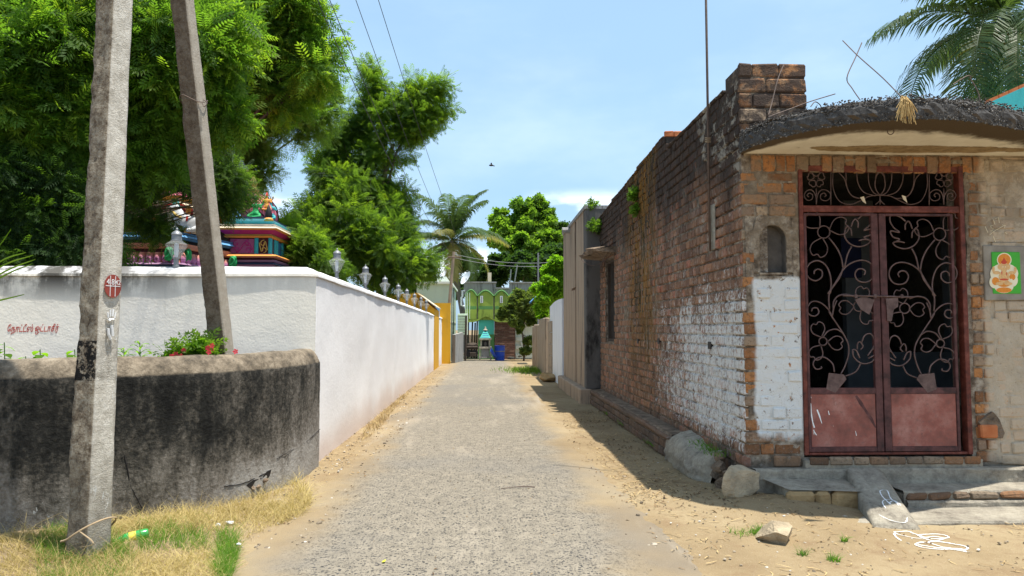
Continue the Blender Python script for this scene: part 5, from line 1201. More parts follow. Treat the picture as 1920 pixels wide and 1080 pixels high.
flakes('dead_leaves', 900, (-1.9, -1.2, 5.6, 26), M_['dead_leaf'], 62, 'dead leaves scattered along the foot of the white wall', thr=.05)
flakes('dead_leaves', 500, (1.2, 4.6, 4.1, 5.8), M_['dead_leaf'], 63, 'dead leaf bits on the open sand in front of the steps', .005, .014, .1)
flakes('dead_leaves', 260, (-1.4, 1.1, 4.2, 16), M_['dead_leaf'], 64, 'sparse leaf bits blown over the road surface', .006, .014, .05)
# ================================================================ temple shrines behind the wall
def ring_band(m, poly, z0, z1, o0, o1=None, r=None):
    "moulded band round a closed plan polygon, offset o0 at the bottom and o1 at the top"
    o1 = o0 if o1 is None else o1; n = len(poly); cx = sum(p[0] for p in poly)/n; cy = sum(p[1] for p in poly)/n
    def off(o):
        out_ = []
        for i in range(n):
            a, b, c_ = Vector(poly[i-1]), Vector(poly[i]), Vector(poly[(i+1) % n]); e1 = (b-a).normalized(); e2 = (c_-b).normalized(); n1 = Vector((e1.y, -e1.x)); n2 = Vector((e2.y, -e2.x)); k = (n1+n2); k = k/max(.3, k.length_squared)*2
            out_.append((b.x+k.x*o, b.y+k.y*o))
        return out_
    A, B = off(o0), off(o1); P_ = [(x, y, z0) for x, y in A]+[(x, y, z1) for x, y in B]
    m.add(P_, [(i, (i+1) % n, (i+1) % n+n, i+n) for i in range(n)]+[tuple(range(n))[::-1], tuple(range(n, 2*n))], r)
def figurine(name, c_, s_, mats, parent, seed=0, arms=4):
    "small painted stucco deity, one continuous skinned body with crown and cloth"
    rs = random.Random(seed); J = [((0, 0, .30), .15), ((0, 0, .52), .13), ((0, 0, .70), .16), ((0, 0, .80), .06), ((0, -.01, .90), .095), ((0, 0, 1.05), .06), ((0, 0, 1.17), .025)]
    E = [(0, 1), (1, 2), (2, 3), (3, 4), (4, 5), (5, 6)]
    for sx in (-1, 1):
        b0 = len(J); J += [((sx*.20, 0, .72), .06), ((sx*.31, -.05, .56), .045), ((sx*.24, -.20, .62), .04)]; E += [(2, b0), (b0, b0+1), (b0+1, b0+2)]
        if arms == 4: b1_ = len(J); J += [((sx*.36, .02, .78), .045), ((sx*.40, -.02, .98), .04)]; E += [(b0, b1_), (b1_, b1_+1)]
        b2_ = len(J); J += [((sx*.22, -.14, .24), .10), ((sx*.30, -.28, .12), .075), ((-sx*.06, -.36, .08), .06)]; E += [(0, b2_), (b2_, b2_+1), (b2_+1, b2_+2)]
    me = bpy.data.meshes.new('f'); me.from_pydata([Vector(p)*s_ for p, _ in J], E, []); o = link(bpy.data.objects.new('f', me)); o.modifiers.new('k', 'SKIN')
    for i, (_, r_) in enumerate(J): me.skin_vertices[0].data[i].radius = (r_*s_, r_*s_)
    me.skin_vertices[0].data[0].use_root = True; o.modifiers.new('s', 'SUBSURF').levels = 1
    dg = bpy.context.evaluated_depsgraph_get(); dg.update(); nm = bpy.data.meshes.new_from_object(o.evaluated_get(dg)); bpy.data.objects.remove(o)
    nm.materials.clear(); q = place(name, nm, M_[mats[0]], parent, True); q.location = Vector(c_)-(wloc(parent) if parent else Vector())
    m = MB(); m.lathe([(.09*s_, 1.0*s_), (.11*s_, 1.03*s_), (.06*s_, 1.12*s_), (.02*s_, 1.24*s_)], c_, 10); m.build('crown', M_[mats[1]], q, True)
    m = MB(); m.lathe([(.24*s_, -.0), (.26*s_, .05*s_), (.2*s_, .1*s_)], c_, 12); m.build('pedestal', M_[mats[2 % len(mats)]], q, True)
    return q
Y1 = 13.0
zt = lambda py: W(330, py, Y1).z
sA = thing('temple_shrine', 'large painted temple hall with a blue cornice and pink lotus petals behind the wall', 'temple', (-8, Y1, 0))
cA, cB = W(337, 440, Y1).x, W(428, 455, 14.4).x
poly = [(-13, Y1), (cA, Y1), (cB, 14.4), (cB, 18), (-13, 18)]
def bandA(y_lo, y_hi, o0, o1, mat, nm):
    m = MB(); ring_band(m, poly, zt(y_lo), zt(y_hi), o0, o1); return m.build(nm, M_[mat], sA)
bandA(620, 500, .0, 0, 't_lilac', 'wall_base'); bandA(500, 496, .05, .05, 't_dkblue', 'moulding'); bandA(496, 493, .08, .06, 't_lilac', 'moulding')
lot = bandA(493, 472.5, .0, -.02, 't_salmon', 'petal_band'); bandA(472.4, 466, -.03, -.03, 't_maroon', 'recess'); bandA(466, 463, .03, .05, 't_salmon', 'moulding'); bandA(462.8, 456, .02, .03, 't_salmon', 'moulding')
bandA(456, 449, -.06, -.06, 't_black', 'recess'); bandA(449, 445, .02, .05, 't_blue', 'cornice'); bandA(444.8, 441, .09, .07, 't_skyblue', 'cornice'); bandA(440.8, 436.5, .05, .08, 't_blue', 'cornice'); bandA(436.4, 434, -.1, -.1, 't_dkblue', 'terrace')
# lotus petals, each its own piece
def petal_mesh(w_, h_):
    m = MB(); rows = []
    for i in range(6):
        t = i/5; ww = w_/2*(.62+.38*math.sin(min(1, t*1.25)*math.pi*.55))*(1 if t < .75 else 1-(t-.75)*1.7); rows.append([(ww*s_, -(.03+.035*math.sin(t*2.6))*(1-abs(s_)**2*.75), h_*(1-t)) for s_ in (-1, -.66, -.33, 0, .33, .66, 1)])
    m.sheet(rows); return m
pm_ = petal_mesh(.138, zt(472.5)-zt(492)); pmesh = mesh_np('petal', np.array(pm_.v), faces=pm_.f); b = NB('petal_paint'); X = b.sep(); b.pbr(b.mix(b.rng(X[2], zt(487), zt(475)), (.50, .20, .42), (.68, .27, .20)), .6); pmesh.materials.append(M_['petal_paint'])
mk = MB(); mk.tube([(-.03, -.055, .05), (-.015, -.066, .085), (.012, -.066, .085), (.02, -.06, .06), (.0, -.06, .045)], .006, 4); mkm = mesh_np('petal_mark', np.array(mk.v), faces=mk.f); mkm.materials.append(M_['t_maroon'])
edge_pts = []
x = cA-.02
while x > -6.9: edge_pts.append((Vector((x-.07, Y1-.005, zt(492.5))), 0)); x -= .142
d = Vector((cB-cA, 1.4)); L = d.length; d.normalize(); k = .09
while k < L-.05: edge_pts.append((Vector((cA+d.x*k, Y1+d.y*k, zt(492.5))), math.atan2(d.y, d.x))); k += .142
for p, a in edge_pts:
    o = link(bpy.data.objects.new('petal', pmesh)); o.parent = lot; o.location = p-wloc(lot); o.rotation_euler = (0, 0, a)
    if a == 0: q = link(bpy.data.objects.new('petal_mark', mkm)); q.parent = lot; q.location = o.location
# green leaf scroll ornaments
for px, py, Y in ((317, 476, 12.9), (351, 478, 13.2), (437, 491, 14.3)):
    m = MB(); p = W(px, py, Y); m.ball(p, (.085, .05, .13), 10, 8, jit=.12); m.ball(p+Vector((.03, -.03, .07)), (.05, .04, .05), 8, 6); m.ball(p+Vector((-.02, -.03, -.08)), (.05, .04, .05), 8, 6)
    m.tube(smoothpts([p+Vector((-.03, -.05, .09)), p+Vector((.04, -.07, .05)), p+Vector((.03, -.07, -.03)), p+Vector((-.03, -.06, -.07))]), .018, 6); m.build('leaf_ornament', M_['t_green'], sA, 'all')
# colonnade and upper storey
poly2 = [(-13, Y1+.5), (cA-.35, Y1+.5), (cB-.5, 14.9), (cB-.5, 18), (-13, 18)]
m = MB(); ring_band(m, poly2, zt(436), zt(372), -.35, -.35); m.build('inner_wall', M_['t_black'], sA)
for k_, px in enumerate((238, 258, 286, 318, 352, 366)):
    p = W(px, 435, Y1+.2); m = MB(); hh = zt(385)-zt(435); m.lathe([(.07, 0), (.07, .06), (.045, .08), (.042, hh*.4), (.05, hh*.45), (.042, hh*.5), (.045, hh*.9), (.08, hh)], (p.x, p.y, zt(435)), 10)
    m.build('column', M_[('t_orange', 't_cream')[k_ % 2]], sA, True)
for a, b_, o0, o1, mt in ((385, 378, .25, .3, 't_red'), (378, 372, .32, .25, 't_cream'), (372, 362, .2, .28, 't_orange'), (362, 352, .3, .2, 't_pink')): m = MB(); ring_band(m, poly2, zt(a), zt(b_), o0, o1); m.build('eave', M_[mt], sA)
for k_, (px, mats) in enumerate(((205, ('t_orange', 't_gold', 't_red')), (250, ('t_green', 't_gold', 't_blue')), (290, ('t_skyblue', 't_gold', 't_pink')))): figurine('deity_figure', W(px, 350, 13.3), .45, mats, sA, k_)
# painted gate tower on the far left
sT = thing('temple_tower', 'tall stepped temple tower crowded with coloured figures, seen through the leaves on the far left', 'temple', (-11.5, 18.5, 0)); zT = lambda py: W(60, py, 18).z
tx0, tx1 = W(-260, 300, 18).x, W(95, 300, 18).x; z = 2.0; w0_ = (tx1-tx0)/2; cxT = (tx0+tx1)/2; k_ = 0; cols = ['t_pink', 't_orange', 't_skyblue', 't_cream', 't_magenta', 't_teal', 't_gold']
while z < 8.6:
    s_ = 1-.085*(z-2)/1.0*.8; w_ = w0_*s_; dpt = 1.6*s_; pl4 = [(cxT-w_, 18), (cxT+w_, 18), (cxT+w_, 18+2*dpt), (cxT-w_, 18+2*dpt)]
    for dz, h, o0, o1, c_ in ((0, .12, .1, .16, 0), (.12, .1, .16, .05, 3), (.22, .5, 0, 0, 1), (.72, .1, .05, .14, 2), (.82, .1, .14, .06, 4)):
        m = MB(); ring_band(m, pl4, z+dz, z+dz+h, o0, o1); m.build('tier', M_[cols[(k_+c_) % 7]], sT)
    xx = cxT+w_-.25
    while xx > max(cxT-w_+.2, -13): figurine('deity_figure', (xx, 17.93, z+.22), .42, (cols[random.randrange(7)], 't_gold', cols[random.randrange(7)]), sT, k_); xx -= .62
    z += .92; k_ += 1
# small shrine with purple panels and a scaled dome
Y2 = 14.5; z2 = lambda py: W(470, py, Y2).z; X2 = lambda px: W(px, 450, Y2).x
sB = thing('small_shrine', 'small painted shrine with purple scroll panels, teal columns and a pink scaled dome', 'shrine', (X2(468), Y2, 0))
xl, xr = X2(428), X2(505); polyB = [(xl, Y2), (xr, Y2), (xr, Y2+.95), (xr+.02, Y2+1.8), (xl, Y2+1.8)]
def bandB(a, b_, o0, o1, mat, nm='moulding', pl=polyB): m = MB(); ring_band(m, pl, z2(a), z2(b_), o0, o1); return m.build(nm, M_[mat], sB)
bandB(640, 497, .12, .12, 't_lilac', 'wall_base'); bandB(497, 493, .20, .12, 't_dkblue'); bandB(492.6, 489, .14, .18, 't_lilac'); bandB(489, 484.5, .1, .1, 't_maroon', 'recess'); bandB(484.5, 482, .16, .22, 't_salmon'); bandB(481.8, 479, .22, .18, 't_orange'); bandB(478.8, 476.5, .12, .08, 't_salmon')
body = bandB(476.5, 446, 0, 0, 't_maroon', 'panel_wall')
bandB(446, 443, .05, .07, 't_orange'); bandB(443, 440, .03, .06, 't_gold'); bandB(440, 433, .04, .16, 't_magenta', 'cornice'); bandB(433, 430, .17, .20, 't_orange', 'cornice'); bandB(430, 427, .20, .17, 't_cream', 'cornice'); bandB(427, 422, .08, .14, 't_white', 'cornice'); bandB(422, 416, .02, .10, 't_teal', 'cornice'); bandB(416, 410, -.05, 0, 't_white', 'cornice'); bandB(410, 406, -.06, -.03, 't_dkblue', 'cornice')
for a, b_ in ((478, 485), (504, 508)):
    m = MB(); m.cbox(X2(a), X2(b_), Y2-.035, Y2+.02, z2(476.5), z2(446), .008); m.build('column', M_['t_teal'], sB)
for ya, yb in ((.0, .09), (.28, .37), (.42, .50), (.82, .93)): m = MB(); m.cbox(xr-.01, xr+.04, Y2+ya, Y2+yb, z2(476.5), z2(446), .008); m.build('column', M_['t_teal'], sB)
for a, b_, mt, ln in ((432, 477, 't_purple', 't_magenta'), (486, 503, 't_maroon', 't_gold')):
    m = MB(); m.cbox(X2(a), X2(b_), Y2-.012, Y2+.0, z2(475), z2(448), .004); pn = m.build('panel', M_[mt], sB); cxp = X2((a+b_)/2); wv = X2(b_)-X2(a); m = MB(); zc_ = z2(462); zh = (z2(448)-z2(475))/2
    for s_ in ((-1, 1) if wv > .3 else (0,)):
        for q0 in (-.5, .45):
            pts = [Vector((cxp+s_*wv*.24+.8*zh*math.cos(t+q0*3)*(1-t/7)*.62, Y2-.016, zc_+q0*zh*.9+.8*zh*math.sin(t+q0*3)*(1-t/7)*.6)) for t in np.linspace(0, 6, 22)]; m.tube(pts, .010, 5)
    m.tube(smoothpts([Vector((cxp+wv*.46*t, Y2-.016, zc_+zh*.7*math.sin(t*4))) for t in np.linspace(-1, 1, 9)]), .011, 5); m.build('scroll_relief', M_[ln], pn, 'all')
for ya in (.1, .52): m = MB(); m.cbox(xr, xr+.012, Y2+ya, Y2+ya+(.17 if ya < .3 else .29), z2(475), z2(448), .004); m.build('panel', M_['t_blue' if ya > .3 else 't_maroon'], sB)
# corner finial block + black finial
pf = W(503, 430, Y2+.1); m = MB(); m.lathe([(.13, 0), (.16, .04), (.15, .10), (.11, .13)], (pf.x, pf.y, z2(430)), 14); m.build('finial_base', M_['t_pink'], sB, True)
m = MB(); m.lathe([(.07, .13), (.10, .17), (.10, .22), (.07, .25)], (pf.x, pf.y, z2(430)), 14); m.build('finial_base', M_['t_orange'], sB, True)
m = MB(); m.lathe([(.065, .25), (.075, .28), (.05, .40), (.02, .50), (.0, .52)], (pf.x, pf.y, z2(430)), 12); m.build('finial', M_['t_black'], sB, True)
cd = W(474, 405, Y2+.9); m = MB(); Rr = .52
prof = [(Rr*.86, 0), (Rr, .10), (Rr*1.0, .25), (Rr*.86, .42), (Rr*.60, .56), (Rr*.3, .64), (.05, .68)]; m.lathe(prof, (cd.x, cd.y, z2(407)), 24); dome = m.build('dome', M_['t_pink'], sB, True)
m = MB()
for s_ in (1, -1):
    for k_ in range(12):
        pts = []
        for i in range(10):
            t = i/9; j = t*(len(prof)-2); a = int(j); f = j-a; r_ = prof[a][0]*(1-f)+prof[min(a+1, 6)][0]*f; zz_ = prof[a][1]*(1-f)+prof[min(a+1, 6)][1]*f; an = 2*math.pi*k_/12+s_*t*1.5; pts.append((cd.x+(r_+.008)*math.cos(an), cd.y+(r_+.008)*math.sin(an), z2(407)+zz_))
        m.tube(pts, .014, 4)
m.build('dome_lattice', M_['t_maroon'], dome)
m = MB(); m.lathe([(.10, .66), (.13, .72), (.06, .80), (.09, .88), (.02, 1.02)], (cd.x, cd.y, z2(407)), 12); m.build('kalasam', M_['t_gold'], dome, True)
figurine('deity_figure', (W(479, 405, Y2+.3).x, Y2+.3, z2(408)), .42, ('t_green', 't_teal', 't_teal'), sB, 2)
figurine('deity_figure', (W(507, 405, Y2+.75).x, Y2+.75, z2(405)), .42, ('t_teal', 't_orange', 't_pink'), sB, 3, 2)
figurine('deity_figure', (W(443, 405, Y2+.3).x, Y2+.3, z2(408)), .36, ('t_skyblue', 't_gold', 't_white'), sB, 5)
figurine('deity_figure', (W(500, 390, Y2+.6).x, Y2+.6, z2(388)), .34, ('t_orange', 't_red', 't_gold'), sB, 4)

# reclining bull statue on the cornice of the hall
bull = thing('bull_statue', 'white seated bull statue with gold garland and red cloth on the blue cornice', 'statue', W(352, 438, 13.25))
bz = wloc(bull); s_ = .62
J = [((.34, 0, .20), .16), ((.12, 0, .24), .19), ((-.14, 0, .30), .19), ((-.24, 0, .50), .14), ((-.32, 0, .66), .10), ((-.44, -.02, .66), .065), ((-.53, -.03, .60), .045), ((-.08, 0, .50), .08), ((.20, -.20, .08), .07), ((.02, -.26, .05), .045), ((-.22, -.18, .12), .06), ((-.38, -.22, .05), .045),
     ((.48, 0, .12), .03), ((.52, -.06, .0), .02), ((-.28, .07, .76), .03), ((-.26, .10, .86), .015), ((-.28, -.07, .76), .03), ((-.26, -.10, .86), .015), ((-.26, .15, .68), .02), ((-.26, -.15, .68), .02)]
E = [(0, 1), (1, 2), (2, 3), (3, 4), (4, 5), (5, 6), (2, 7), (0, 8), (8, 9), (2, 10), (10, 11), (0, 12), (12, 13), (4, 14), (14, 15), (4, 16), (16, 17), (4, 18), (4, 19)]
me = bpy.data.meshes.new('f'); me.from_pydata([Vector(p)*s_*1.15 for p, _ in J], E, []); o = link(bpy.data.objects.new('f', me)); o.modifiers.new('k', 'SKIN')
for i, (_, r_) in enumerate(J): me.skin_vertices[0].data[i].radius = (r_*s_*1.15,)*2
me.skin_vertices[0].data[1].use_root = True; o.modifiers.new('s', 'SUBSURF').levels = 2; dg = bpy.context.evaluated_depsgraph_get(); dg.update(); nm = bpy.data.meshes.new_from_object(o.evaluated_get(dg)); bpy.data.objects.remove(o); nm.materials.clear()
place('body', nm, M_['t_white'], bull, True); k_ = s_*1.15
m = MB(); m.tube(smoothpts([(-.36*k_, -.10*k_, .56*k_), (-.24*k_, -.16*k_, .44*k_), (-.12*k_, -.15*k_, .40*k_), (-.04*k_, -.10*k_, .50*k_)]), .035*k_, 6); m.build('garland', M_['t_gold'], bull, 'all', True)
m = MB(); m.ball((.02*k_, -.15*k_, .30*k_), (.07*k_, .05*k_, .15*k_), 10, 8); m.build('cloth', M_['t_red'], bull, 'all', True)
m = MB(); m.lathe([(.02*k_, .86*k_), (.09*k_, .80*k_), (.10*k_, .72*k_), (.05*k_, .68*k_)][::-1], (-.30*k_, 0, 0), 10); m.build('crown', M_['t_teal'], bull, 'all', True)
bull.rotation_euler = (0, 0, R(8))
# lamp mast in the temple yard
p = W(437, 300, 16); m = MB(); lm_ = thing('yard_light', 'thin grey light pole with a bell shaped lamp standing in the temple yard', 'lamp post', (p.x, 16, 0)); m.tube([(p.x, 16, 0), (p.x, 16, W(437, 258, 16).z)], .03, 8); m.tube([(p.x, 16, W(437, 258, 16).z), (p.x-.12, 16, W(437, 260, 16).z)], .02, 6); m.build('pole', M_['steel_grey'], lm_)
p = W(453, 316, 15.6); m = MB(); m.lathe([(.15, -.04), (.14, .03), (.06, .10), (.03, .18)], tuple(p), 14); m.tube([p+Vector((0, 0, .17)), p+Vector((-.18, .4, .17))], .015, 6); m.build('lamp_shade', M_['steel_grey'], lm_, True)
# simple painted strip of the temple yard ground is the open ground itself

# ================================================================ far end of the lane
def bx(nm, mat, parent, px0, px1, py0, py1, Y, dep, bev=0., pxr=None):
    a, b_ = W(px0, py1, Y), W(px1, py0, Y); m = MB(); (m.cbox(a.x, b_.x, Y, Y+dep, max(0, a.z) if py1 > 650 else a.z, b_.z, bev) if bev else m.box(a.x, b_.x, Y, Y+dep, a.z, b_.z)); return m.build(nm, M_[mat], parent)
# mint house
YM = 32.0
mh = thing('mint_house', 'pale mint green flat roofed house at the end of the white wall', 'house', W(815, 690, YM))
a = W(780, 690, YM); b_ = W(843, 528, YM); zb_ = -.05
m = MB(); m.box(a.x, b_.x, YM, YM+7, zb_, b_.z-.10); m.build('wall', M_['mint_paint'], mh)
m = MB(); m.box(a.x-.1, b_.x+.10, YM-.10, YM+7, b_.z-.10, b_.z); m.build('roof', M_['pale_wall'], mh)
m = MB(); p, q = W(819, 540, YM+2.5), W(860, 519, YM+2.5); m.box(p.x, q.x-.6, YM+2.5, YM+6, b_.z, q.z); m.build('roof_room', M_['pale_wall'], mh)
m = MB(); m.box(b_.x+.003, b_.x+.02, YM+.2, YM+6.9, 1.8, 1.86); m.build('ledge_line', M_['pale_wall'], mh)
for yy_ in (1.2, 3.2): m = MB(); m.tube([(b_.x+.05, YM+yy_, 0), (b_.x+.05, YM+yy_, b_.z)], .03, 6); m.build('drain_pipe', M_['steel_grey'], mh)
oc = thing('ochre_wall', 'bright ochre yellow painted wall in front of the mint green house', 'wall', W(812, 690, YM-1)); a = W(760, 690, 30.8); b_ = W(844.5, 568, 30.8)
m = MB(); m.box(W(758, 690, 30.8).x, b_.x, 30.9, 31.15, -.05, b_.z); m.build('wall_panel', M_['ochre_paint'], oc)
a1 = W(745, 560, 26); b1_ = W(783, 548, 26); oh = thing('ochre_shed', 'low ochre yellow shed gable showing above the row of urn lamps', 'shed', (a1.x, 26, 0)); a2 = W(815, 575, 26)
m = MB(); m.prism([(a1.x-1, 26, 0), (a2.x, 26, 0), (a2.x, 26, a2.z-.1), (b1_.x, 26, W(776, 549, 26).z), (a1.x-1, 26, W(745, 553, 26).z)], (0, 2.5, 0)); m.build('wall', M_['ochre_paint'], oh)
m = MB(); a3 = W(783, 551, 25.9); a4 = W(818, 576, 25.9); m.prism([a3, a4, a4+Vector((0, 0, .03)), a3+Vector((0, 0, .03))], (0, 2.7, 0)); m.build('roof_edge', M_['t_cream'], oh)
bp_ = thing('blue_banner', 'small sky blue painted board beside the ochre shed behind the lamps', 'board', W(822, 590, 29)); m = MB(); m.prism([W(806, 600, 29), W(824, 600, 29), W(824, 578, 29), W(814, 573, 29), W(806, 580, 29)], (0, .1, 0)); m.build('board', M_['t_skyblue'], bp_)
m = MB(); m.ball(W(803, 572, 27.5), (.10, .08, .16), 8, 6, jit=.2); m.ball(W(800, 567, 27.5), (.07, .07, .08), 8, 6); m.build('red_flower_ornament', M_['t_red'], bp_)
# leaning far pole
pf_b, pf_t = W(834, 664, 31.5), W(851, 472, 31.5); fp = thing('concrete_pole', 'thin grey concrete pole leaning before the mint green house at the lane end', 'utility pole', (pf_b.x, 31.5, 0))
m = MB(); m.tube([Vector((pf_b.x-.03, 31.5, -.1)), pf_t], [.085, .06], 8); m.build('shaft', M_['granite_slab'], fp, True)
m = MB(); m.tube([W(838, 482, 31.4), W(864, 482, 31.4)], .03, 5); m.build('cross_arm', M_['steel_rust'], fp)
# green house
YG = 35.0; gh_ = thing('green_house', 'old green house with scalloped arched balcony panels closing the end of the lane', 'house', W(950, 676, YG)); xg0, xg1 = W(870, 600, YG).x, W(1080, 600, YG).x
zg = lambda py: W(950, py, YG).z; Xg = lambda px: W(px, 600, YG).x
m = MB(); m.box(xg0+.2, xg1, YG+.35, YG+6, zg(600), zg(548)); m.build('upper_storey', M_['lime_paint'], gh_)
for k_, (c0, c1, wd_, ww) in enumerate(((872, 894, 0, 0), (896, 925, 903, 1), (927.5, 953, 940, 1), (955, 982, 966, 1), (984, 1011, 0, 0), (1013, 1040, 0, 0))):
    x0_, x1_ = Xg(c0), Xg(c1); n_ = 9; ztop_, zs_ = zg(546 if k_ else 545), zg(556); pts = [(x0_, YG, zg(600)), (x1_, YG, zg(600))]+[(x1_+(x0_-x1_)*t, YG+.0, zs_+(ztop_-zs_)*math.sin(math.pi*t)) for t in np.linspace(0, 1, n_)]
    m = MB(); m.prism(pts, (0, .18, 0)); p_ = m.build('balcony_panel', M_['lime_paint'], gh_)
    pts2 = [(x, y-.02, z) for x, y, z in pts if z <= zg(575)+.001]; m = MB(); m.prism([(x0_+.03, YG-.006, zg(600)+.03), (x1_-.03, YG-.006, zg(600)+.03), (x1_-.03, YG-.006, zg(580)), (x0_+.03, YG-.006, zg(580))], (0, .005, 0)); m.build('paint_band', M_['lime_paint'], p_)
    m = MB(); m.box(x0_+.02, x1_-.02, YG-.008, YG-.003, zg(580), zg(574)); m.build('paint_stripe', M_['green_paint'], p_)
    m = MB(); m.tube([(x, y-.01, z+.03) for x, y, z in pts[2:]], .045, 6); m.build('arch_rim', M_['green_paint'], p_)
    m = MB(); m.box(x1_, x1_+.06, YG+.02, YG+.2, zg(600), zg(558)); m.build('pilaster', M_['pilaster_black'], gh_)
    if wd_: m = MB(); m.box(Xg(wd_-2.5), Xg(wd_+2.5), YG-.03, YG-.012, zg(568), zg(555)); m.build('window', M_['white_paint'], p_); m = MB(); m.box(Xg(wd_-1.3), Xg(wd_+1.3), YG-.034, YG-.031, zg(567), zg(556)); m.build('pane', M_['grey_stained'], p_)
for x in (873, 876, 880): m = MB(); m.box(Xg(x), Xg(x+1.2), YG-.05, YG+.0, zg(598), zg(549)); m.build('fluting', M_['mint_paint'], gh_)
m = MB(); rows = [[(xg0-.02+(xg1-xg0)*t, YG-.07, zg(600)+.06-.03+(.28*math.exp(-((xg0+(xg1-xg0)*t-Xg(912))/.34)**2)-.05)) for t in np.linspace(0, 1, 70)]]; rows.append([(x, y, z-.09) for x, y, z in rows[0]]); rows.append([(x, y+.3, z) for x, y, z in rows[1]]); m.sheet(rows); m.build('wavy_drip_edge', M_['lime_paint'], gh_)
for c0, c1, y0_, y1_ in ((869, 930, 553, 530), (930.3, 955, 553, 541), (955.3, 1020, 553, 530.5)):
    m = MB(); m.box(Xg(c0), Xg(c1), YG+.22, YG+.5, zg(y0_), zg(y1_)); pp = m.build('parapet', M_['grey_stained'], gh_); m = MB(); m.box(Xg(c0)-.03, Xg(c1)+.03, YG+.15, YG+.56, zg(y1_), zg(y1_)+.06); m.build('coping', M_['grey_stained'], pp)
m = MB(); m.prism([(Xg(897), YG+.1, -.05), (Xg(926.5), YG+.1, -.05), (Xg(926.5), YG+.1, zg(594)), (Xg(912), YG+.1, zg(588)), (Xg(897), YG+.1, zg(594))], (0, 2.5, 0)); m.build('teal_wall', M_['teal_paint'], gh_)
m = MB(); m.box(Xg(896.5), Xg(927), YG+.07, YG+.1, 0, zg(627)); m.build('dado', M_['green_paint'], gh_)
m = MB(); m.box(Xg(927.5), Xg(966), YG+.05, YG+1.5, -.05, zg(590)); bw = m.build('brick_infill', M_['mortar_side'], gh_)
b = NB('brick_far'); b.pbr(b.ramp(b.rnd(), [(0, (.11, .055, .042)), (.6, (.17, .085, .062)), (1, (.25, .15, .11))]), .9)
zz_ = .02; k_ = 0; m = MB(); far_bricks = []
while zz_ < zg(592):
    x = Xg(927.5)+.01-(.12 if k_ % 2 else 0)
    while x < Xg(966): m.box(max(x, Xg(927.5)), min(x+.23, Xg(966)), YG+.03, YG+.06, zz_, zz_+.075, random.random(), .004); x += .245
    zz_ += .092; k_ += 1
tag(m.build('brick_courses', M_['brick_far'], bw), kind='stuff')
m = MB(); m.box(Xg(966.3), Xg(1040), YG+.3, YG+.5, -.05, zg(585)); m.build('back_wall', M_['pale_wall'], gh_)
zz_ = .05
for r_ in range(5):
    x = Xg(967)+(.25 if r_ % 2 else 0)
    while x < Xg(1000): m = MB(); m.cbox(x, x+.46, YG+.22, YG+.30, zz_, zz_+.2, .01); m.build('concrete_block', M_['pale_wall'], gh_); x += .48
    zz_ += .215
dish = thing('satellite_dish', 'white satellite dish on the roof edge of the green house', 'satellite dish', W(876, 530, YG-.2)); m = MB(); n_ = 14; c_ = W(874, 522, YG-.2); ax = Vector((-.75, -.45, .5)).normalized(); u = ax.orthogonal().normalized(); v = ax.cross(u); rows = []
for r_ in (0.02, .15, .27, .36): rows.append([c_+u*r_*math.cos(t)+v*r_*math.sin(t)+ax*(r_*r_*.8-.05) for t in np.linspace(0, 6.2832, n_+1)])
m.sheet(rows); m.sheet([[p-ax*.01 for p in r_] for r_ in rows][::-1]); m.build('dish', M_['t_white'], dish, True); m = MB(); m.tube([c_, Vector((c_.x, c_.y, zg(530)))], .025, 6); m.tube([c_-v*.34, c_+ax*.42], .012, 5); m.ball(c_+ax*.42, .04, 6, 5); m.build('mount', M_['steel_grey'], dish)
pp = thing('white_pipe', 'white bent drain pipe on the left edge of the green balcony', 'pipe', W(866, 575, YG-.05)); m = MB(); m.tube([W(872, 545, YG-.1), W(867, 545, YG-.1), W(867, 556, YG-.1), W(865, 558, YG-.1), W(865, 572, YG-.1), W(871, 574, YG-.1)], .05, 7); m.build('pipe', M_['t_white'], pp)
post = thing('roof_post', 'short white post on the roof of the green house under the palm', 'post', W(918, 531, YG+1)); m = MB(); a = W(918, 531, YG+1); m.box(a.x-.09, a.x+.09, a.y, a.y+.2, a.z-.2, W(918, 511, YG+1).z); m.build('shaft', M_['t_cream'], post)
# pale stair block and grey wall left of the alley
stc = thing('stair_wall', 'cream outside staircase wall with stepped ribs between the mint and green houses', 'stairs', W(868, 640, 33)); a, b_ = W(858, 628, 33.5), W(876, 588, 33.5); m = MB(); m.box(a.x, b_.x, 33.5, 35, a.z, b_.z); m.build('wall', M_['pale_wall'], stc)
for k_ in range(8): m = MB(); z_ = a.z+(b_.z-a.z)*(k_+.15)/8; m.box(a.x, b_.x, 33.42, 33.499, z_, z_+(b_.z-a.z)/16); m.build('step', M_['mint_paint'], stc)
m = MB(); m.tube([W(874, 592, 33.3), W(872, 690, 33.3)], .05, 6); m.build('post', M_['wood_dark'], stc)
gw = thing('grey_wall', 'low grey plastered wall left of the dark alley mouth', 'wall', W(862, 668, 31.5)); m = MB(); a, b_ = W(852, 668, 31.6), W(869, 627, 33.4); m.prism([(a.x+.05, 31.3, 0), (W(869, 640, 33.2).x, 33.2, 0), (W(869, 640, 33.2).x, 33.2, 1.35), (a.x+.05, 31.3, 1.25)], (-.15, .1, 0)); m.build('wall_face', M_['grey_stained'], gw)
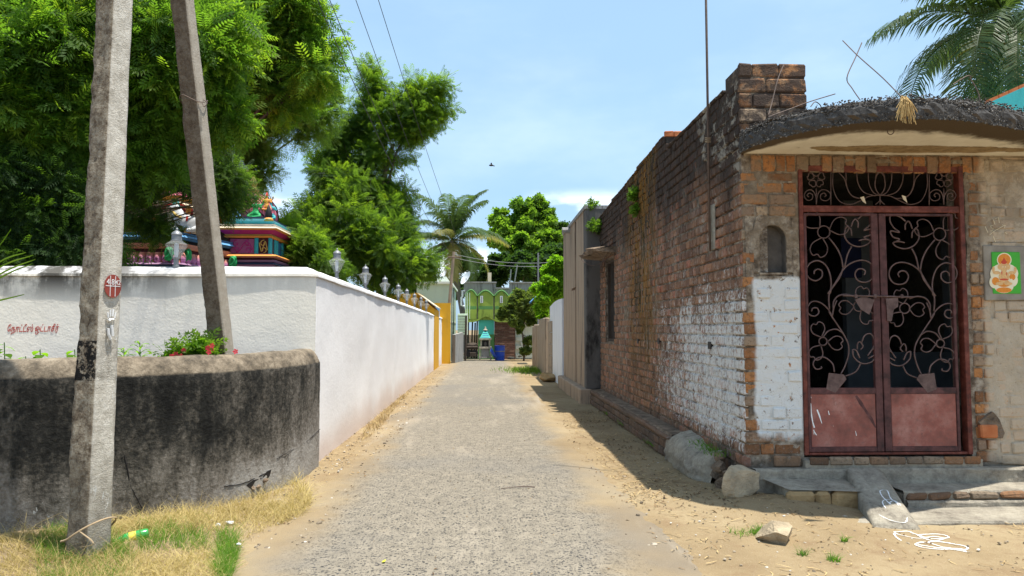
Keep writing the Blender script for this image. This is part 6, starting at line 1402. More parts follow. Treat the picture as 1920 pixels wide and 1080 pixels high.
# alley: posts and far low wall
for k_, (px, h) in enumerate(((877, 560), (884, 600), (889, 605), (893, 598))):
    o = thing('wooden_stake', ('leftmost tall', 'second', 'third', 'rightmost')[k_]+' thin dark stake of the four in the alley mouth under the green balcony', 'stake', W(px, 668, 36.5)); o['group'] = 'stakes in the alley'; m = MB(); p = W(px, 660, 36.5); m.tube([(p.x, 36.5, 0), (p.x+.05, 36.5, W(px, h, 36.5).z)], .04, 6); m.build('stake_shaft', M_['wood_dark'], o)
fw = thing('alley_wall', 'brownish low wall closing the alley far behind the stakes', 'wall', W(885, 650, 44)); m = MB(); m.box(W(868, 650, 44).x, W(899, 650, 44).x, 44, 44.3, 0, W(885, 628, 44).z); m.build('wall_face', M_['plaster_brown'], fw)
# dark handcart
hc = thing('handcart', 'dark loaded handcart parked in the shade by the small stone shrine', 'cart', W(886, 668, 34)); zc_ = lambda py: W(886, py, 34).z; Xc = lambda px: W(px, 650, 34).x
m = MB(); m.cbox(Xc(874), Xc(897), 33.6, 34.4, zc_(655), zc_(648), .05, 0, .02); m.ball((Xc(885), 34, zc_(647)), (.30, .3, .12), 10, 6, jit=.15); m.build('load', M_['wood_dark'], hc)
for px in (880, 890): m = MB(); m.tube([(Xc(px), 33.62, zc_(662)), (Xc(px), 33.69, zc_(662))], .17, 14); m.build('wheel', M_['t_black'], hc)
m = MB(); m.tube([(Xc(874), 33.9, zc_(652)), (Xc(871), 33.5, zc_(664))], .03, 6); m.cbox(Xc(881), Xc(893), 33.55, 33.75, zc_(668), zc_(660), .02); m.build('handle', M_['wood_dark'], hc)
# stone lamp shrine
ls = thing('stone_shrine', 'small grey stone wayside shrine with a turquoise tiled roof in front of the teal wall', 'shrine', W(910, 672, 33.6)); YS = 33.6; zs_ = lambda py: W(910, py, YS).z; Xs = lambda px: W(px, 650, YS).x; cxs = Xs(910)
def lb(nm, mat, w_, a, b_, w2=None, par=ls): m = MB(); m.lathe([(w_/2, zs_(a)), ((w2 or w_)/2, zs_(b_))], (cxs, YS+.3, 0), square=True); return m.build(nm, M_[mat], par)
lb('base', 'grey_stained', .62, 672, 669); lb('plinth', 'grey_stained', .40, 669, 653.5); lb('shelf', 'cement', .60, 653.5, 650)
lb('back', 't_black', .32, 650, 638)
for sx in (-1, 1): m = MB(); m.box(cxs+sx*.2-.035, cxs+sx*.2+.035, YS+.08, YS+.16, zs_(650), zs_(637.5)); m.build('column', M_['cement'], ls)
for sx in (-1, 1): m = MB(); m.box(cxs+sx*.26-.03, cxs+sx*.26+.03, YS+.02, YS+.10, 0, zs_(653.5)); m.build('column', M_['cement'], ls)
m = MB(); m.ball((cxs, YS+.12, zs_(645)), (.07, .05, .11), 8, 6); m.build('idol', M_['rim_gravel'], ls)
lb('eave', 'cement', .60, 637.5, 634); rf = lb('roof', 'teal_paint', .52, 634, 620, .14); m = MB()
for r_ in range(4):
    for i in range(5):
        t = (r_+.5)/4; w_ = (.52+(.14-.52)*t)*.88; x = cxs-w_/2+w_*(i+.5+.5*(r_ % 2))/5.5; zt_ = zs_(634)+(zs_(620)-zs_(634))*t; m.box(x-.030, x+.030, YS+.3-(.26+(.07-.26)*t)-.012, YS+.3-(.26+(.07-.26)*t)+.004, zt_-.025, zt_+.02)
tag(m.build('roof_tile', M_['t_skyblue'], rf), kind='stuff')
m = MB(); m.lathe([(.10, zs_(620)), (.11, zs_(618.5)), (.05, zs_(617)), (.02, zs_(612))], (cxs, YS+.3, 0), 10); m.build('finial', M_['cement'], ls)
# blue barrel and leaning blue tray
br = thing('plastic_barrel', 'bright blue plastic barrel standing before the brick infill at the lane end', 'barrel', W(937, 673, 33.5)); c_ = W(937, 673, 33.8); m = MB(); h = W(937, 648, 33.8).z; m.lathe([(.20, 0), (.225, .02), (.225, h*.30), (.24, h*.33), (.24, h*.36), (.235, h*.62), (.25, h*.66), (.25, h*.70), (.245, h*.95), (.255, h*.97), (.25, h), (.22, h), (.21, h-.05)], (c_.x, c_.y, 0), 20); m.build('barrel_body', M_['barrel_blue'], br, True)
m = MB(); m.lathe([(.243, h*.60), (.252, h*.66), (.243, h*.67)], (c_.x, c_.y, 0), 20); m.build('hoop', M_['steel_grey'], br)
bl = thing('blue_basin', 'blue plastic basin tipped against the barrel at the lane end', 'basin', W(925, 668, 33.3)); m = MB(); c_ = W(925, 662, 33.3); Mx = Matrix.Translation(c_) @ Matrix.Rotation(R(62), 4, 'Y'); t_ = MB(); t_.lathe([(.18, -.08), (.26, .05), (.28, .05), (.27, .03)], (0, 0, 0), 16); m.add([Mx @ Vector(v) for v in t_.v], t_.f); m.build('basin_body', M_['barrel_blue'], bl, True)
for k_, (px, py, s_, lb_) in enumerate(((958, 671, .16, 'widest of the grey stones'), (975, 668, .10, 'small rounded grey stone'))): o = rock('stone', W(px, py, 34)+Vector((0, 0, .0)), (s_*1.4, s_, s_*.7), 60+k_, 'cement'); tag(o, lb_+' on the ground under the bush beside the blue barrel', 'stone')

# ================================================================ right side beyond the brick house
pb = thing('plastered_house', 'brown stained plaster building with black mould pilaster, beyond the brick house on the right', 'house', (2.03, 14.3, 0)); xb = 2.03
ye = WX(1056, 600, xb).y; zt0 = 3.95
m = MB(); m.box(xb+.09, 5.5, 14.3, ye, -.05, zt0); m.build('wall', M_['plaster_brown'], pb)
yA = WX(1100, 600, xb).y; yB = WX(1082, 600, xb).y; yC = WX(1078, 600, xb).y
m = MB(); m.cbox(xb, 2.6, 14.28, 14.62, .28, zt0+.05, .03, 0, .01); m.build('pilaster', M_['pilaster_black'], pb)
m = MB(); m.box(xb+.01, xb+.3, 14.62, WX(1080, 600, xb).y, .28, zt0); m.build('pilaster', M_['plaster_brown'], pb)
m = MB(); y1_, y2_ = WX(1077.5, 600, xb).y, WX(1071, 600, xb).y; m.box(xb+.01, xb+.3, y1_, y2_, .28, WX(1075, 545, xb).z); m.box(xb+.01, xb+.3, y1_, y2_, WX(1075, 545, xb).z, WX(1075, 545, xb).z+.01); m.build('lower_pier', M_['plaster_brown'], pb)
m = MB(); m.box(xb+.012, xb+.3, y2_, ye, .28, zt0+.1); m.build('pilaster', M_['plaster_brown'], pb)
m = MB(); m.box(xb+.06, xb+.088, y1_+.1, y2_-.1, WX(1074, 598, xb).z, WX(1074, 545, xb).z); m.build('window', M_['t_black'], pb)
m = MB(); m.box(xb+.012, xb+.3, y1_, y2_, WX(1074, 540, xb).z, zt0+.02); m.build('lintel_panel', M_['plaster_brown'], pb)
m = MB(); m.cbox(xb-.14, xb+.1, 14.2, ye+.1, -.05, .30, .02, 0, .008); m.build('base_ledge', M_['plaster_brown'], pb)
m = MB(); m.box(xb-.02, 5.5, 14.27, ye, zt0, zt0+.07); cp = m.build('coping', M_['grey_stained'], pb)
m = MB(); p = WX(1068, 432, xb); m.tube([(xb-.18, p.y, p.z), (xb+.2, p.y, p.z)], .07, 8); m.build('water_spout', M_['grey_stained'], pb)
# white wall
ya_, yb_ = WX(1053, 620, 2.03).y, WX(1033, 620, 2.03).y
ww = thing('white_wall', 'short bright white wall between the plastered building and the stone slab fence', 'wall', (2.03, ya_, 0)); m = MB(); zz0, zz1 = WX(1050, 562, 2.03).z, WX(1034, 575, 2.03).z; n_ = 8; pts = [(2.0, ye+.02, -.05), (2.0, yb_, -.05)]+[(2.0, yb_+(ye+.02-yb_)*t, zz1+(zz0-zz1)*t+.05*math.sin(math.pi*t)) for t in np.linspace(0, 1, n_)]
m.prism(pts, (.22, 0, 0)); m.build('wall_face', M_['white_paint'], ww)
# stone slab fence
sf = thing('slab_fence', 'row of upright rough stone slabs along the right edge of the lane', 'fence', (1.95, 23, 0)); rs_ = random.Random(4); k_ = 0
edges = [(1033, 1026, 601), (1025.5, 1013, 597), (1012.5, 1007.5, 608), (1007, 1003.5, 609), (1003, 1000.5, 611), (1000, 998.5, 613)]
for a, b_, tp_ in edges:
    y0_, y1_ = WX(a, 650, 1.95).y, WX(b_, 650, 1.95).y; zt_ = WX((a+b_)/2, tp_, 1.95).z; m = MB(); xo = rs_.uniform(-.06, .06); m.cbox(1.95+xo, 2.1+xo, y0_+.03, y1_-.03, -.05, zt_, .03, 0, .015)
    if k_: m.build('stone_slab', M_['granite_slab'], sf)
    else:
        m = MB(); nb2 = 5
        for q_ in range(nb2): m = MB(); m.cbox(1.97, 2.12, y0_+.02, y1_-.02, q_*zt_/nb2, (q_+1)*zt_/nb2-.012, .012, 0, .006); m.build('stone_block', M_['granite_slab'], sf)
    k_ += 1
o = rock('stone', G(1020, 716)+Vector((.1, .1, .1)), (.25, .35, .18), 77, 'yellow_block'); tag(o, 'large pale stone at the foot of the stone slab fence by the white wall', 'stone')
# blue awning and turquoise house
aw = thing('blue_awning', 'small curved blue canopy half hidden in the leaves beyond the slab fence', 'awning', W(1008, 560, 30)); m = MB(); rows = []
for k_ in range(9):
    t = k_/8; p = W(996+22*t, 565-15*math.sin(t*1.6), 30); rows.append([p, p+Vector((0, 1.5, 0))])
m.sheet(rows); m.sheet([[p+Vector((0, 0, -.06)) for p in r_] for r_ in rows][::-1]); m.build('canopy_sheet', M_['t_skyblue'], aw, True)
tq = thing('turquoise_house', 'turquoise painted gable wall with orange brick edging at the far right edge', 'house', W(1900, 260, 15)); a, b_, c_ = W(1855, 192, 15), W(1922, 150, 15), W(2150, 60, 15)
m = MB(); m.prism([(a.x, 15, 2), (c_.x, 15, 2), (c_.x, 15, c_.z), (a.x, 15, a.z)], (0, 4, 0)); m.build('gable_wall', M_['turquoise_wall'], tq)
d = (c_-a); L = d.length; n_ = int(L/.24)
for i in range(n_):
    p, q = a.lerp(c_, i/n_), a.lerp(c_, (i+.93)/n_); m = MB(); m.prism([p, q, q+Vector((0, 0, .075)), p+Vector((0, 0, .075))], (0, .14, 0), random.random()); o = m.build('brick', M_['brick_fresh'], tq)
# ================================================================ vegetation
def tmpl_neem(pairs=6, ll=.34, lw=.085, ang=R(58)):
    V, Q = [], []
    def leaf(bx_, a, l, w_, dz):
        ca, sa = math.cos(a), math.sin(a); b = len(V); px_, py_ = -sa, ca
        V.extend([(bx_, 0, 0), (bx_+ca*l*.45-sa*w_, sa*l*.45+ca*w_, -.02), (bx_+ca*l, sa*l, -dz), (bx_+ca*l*.45+sa*w_, sa*l*.45-ca*w_, -.02)]); Q.append((b, b+1, b+2, b+3))
    for k in range(pairs):
        t = .12+.80*k/(pairs-1); l = ll*(1-.35*abs(t-.5)*1.4)
        for s_ in (1, -1): leaf(t, s_*(ang-.25*t), l, lw*.5, .05+.03*t)
    leaf(.95, 0, ll*.8, lw*.5, .06); return np.array(V), np.array(Q)
def tmpl_broad(n=7, l=.5, w_=.16, spread=1.):
    V, Q = [], []; rs = np.random.RandomState(3)
    for k in range(n):
        a = 2*math.pi*k/n+rs.rand()*.5; el = rs.uniform(-.5, .5)*spread; d = np.array([math.cos(a)*math.cos(el), math.sin(a)*math.cos(el), math.sin(el)]); s_ = np.array([-math.sin(a), math.cos(a), rs.uniform(-.4, .4)]); b = len(V); o = d*.05
        V.extend([o, o+d*l*.5+s_*w_, o+d*l-np.array([0, 0, .04]), o+d*l*.5-s_*w_]); Q.append((b, b+1, b+2, b+3))
    return np.array(V), np.array(Q)
NEEM, BROAD, FINE = tmpl_neem(), tmpl_broad(), tmpl_neem(7, .22, .045)
NEEM_LO = tmpl_neem(4, .42, .16)
def foliage(name, clumps, n, tm, size, mat, parent, seed=0, droop=.6, shell=.45):
    rs = np.random.RandomState(seed); C_ = np.array([c_[:3] for c_ in clumps]); Rr = np.array([(c_[3:6] if len(c_) > 4 else (c_[3],)*3) for c_ in clumps]); w_ = Rr.prod(1)**(2/3); w_ /= w_.sum()
    i = rs.choice(len(C_), n, p=w_); d = rs.randn(n, 3); d /= np.linalg.norm(d, axis=1)[:, None]; r_ = rs.rand(n)**shell
    P_ = C_[i]+d*Rr[i]*(r_*(1+.22*rs.randn(n)*.6))[:, None]
    ax = d*.9+.7*rs.randn(n, 3)+np.array([0, 0, -.1])-np.array([0, 0, 1])*droop*rs.rand(n)[:, None]; ax /= np.linalg.norm(ax, axis=1)[:, None]
    up = np.array([0, 0, 1.])+.75*rs.randn(n, 3); sd = np.cross(up, ax); sd /= np.linalg.norm(sd, axis=1)[:, None]+1e-9; nr_ = np.cross(ax, sd); s_ = size*(.6+.8*rs.rand(n))
    T, Q = tm; V = P_[:, None, :]+s_[:, None, None]*(T[None, :, 0:1]*ax[:, None, :]+T[None, :, 1:2]*sd[:, None, :]+T[None, :, 2:3]*nr_[:, None, :]); V = V.reshape(-1, 3)
    q = (Q[None]+(np.arange(n)*len(T))[:, None, None]).reshape(-1, Q.shape[1]); r_ = np.repeat(rs.rand(n), len(T))
    if parent is not None: V = V-np.array(wloc(parent))
    return place(name, mesh_np(name, V, quads=q, rnd=r_), M_[mat], parent)
def sub(blobs, per, k, seed, flat_=.8):
    "split big blobs into many leaf clumps set near their surface"
    rs = np.random.RandomState(seed); out_ = []
    for (c_, r_) in blobs:
        n = max(3, int(per*(r_/1.0)**1.6))
        for _ in range(n):
            d = rs.randn(3); d /= np.linalg.norm(d); q = np.array(c_)+d*r_*(rs.uniform(.35, 1.0)); rr = k*rs.uniform(.6, 1.35); out_.append((q[0], q[1], q[2], rr, rr, rr*flat_))
    return out_
def limbs(name, base, joints, clumps, r0, mat, parent, n_branch=40, seed=0):
    rs = random.Random(seed); m = MB(); base = Vector(base); js = [Vector(j) for j in joints]; pts = smoothpts([base]+js, 5); L = len(pts)
    m.tube([p+Vector((rs.uniform(-.02, .02), rs.uniform(-.02, .02), 0)) for p in pts], [r0*(1-.65*i/L) for i in range(L)], 9); tr = m.build(name, M_[mat], parent, 'all'); m = MB()
    cl = list(clumps); rs.shuffle(cl)
    for c_ in cl[:n_branch]:
        c_ = Vector(c_[:3]); i = min(range(L), key=lambda i: (pts[i]-c_).length+.35*abs(i-L*.6)); a = pts[max(0, i-2)]; mid = a.lerp(c_, .5)+Vector((rs.uniform(-.15, .15), rs.uniform(-.15, .15), rs.uniform(-.05, .25)))*(c_-a).length*.35
        ln = (c_-a).length; m.tube(smoothpts([a, mid, c_], 4), [max(.008, r0*.33*(1-.8*t/8)*min(1, ln/2)) for t in range(9)], 5, False)
    m.build('branches', M_[mat], parent, 'all'); return tr
def pxblobs(L): return [(tuple(W(px, py, Y)), rp*Y/F_PX) for px, py, Y, rp in L]
def tree(name, label, cat, base, joints, blobs, per, k, n, tm, size, mat, r0=.15, nb=40, seed=0, bark='bark', droop=.6, group=None, extra=(), shell=.45):
    t = thing(name, label, cat, base, group); cl = sub(blobs, per, k, seed); limbs('trunk', base, joints, cl, r0, bark, t, nb, seed); foliage('crown', cl, n, tm, size, mat, t, seed, droop, shell)
    for (mt, fr, tm2, sz) in extra:
        rs = random.Random(seed+1); c2 = [c_ for c_ in cl if rs.random() < fr[0]]; foliage('crown', c2, int(n*fr[1]), tm2, sz, mt, t, seed+2, droop, shell)
    return t
# big neem mass, left
tA = tree('neem_tree', 'large dense neem tree filling the left of the sky behind the poles', 'tree', (-6.9, 11.3, 0), [(-6.8, 11.2, 2), (-6.5, 11, 4), (-6.2, 10.8, 6), (-5.6, 10.8, 8)],
     pxblobs([(40, 60, 9.6, 130), (30, 190, 9.8, 120), (140, 130, 10.0, 110), (250, 60, 10.2, 110), (290, 170, 10.3, 95), (240, 260, 10.4, 75), (390, 80, 10.4, 95), (60, -60, 10, 90), (300, -50, 10.8, 90), (110, 300, 10.2, 90), (400, 200, 10.6, 60)]), 36, .27, 12500, NEEM, .30, 'leaf_neem', .22, 60, 11, extra=(('leaf_neem_bright', (.40, .5), NEEM, .30),))
tB = tree('neem_tree', 'bright green neem tree, furthest right of the big left group against the sky', 'tree', (-6.9, 16.9, 0), [(-6.8, 16.9, 3.2), (-6.5, 16.8, 6.4), (-6.0, 16.6, 9)],
     pxblobs([(480, 70, 16.1, 105), (560, 40, 15.9, 75), (575, 105, 15.9, 52), (520, 150, 16.4, 70), (490, -30, 16.1, 70), (450, 160, 16.6, 60)]), 26, .30, 6800, NEEM, .36, 'leaf_neem', .18, 40, 12, extra=(('leaf_neem_bright', (.55, .6), NEEM, .36),))
tC = tree('acacia_tree', 'fine leaved pale olive tree behind the leaning pole above the small shrine', 'tree', (-7.6, 21.0, 0), [(-7.6, 21, 4), (-7.4, 20.5, 6.5), (-6.8, 19.5, 9)],
     pxblobs([(470, 220, 18.7, 85), (530, 200, 18.7, 70), (590, 190, 18.9, 45), (420, 280, 18.7, 60), (480, 310, 19.2, 42), (606, 222, 18.9, 24), (440, 340, 19.5, 38)]), 26, .28, 9000, FINE, .33, 'leaf_fine', .13, 60, 13, droop=.9, extra=(('leaf_mid', (.6, .5), BROAD, .12),))
tD = tree('thorn_tree', 'dark thorny tree with drooping twigs hanging low behind the wall at the far left', 'tree', (-8.2, 10.2, 0), [(-8.1, 10.2, 2), (-7.6, 10.1, 3.4), (-7.2, 10, 4.4)],
     pxblobs([(40, 340, 9.6, 85), (130, 380, 9.8, 85), (40, 440, 9.6, 75), (130, 455, 9.8, 60), (190, 330, 10.6, 60), (290, 300, 11.2, 50), (-60, 380, 9.6, 100)]), 42, .22, 15000, FINE, .24, 'leaf_dark', .12, 110, 14, droop=1.1, extra=(('leaf_neem', (.35, .35), FINE, .24),))
tD2 = tree('thorn_tree', 'feathery green boughs drooping in front of the bull statue and blue cornice', 'tree', (-7.3, 12.2, 0), [(-7.0, 12.2, 3), (-6.2, 12, 4.6)],
     pxblobs([(280, 350, 11.4, 44), (272, 402, 11.6, 26), (345, 330, 11.8, 34), (410, 320, 12.4, 38), (420, 375, 12.8, 20), (395, 290, 12.4, 46), (448, 355, 13.2, 22), (420, 385, 12.6, 14), (300, 430, 11.6, 16)]), 50, .15, 3800, FINE, .22, 'leaf_dark', .08, 80, 15, droop=1.2, extra=(('leaf_mid', (.5, .7), FINE, .22),))
tE = tree('background_tree', 'shadowy dense tree filling the gaps behind the temple at the far left', 'tree', (-11, 23, 0), [(-11, 23, 3), (-10, 23, 7)],
     pxblobs([(60, 100, 21, 130), (60, 250, 21, 120), (200, 200, 21, 110), (300, 300, 21, 90), (370, 160, 20, 100), (200, 380, 21, 90), (400, 330, 20, 65), (50, 380, 22, 110), (300, 400, 22, 45)]), 8, .8, 9000, BROAD, .55, 'leaf_dark', .3, 10, 16)
# middle tree with the high separate tufts
tF = tree('neem_tree', 'tall irregular tree with two high separate tufts, beside the lane behind the urn lamps', 'tree', (W(712, 600, 24.0).x, 24.0, 0), [tuple(W(714, 520, 24.0)), tuple(W(700, 440, 24.0)), tuple(W(716, 350, 24.0)), tuple(W(738, 270, 24.0))],
     pxblobs([(650, 420, 23.0, 78), (600, 440, 23.0, 62), (700, 460, 22.7, 70), (650, 350, 23.8, 60), (720, 400, 24.1, 56), (600, 395, 23.6, 42), (640, 260, 24.4, 42), (625, 300, 24.4, 42), (700, 330, 24.4, 48), (745, 370, 24.4, 30), (655, 480, 22.5, 52), (760, 500, 22.7, 40), (720, 510, 23.0, 38), (790, 500, 23.0, 22), (740, 440, 23.8, 36), (618, 335, 24.0, 26)]),
     22, .31, 10500, NEEM, .34, 'leaf_mid', .18, 80, 17, extra=(('leaf_neem_bright', (.38, .5), NEEM, .34), ('leaf_dark', (.5, .3), NEEM, .34)))
cl = sub(pxblobs([(735, 215, 24.0, 38), (676, 228, 24.0, 22), (692, 215, 24.0, 20), (700, 285, 24.0, 26), (722, 300, 24.0, 16), (765, 290, 24.2, 10), (775, 190, 24.0, 40), (815, 180, 24.0, 30), (760, 240, 24.0, 28), (700, 150, 24.0, 24), (705, 185, 24.0, 24), (690, 125, 24.0, 17), (800, 225, 24.0, 32), (715, 250, 24.0, 22), (840, 195, 24.0, 14), (780, 150, 24.0, 18)]), 34, .23, 21)
foliage('crown', cl, 4200, NEEM, .30, 'leaf_mid', tF, 22); foliage('crown', cl[::2], 2400, NEEM, .32, 'leaf_neem_bright', tF, 23)
m = MB()
for pts, r_ in (([(722, 360), (734, 320), (742, 290), (756, 262), (775, 230)], .05), ([(722, 330), (720, 300), (726, 262)], .04), ([(726, 262), (712, 220), (704, 170), (695, 130)], .03), ([(756, 262), (790, 245), (815, 200)], .03)): P_ = smoothpts([W(x, y, 24.0) for x, y in pts], 5); m.tube(P_, [r_*(1-.5*i/len(P_)) for i in range(len(P_))], 7)
m.build('limb', M_['bark'], tF, 'all')
# lower filler shrub at the left end of the middle tree
tG = tree('shrub', 'leafy green shrub between the small shrine and the first urn lamp', 'shrub', (W(570, 560, 16).x, 16, 0), [tuple(W(575, 500, 16))], pxblobs([(560, 480, 15.6, 32), (590, 470, 15.6, 36), (545, 440, 16.5, 28), (620, 500, 15.4, 30)]), 60, .17, 3000, NEEM, .22, 'leaf_mid', .05, 20, 24, extra=(('leaf_neem_bright', (.4, .35), NEEM, .22),))
# round tree and dark trees behind the green house
tree('rain_tree', 'rounded bright green tree rising behind the roof of the green house', 'tree', (W(985, 600, 50).x, 50, 0), [tuple(W(985, 500, 50)), tuple(W(985, 420, 50))],
     pxblobs([(985, 400, 50, 32), (945, 420, 50, 28), (1025, 420, 50, 30), (960, 455, 49, 36), (1000, 450, 49, 38), (1035, 450, 49, 26), (1010, 385, 50, 18), (1000, 490, 49, 32), (930, 445, 50, 16)]), 18, .42, 8500, BROAD, .42, 'leaf_round', .3, 40, 30, extra=(('leaf_mid', (.4, .35), BROAD, .42),))
tree('background_tree', 'dark green trees massed low behind the green house under the round tree', 'tree', (W(990, 600, 46).x, 46, 0), [tuple(W(990, 520, 46))],
     pxblobs([(930, 510, 46, 30), (975, 505, 45, 32), (1020, 505, 46, 32), (1050, 480, 46, 30), (905, 525, 46, 18), (1060, 430, 50, 14)]), 16, .5, 6500, BROAD, .40, 'leaf_dark', .2, 30, 31)
tree('leafy_tree', 'vivid light green tree leaning over the slab fence behind the white wall', 'tree', (W(1048, 640, 25).x, 25, 0), [tuple(W(1046, 600, 25)), tuple(W(1040, 540, 25))],
     pxblobs([(1035, 520, 24, 24), (1045, 495, 24, 16), (1025, 560, 24, 20), (1050, 540, 24, 20), (1015, 580, 25, 13), (1010, 540, 25, 12), (1055, 505, 24, 14)]), 90, .16, 5200, BROAD, .18, 'leaf_bright', .08, 40, 32)
tree('croton_bush', 'olive leaved bush with thin crooked stems in front of the green house', 'bush', (W(982, 672, 33.5).x, 33.5, 0), [tuple(W(981, 640, 33.5)), tuple(W(975, 605, 33.5)), tuple(W(968, 575, 33.5))],
     pxblobs([(968, 570, 33.4, 17), (950, 583, 33.3, 12), (985, 585, 33.4, 17), (965, 595, 33.2, 14), (995, 560, 33.4, 15), (1000, 600, 33.4, 12), (940, 590, 33.4, 8), (975, 615, 33.4, 9), (990, 640, 33.5, 9), (985, 658, 33.5, 9), (975, 552, 33.5, 11)]), 110, .15, 9000, BROAD, .15, 'leaf_croton', .05, 60, 33)
P_ = scatter(1, [(0, 1080), (10, 1080), (10, 1070)], 1, 1, -5)
rs = np.random.RandomState(9); n_ = 900; g0 = G(990, 696); q = np.c_[g0.x+.45*rs.randn(n_), g0.y+.9*rs.randn(n_), 0*rs.rand(n_)]; tag(blades('green_grass', q, .10+.14*rs.rand(n_), .9, .02, M_['leaf_mid'], 40, .6), 'low green weeds at the foot of the slab fence', 'grass', kind='stuff')
for k_, (px, r_) in enumerate(((812, 30), (830, 18))): pass
tree('background_tree', 'low hazy trees on the skyline between the mint house and the palm', 'tree', (W(800, 600, 60).x, 60, 0), [tuple(W(800, 560, 60))], pxblobs([(790, 540, 60, 24), (815, 535, 60, 14), (870, 500, 62, 18), (890, 490, 62, 14), (860, 540, 60, 16)]), 16, .5, 1800, BROAD, .6, 'leaf_dark', .2, 10, 34)

# ---- palms
def palm(name, label, base, top, fronds, L, r0, seed, mats=('leaf_palm', 'leaf_palm_old'), nl=62, lw=.022, nuts=True, ll=.85):
    t = thing(name, label, 'palm tree', base); rs = random.Random(seed); b_, tp_ = Vector(base), Vector(top); m = MB(); pts = [b_.lerp(tp_, k/12)+Vector((.08*math.sin(k*.5), 0, 0)) for k in range(13)]; m.tube(pts, [r0*(1-.35*k/12)*(1+.05*(k % 2)) for k in range(13)], 10); m.build('trunk', M_['palm_bark'], t, True)
    for i, (az, el, ln, old) in enumerate(fronds):
        d = Vector((math.cos(az)*math.cos(el), math.sin(az)*math.cos(el), math.sin(el))); hz = Vector((math.cos(az), math.sin(az), 0)); side = Vector((-math.sin(az), math.cos(az), 0)); Lf = L*ln
        rp = []; dr = .55+.5*rs.random()+(.25 if el < .2 else 0); p = tp_.copy(); n = 14; e = el; wob = rs.uniform(-.35, .35)
        for k in range(n+1): rp.append(p.copy()); e_ = el-dr*1.6*(k/n)**1.5; aa = az+wob*(k/n)**2; p = p+Vector((math.cos(aa)*math.cos(e_), math.sin(aa)*math.cos(e_), math.sin(e_)))*Lf/n
        m = MB(); m.tube(rp, [.035*(1-.85*k/n)*L/4 for k in range(n+1)], 5)
        V, F_ = [], []
        for k in range(nl):
            u = .10+.89*k/(nl-1); j = u*n; a = min(int(j), n-1); f = j-a; c_ = rp[a].lerp(rp[a+1], f); tg = (rp[a+1]-rp[a]).normalized(); up = side.cross(tg).normalized(); up = -up if up.z < 0 else up
            llen = ll*L/4*(math.sin(math.pi*(.12+.80*u))**.7)*(.9+.2*rs.random())
            for s_ in (1, -1):
                d0 = (side*s_*.80+tg*.55+up*(.28-.25*rs.random())).normalized(); d1 = (d0+Vector((0, 0, -.45-.35*rs.random()))).normalized(); d2 = (d1+Vector((0, 0, -.9-.3*rs.random()))).normalized()
                w_ = tg*lw*L/4; q0 = c_; q1 = c_+d0*llen*.35; q2 = q1+d1*llen*.35; q3 = q2+d2*llen*.3; bb = len(m.v)
                m.v += [tuple(v) for v in (q0-w_*.5, q0+w_*.5, q1-w_, q1+w_, q2-w_*.8, q2+w_*.8, q3)]; rr = rs.random(); m.r += [rr]*7; m.f += [(bb, bb+1, bb+3, bb+2), (bb+2, bb+3, bb+5, bb+4), (bb+4, bb+5, bb+6)]
        m.build('frond', M_[mats[1] if old else mats[0]], t)
    if nuts:
        for k in range(9): m = MB(); a = rs.uniform(0, 6.28); m.ball(tp_+Vector((.28*math.cos(a), .28*math.sin(a), -.25-.25*rs.random()))*(L/4), (.10*L/4, .10*L/4, .13*L/4), 8, 6); m.build('coconut', M_['leaf_palm_old'], t, True)
    return t
rsf = random.Random(2); fr = []
for k in range(9): fr.append((k*2.4+.3, R(62+rsf.uniform(-8, 18)), .95+rsf.uniform(-.1, .15), False))
for k in range(9): fr.append((k*2*math.pi/9+.35, R(20+rsf.uniform(-10, 14)), 1.05+rsf.uniform(-.1, .1), k % 3 == 0))
for k in range(8): fr.append((k*2*math.pi/8+.1, R(-22+rsf.uniform(-14, 8)), .95+rsf.uniform(-.15, .05), k % 2 == 0))
tpp = W(848, 452, 42); palm('coconut_palm', 'coconut palm rising behind the mint house at the end of the lane', (tpp.x+.9, 42, 0), tuple(tpp), fr, 3.7, .19, 3, nl=62, lw=.034, ll=.9)
# near palm at the upper right: fronds aimed as in the photograph
def aim(px, py, Y, tp_):
    v = W(px, py, Y)-Vector(tp_); return math.atan2(v.y, v.x), math.atan2(v.z, math.hypot(v.x, v.y)), v.length
tN = W(1895, 45, 19); fr2 = []
for (px, py, Y, lift) in ((1640, 70, 18.5, .45), (1650, 190, 18.0, .42), (1700, -60, 19, .3), (1790, 230, 17.2, .5), (1800, 60, 16.0, .4), (1860, 230, 16.4, .55), (1960, 240, 16.2, .55), (2050, 180, 17, .5), (2150, 60, 18, .4), (2120, -60, 19, .3), (1900, -160, 19, .2), (1820, -140, 20, .2), (1760, -120, 17, .3), (1990, 60, 15.5, .4), (1740, 120, 21.5, .4), (1850, 150, 22.5, .4), (2060, 60, 22.5, .4), (1930, 160, 15.6, .6)):
    az, el, l_ = aim(px, py, Y, tN); fr2.append((az, el+lift*.8, l_*1.10/4.1, py > 220))
palm('coconut_palm', 'near coconut palm whose fronds hang into the upper right corner over the house', (tN.x+.8, 19, 0), tuple(tN), fr2, 4.1, .22, 8, nl=84, lw=.030, ll=1.2)
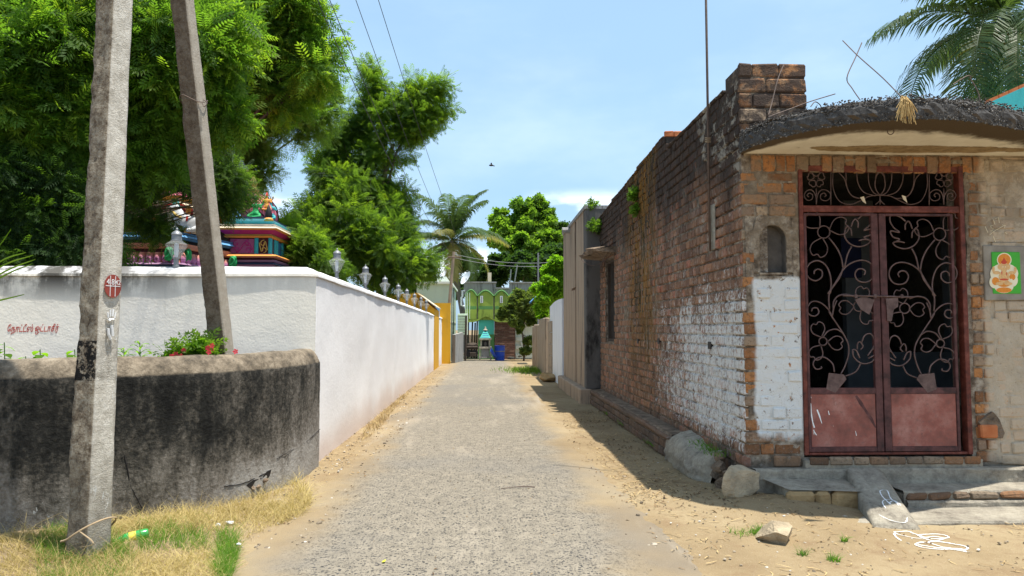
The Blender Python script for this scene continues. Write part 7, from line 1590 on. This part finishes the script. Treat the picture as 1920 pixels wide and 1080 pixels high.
# palm frond tips and seedlings in the planter at the left edge
sp = thing('potted_palm', 'young palm whose yellow green blades enter at the left edge before the white wall', 'palm', W(-60, 560, 6.6)); 
for k_, ((x0, y0), (x1, y1), (x2, y2)) in enumerate((((-80, 545), (0, 490), (48, 473)), ((-80, 555), (0, 500), (62, 478)), ((-80, 560), (10, 508), (66, 486)), ((-80, 565), (10, 515), (58, 495)), ((-80, 580), (-10, 565), (45, 552)), ((-80, 550), (-10, 470), (20, 430)))):
    m = MB(); P_ = smoothpts([W(x0, y0, 6.6), W(x1, y1, 6.5), W(x2, y2, 6.4)], 6); n_ = len(P_); m.sheet([[p+Vector((0, .006, -.012*(1-i/n_)**.5)), p, p+Vector((0, .006, .012*(1-i/n_)**.5))] for i, p in enumerate(P_)]); m.build('leaf_blade', M_['leaf_neem_bright'], sp)
def seedling(px, py_top, Y, kind, label, seed):
    rs = random.Random(seed); p = W(px, py_top, Y); zb = 1.09; t = thing('seedling' if kind != 'flower' else 'periwinkle', label, 'plant', (p.x, Y, zb)); h = p.z-zb
    m = MB(); m.tube([(p.x, Y, zb-.05), (p.x+.01, Y, zb+h*.5), (p.x, Y, zb+h)], .004, 5); m.build('stem', M_['grass_green'], t)
    n = 10 if kind == 'leaf' else 16
    for k in range(n):
        a = k*2.4+rs.random(); hh = h*(.35+.65*(k/n)); L = (.085 if kind == 'leaf' else .12)*(1.1-.4*k/n); w_ = (.035 if kind == 'leaf' else .011); c_ = Vector((p.x, Y, zb+hh)); d = Vector((math.cos(a), math.sin(a), .25 if kind == 'leaf' else .9)).normalized(); s_ = Vector((-math.sin(a), math.cos(a), 0)); rows = []
        for i in range(6): u = i/5; q = c_+d*L*(.15+u)+Vector((0, 0, -.05*u*u)); ww = w_*math.sin(math.pi*min(.98, u*.92+.06))**.8; rows.append([q-s_*ww, q+Vector((0, 0, -.004)), q+s_*ww])
        m = MB(); m.sheet(rows); m.r = [rs.random()]*len(m.v); m.build('leaf', M_['leaf_bright'], t)
    return t
for k_, (px, py, Y, kd, lb_) in enumerate(((8, 642, 6.0, 'leaf', 'leafy green seedling at the left edge of the planter'), (75, 655, 6.0, 'leaf', 'low broad leaved seedling under the red lettering'), (140, 655, 6.05, 'leaf', 'leafy seedling just left of the thick pole'), (232, 655, 6.1, 'blade', 'grassy seedling just right of the thick pole'), (262, 642, 6.15, 'blade', 'tall narrow leaved seedling midway between the two poles'), (48, 668, 5.9, 'leaf', 'smallest seedling between the edge plant and the red lettering'))): seedling(px, py, Y, kd, lb_, 50+k_)
pw = thing('periwinkle', 'flowering periwinkle clump with red blooms beside the foot of the leaning pole', 'flowering plant', W(360, 670, 6.35)); c0 = wloc(pw)
cl = [(*W(px, py, 6.35), r_) for px, py, r_ in ((330, 668, .07), (350, 662, .08), (372, 658, .09), (392, 660, .08), (385, 650, .07), (318, 672, .05))]; foliage('foliage', cl, 420, BROAD, .06, 'leaf_bright', pw, 3, .1); foliage('foliage', cl, 200, NEEM_LO, .10, 'leaf_mid', pw, 4, -.6)
for px, py, Y in ((322, 668, 6.2), (330, 664, 6.22), (340, 668, 6.2), (345, 657, 6.25), (392, 660, 6.2), (398, 648, 6.22), (390, 652, 6.25), (442, 659, 6.3), (334, 672, 6.18), (397, 656, 6.3)):
    p = W(px, py, Y); m = MB()
    for k_ in range(5): a = k_*1.2566+.3*px; d = Vector((math.cos(a), -.25, math.sin(a))); s_ = Vector((-math.sin(a), 0, math.cos(a))); m.add([p, p+d*.016+s_*.010, p+d*.026, p+d*.016-s_*.010], [(0, 1, 2, 3)])
    m.build('flower', M_['petal_red'], pw)
# creepers on the parapet of the right side
def tuftc(px, py, X, r_, n, lab, seed): p = WX(px, py, X); t = thing('wall_weed', lab, 'plant', tuple(p)); foliage('foliage', [(p.x-.03, p.y, p.z, r_, r_*1.5, r_)], n, BROAD, .09, 'leaf_mid', t, seed, .5)
tuftc(1120, 425, 2.25, .16, 90, 'small plant growing from the top of the black mouldy pilaster', 1); tuftc(1193, 365, XW-.01, .12, 90, 'wispy creeper hanging high on the brick side wall', 2); tuftc(1112, 385, 2.2, .14, 60, 'sprig of weeds on the coping of the plastered building', 3); tuftc(1196, 392, XW-.01, .09, 60, 'lower tail of the creeper on the brick side wall', 4)

# ================================================================ wires and thin poles
def wire(A, B, sag, r_, label, mat='wire_black'):
    A, B = Vector(A), Vector(B); P_ = [A.lerp(B, t)+Vector((0, 0, -sag*4*t*(1-t))) for t in np.linspace(0, 1, 40)]; m = MB(); m.tube(P_, r_, 5, False); o = m.build('power_line', M_[mat]); drop(o, A); return tag(o, label, 'wire', 'overhead wires along the lane')
T = top1; far = pf_t
wire(T+Vector((-.30, 0, -.6)), far+Vector((-.3, 0, -.1)), .85, .007, 'lower left overhead wire sagging from the thick pole past the middle tree')
wire(T+Vector((-.28, 0, -.25)), far+Vector((-.25, 0, .1)), .75, .007, 'second overhead wire running close above the lower left one')
wire(T+Vector((.0, 0, .1)), far+Vector((0, 0, .2)), .6, .006, 'middle overhead wire crossing the high tufts of the middle tree')
wire(T+Vector((.35, 0, .0)), far+Vector((.35, 0, .1)), .35, .006, 'rightmost overhead wire running clear of the trees over the lane')
for k_, dz in enumerate((0, -.16)): wire(far+Vector((0, 0, -.1+dz)), W(1068, 488+k_*6, 31), .25, .010, ('upper', 'lower')[k_]+' pale cable crossing the lane end in front of the round tree', 'steel_grey')
for k_, (px, y0_, y1_, dx, Y, lb_) in enumerate(((1009, 540, 474, 0, 30, 'thin upright pipe pole beside the vivid green tree'), (962, 535, 497, 8, 36.5, 'thin leaning antenna rod on the green house roof'), (955, 535, 505, 3, 37, 'short antenna rod left of the leaning one on the green house roof'))):
    a, b_ = W(px, y0_, Y), W(px+dx, y1_, Y); t = thing('rod_pole', lb_, 'pole', (a.x, Y, 0 if k_ == 0 else a.z-.3)); m = MB(); m.tube([Vector((a.x, Y, 0 if k_ == 0 else a.z-.3)), b_], .035, 6); m.build('shaft', M_['steel_grey'], t)
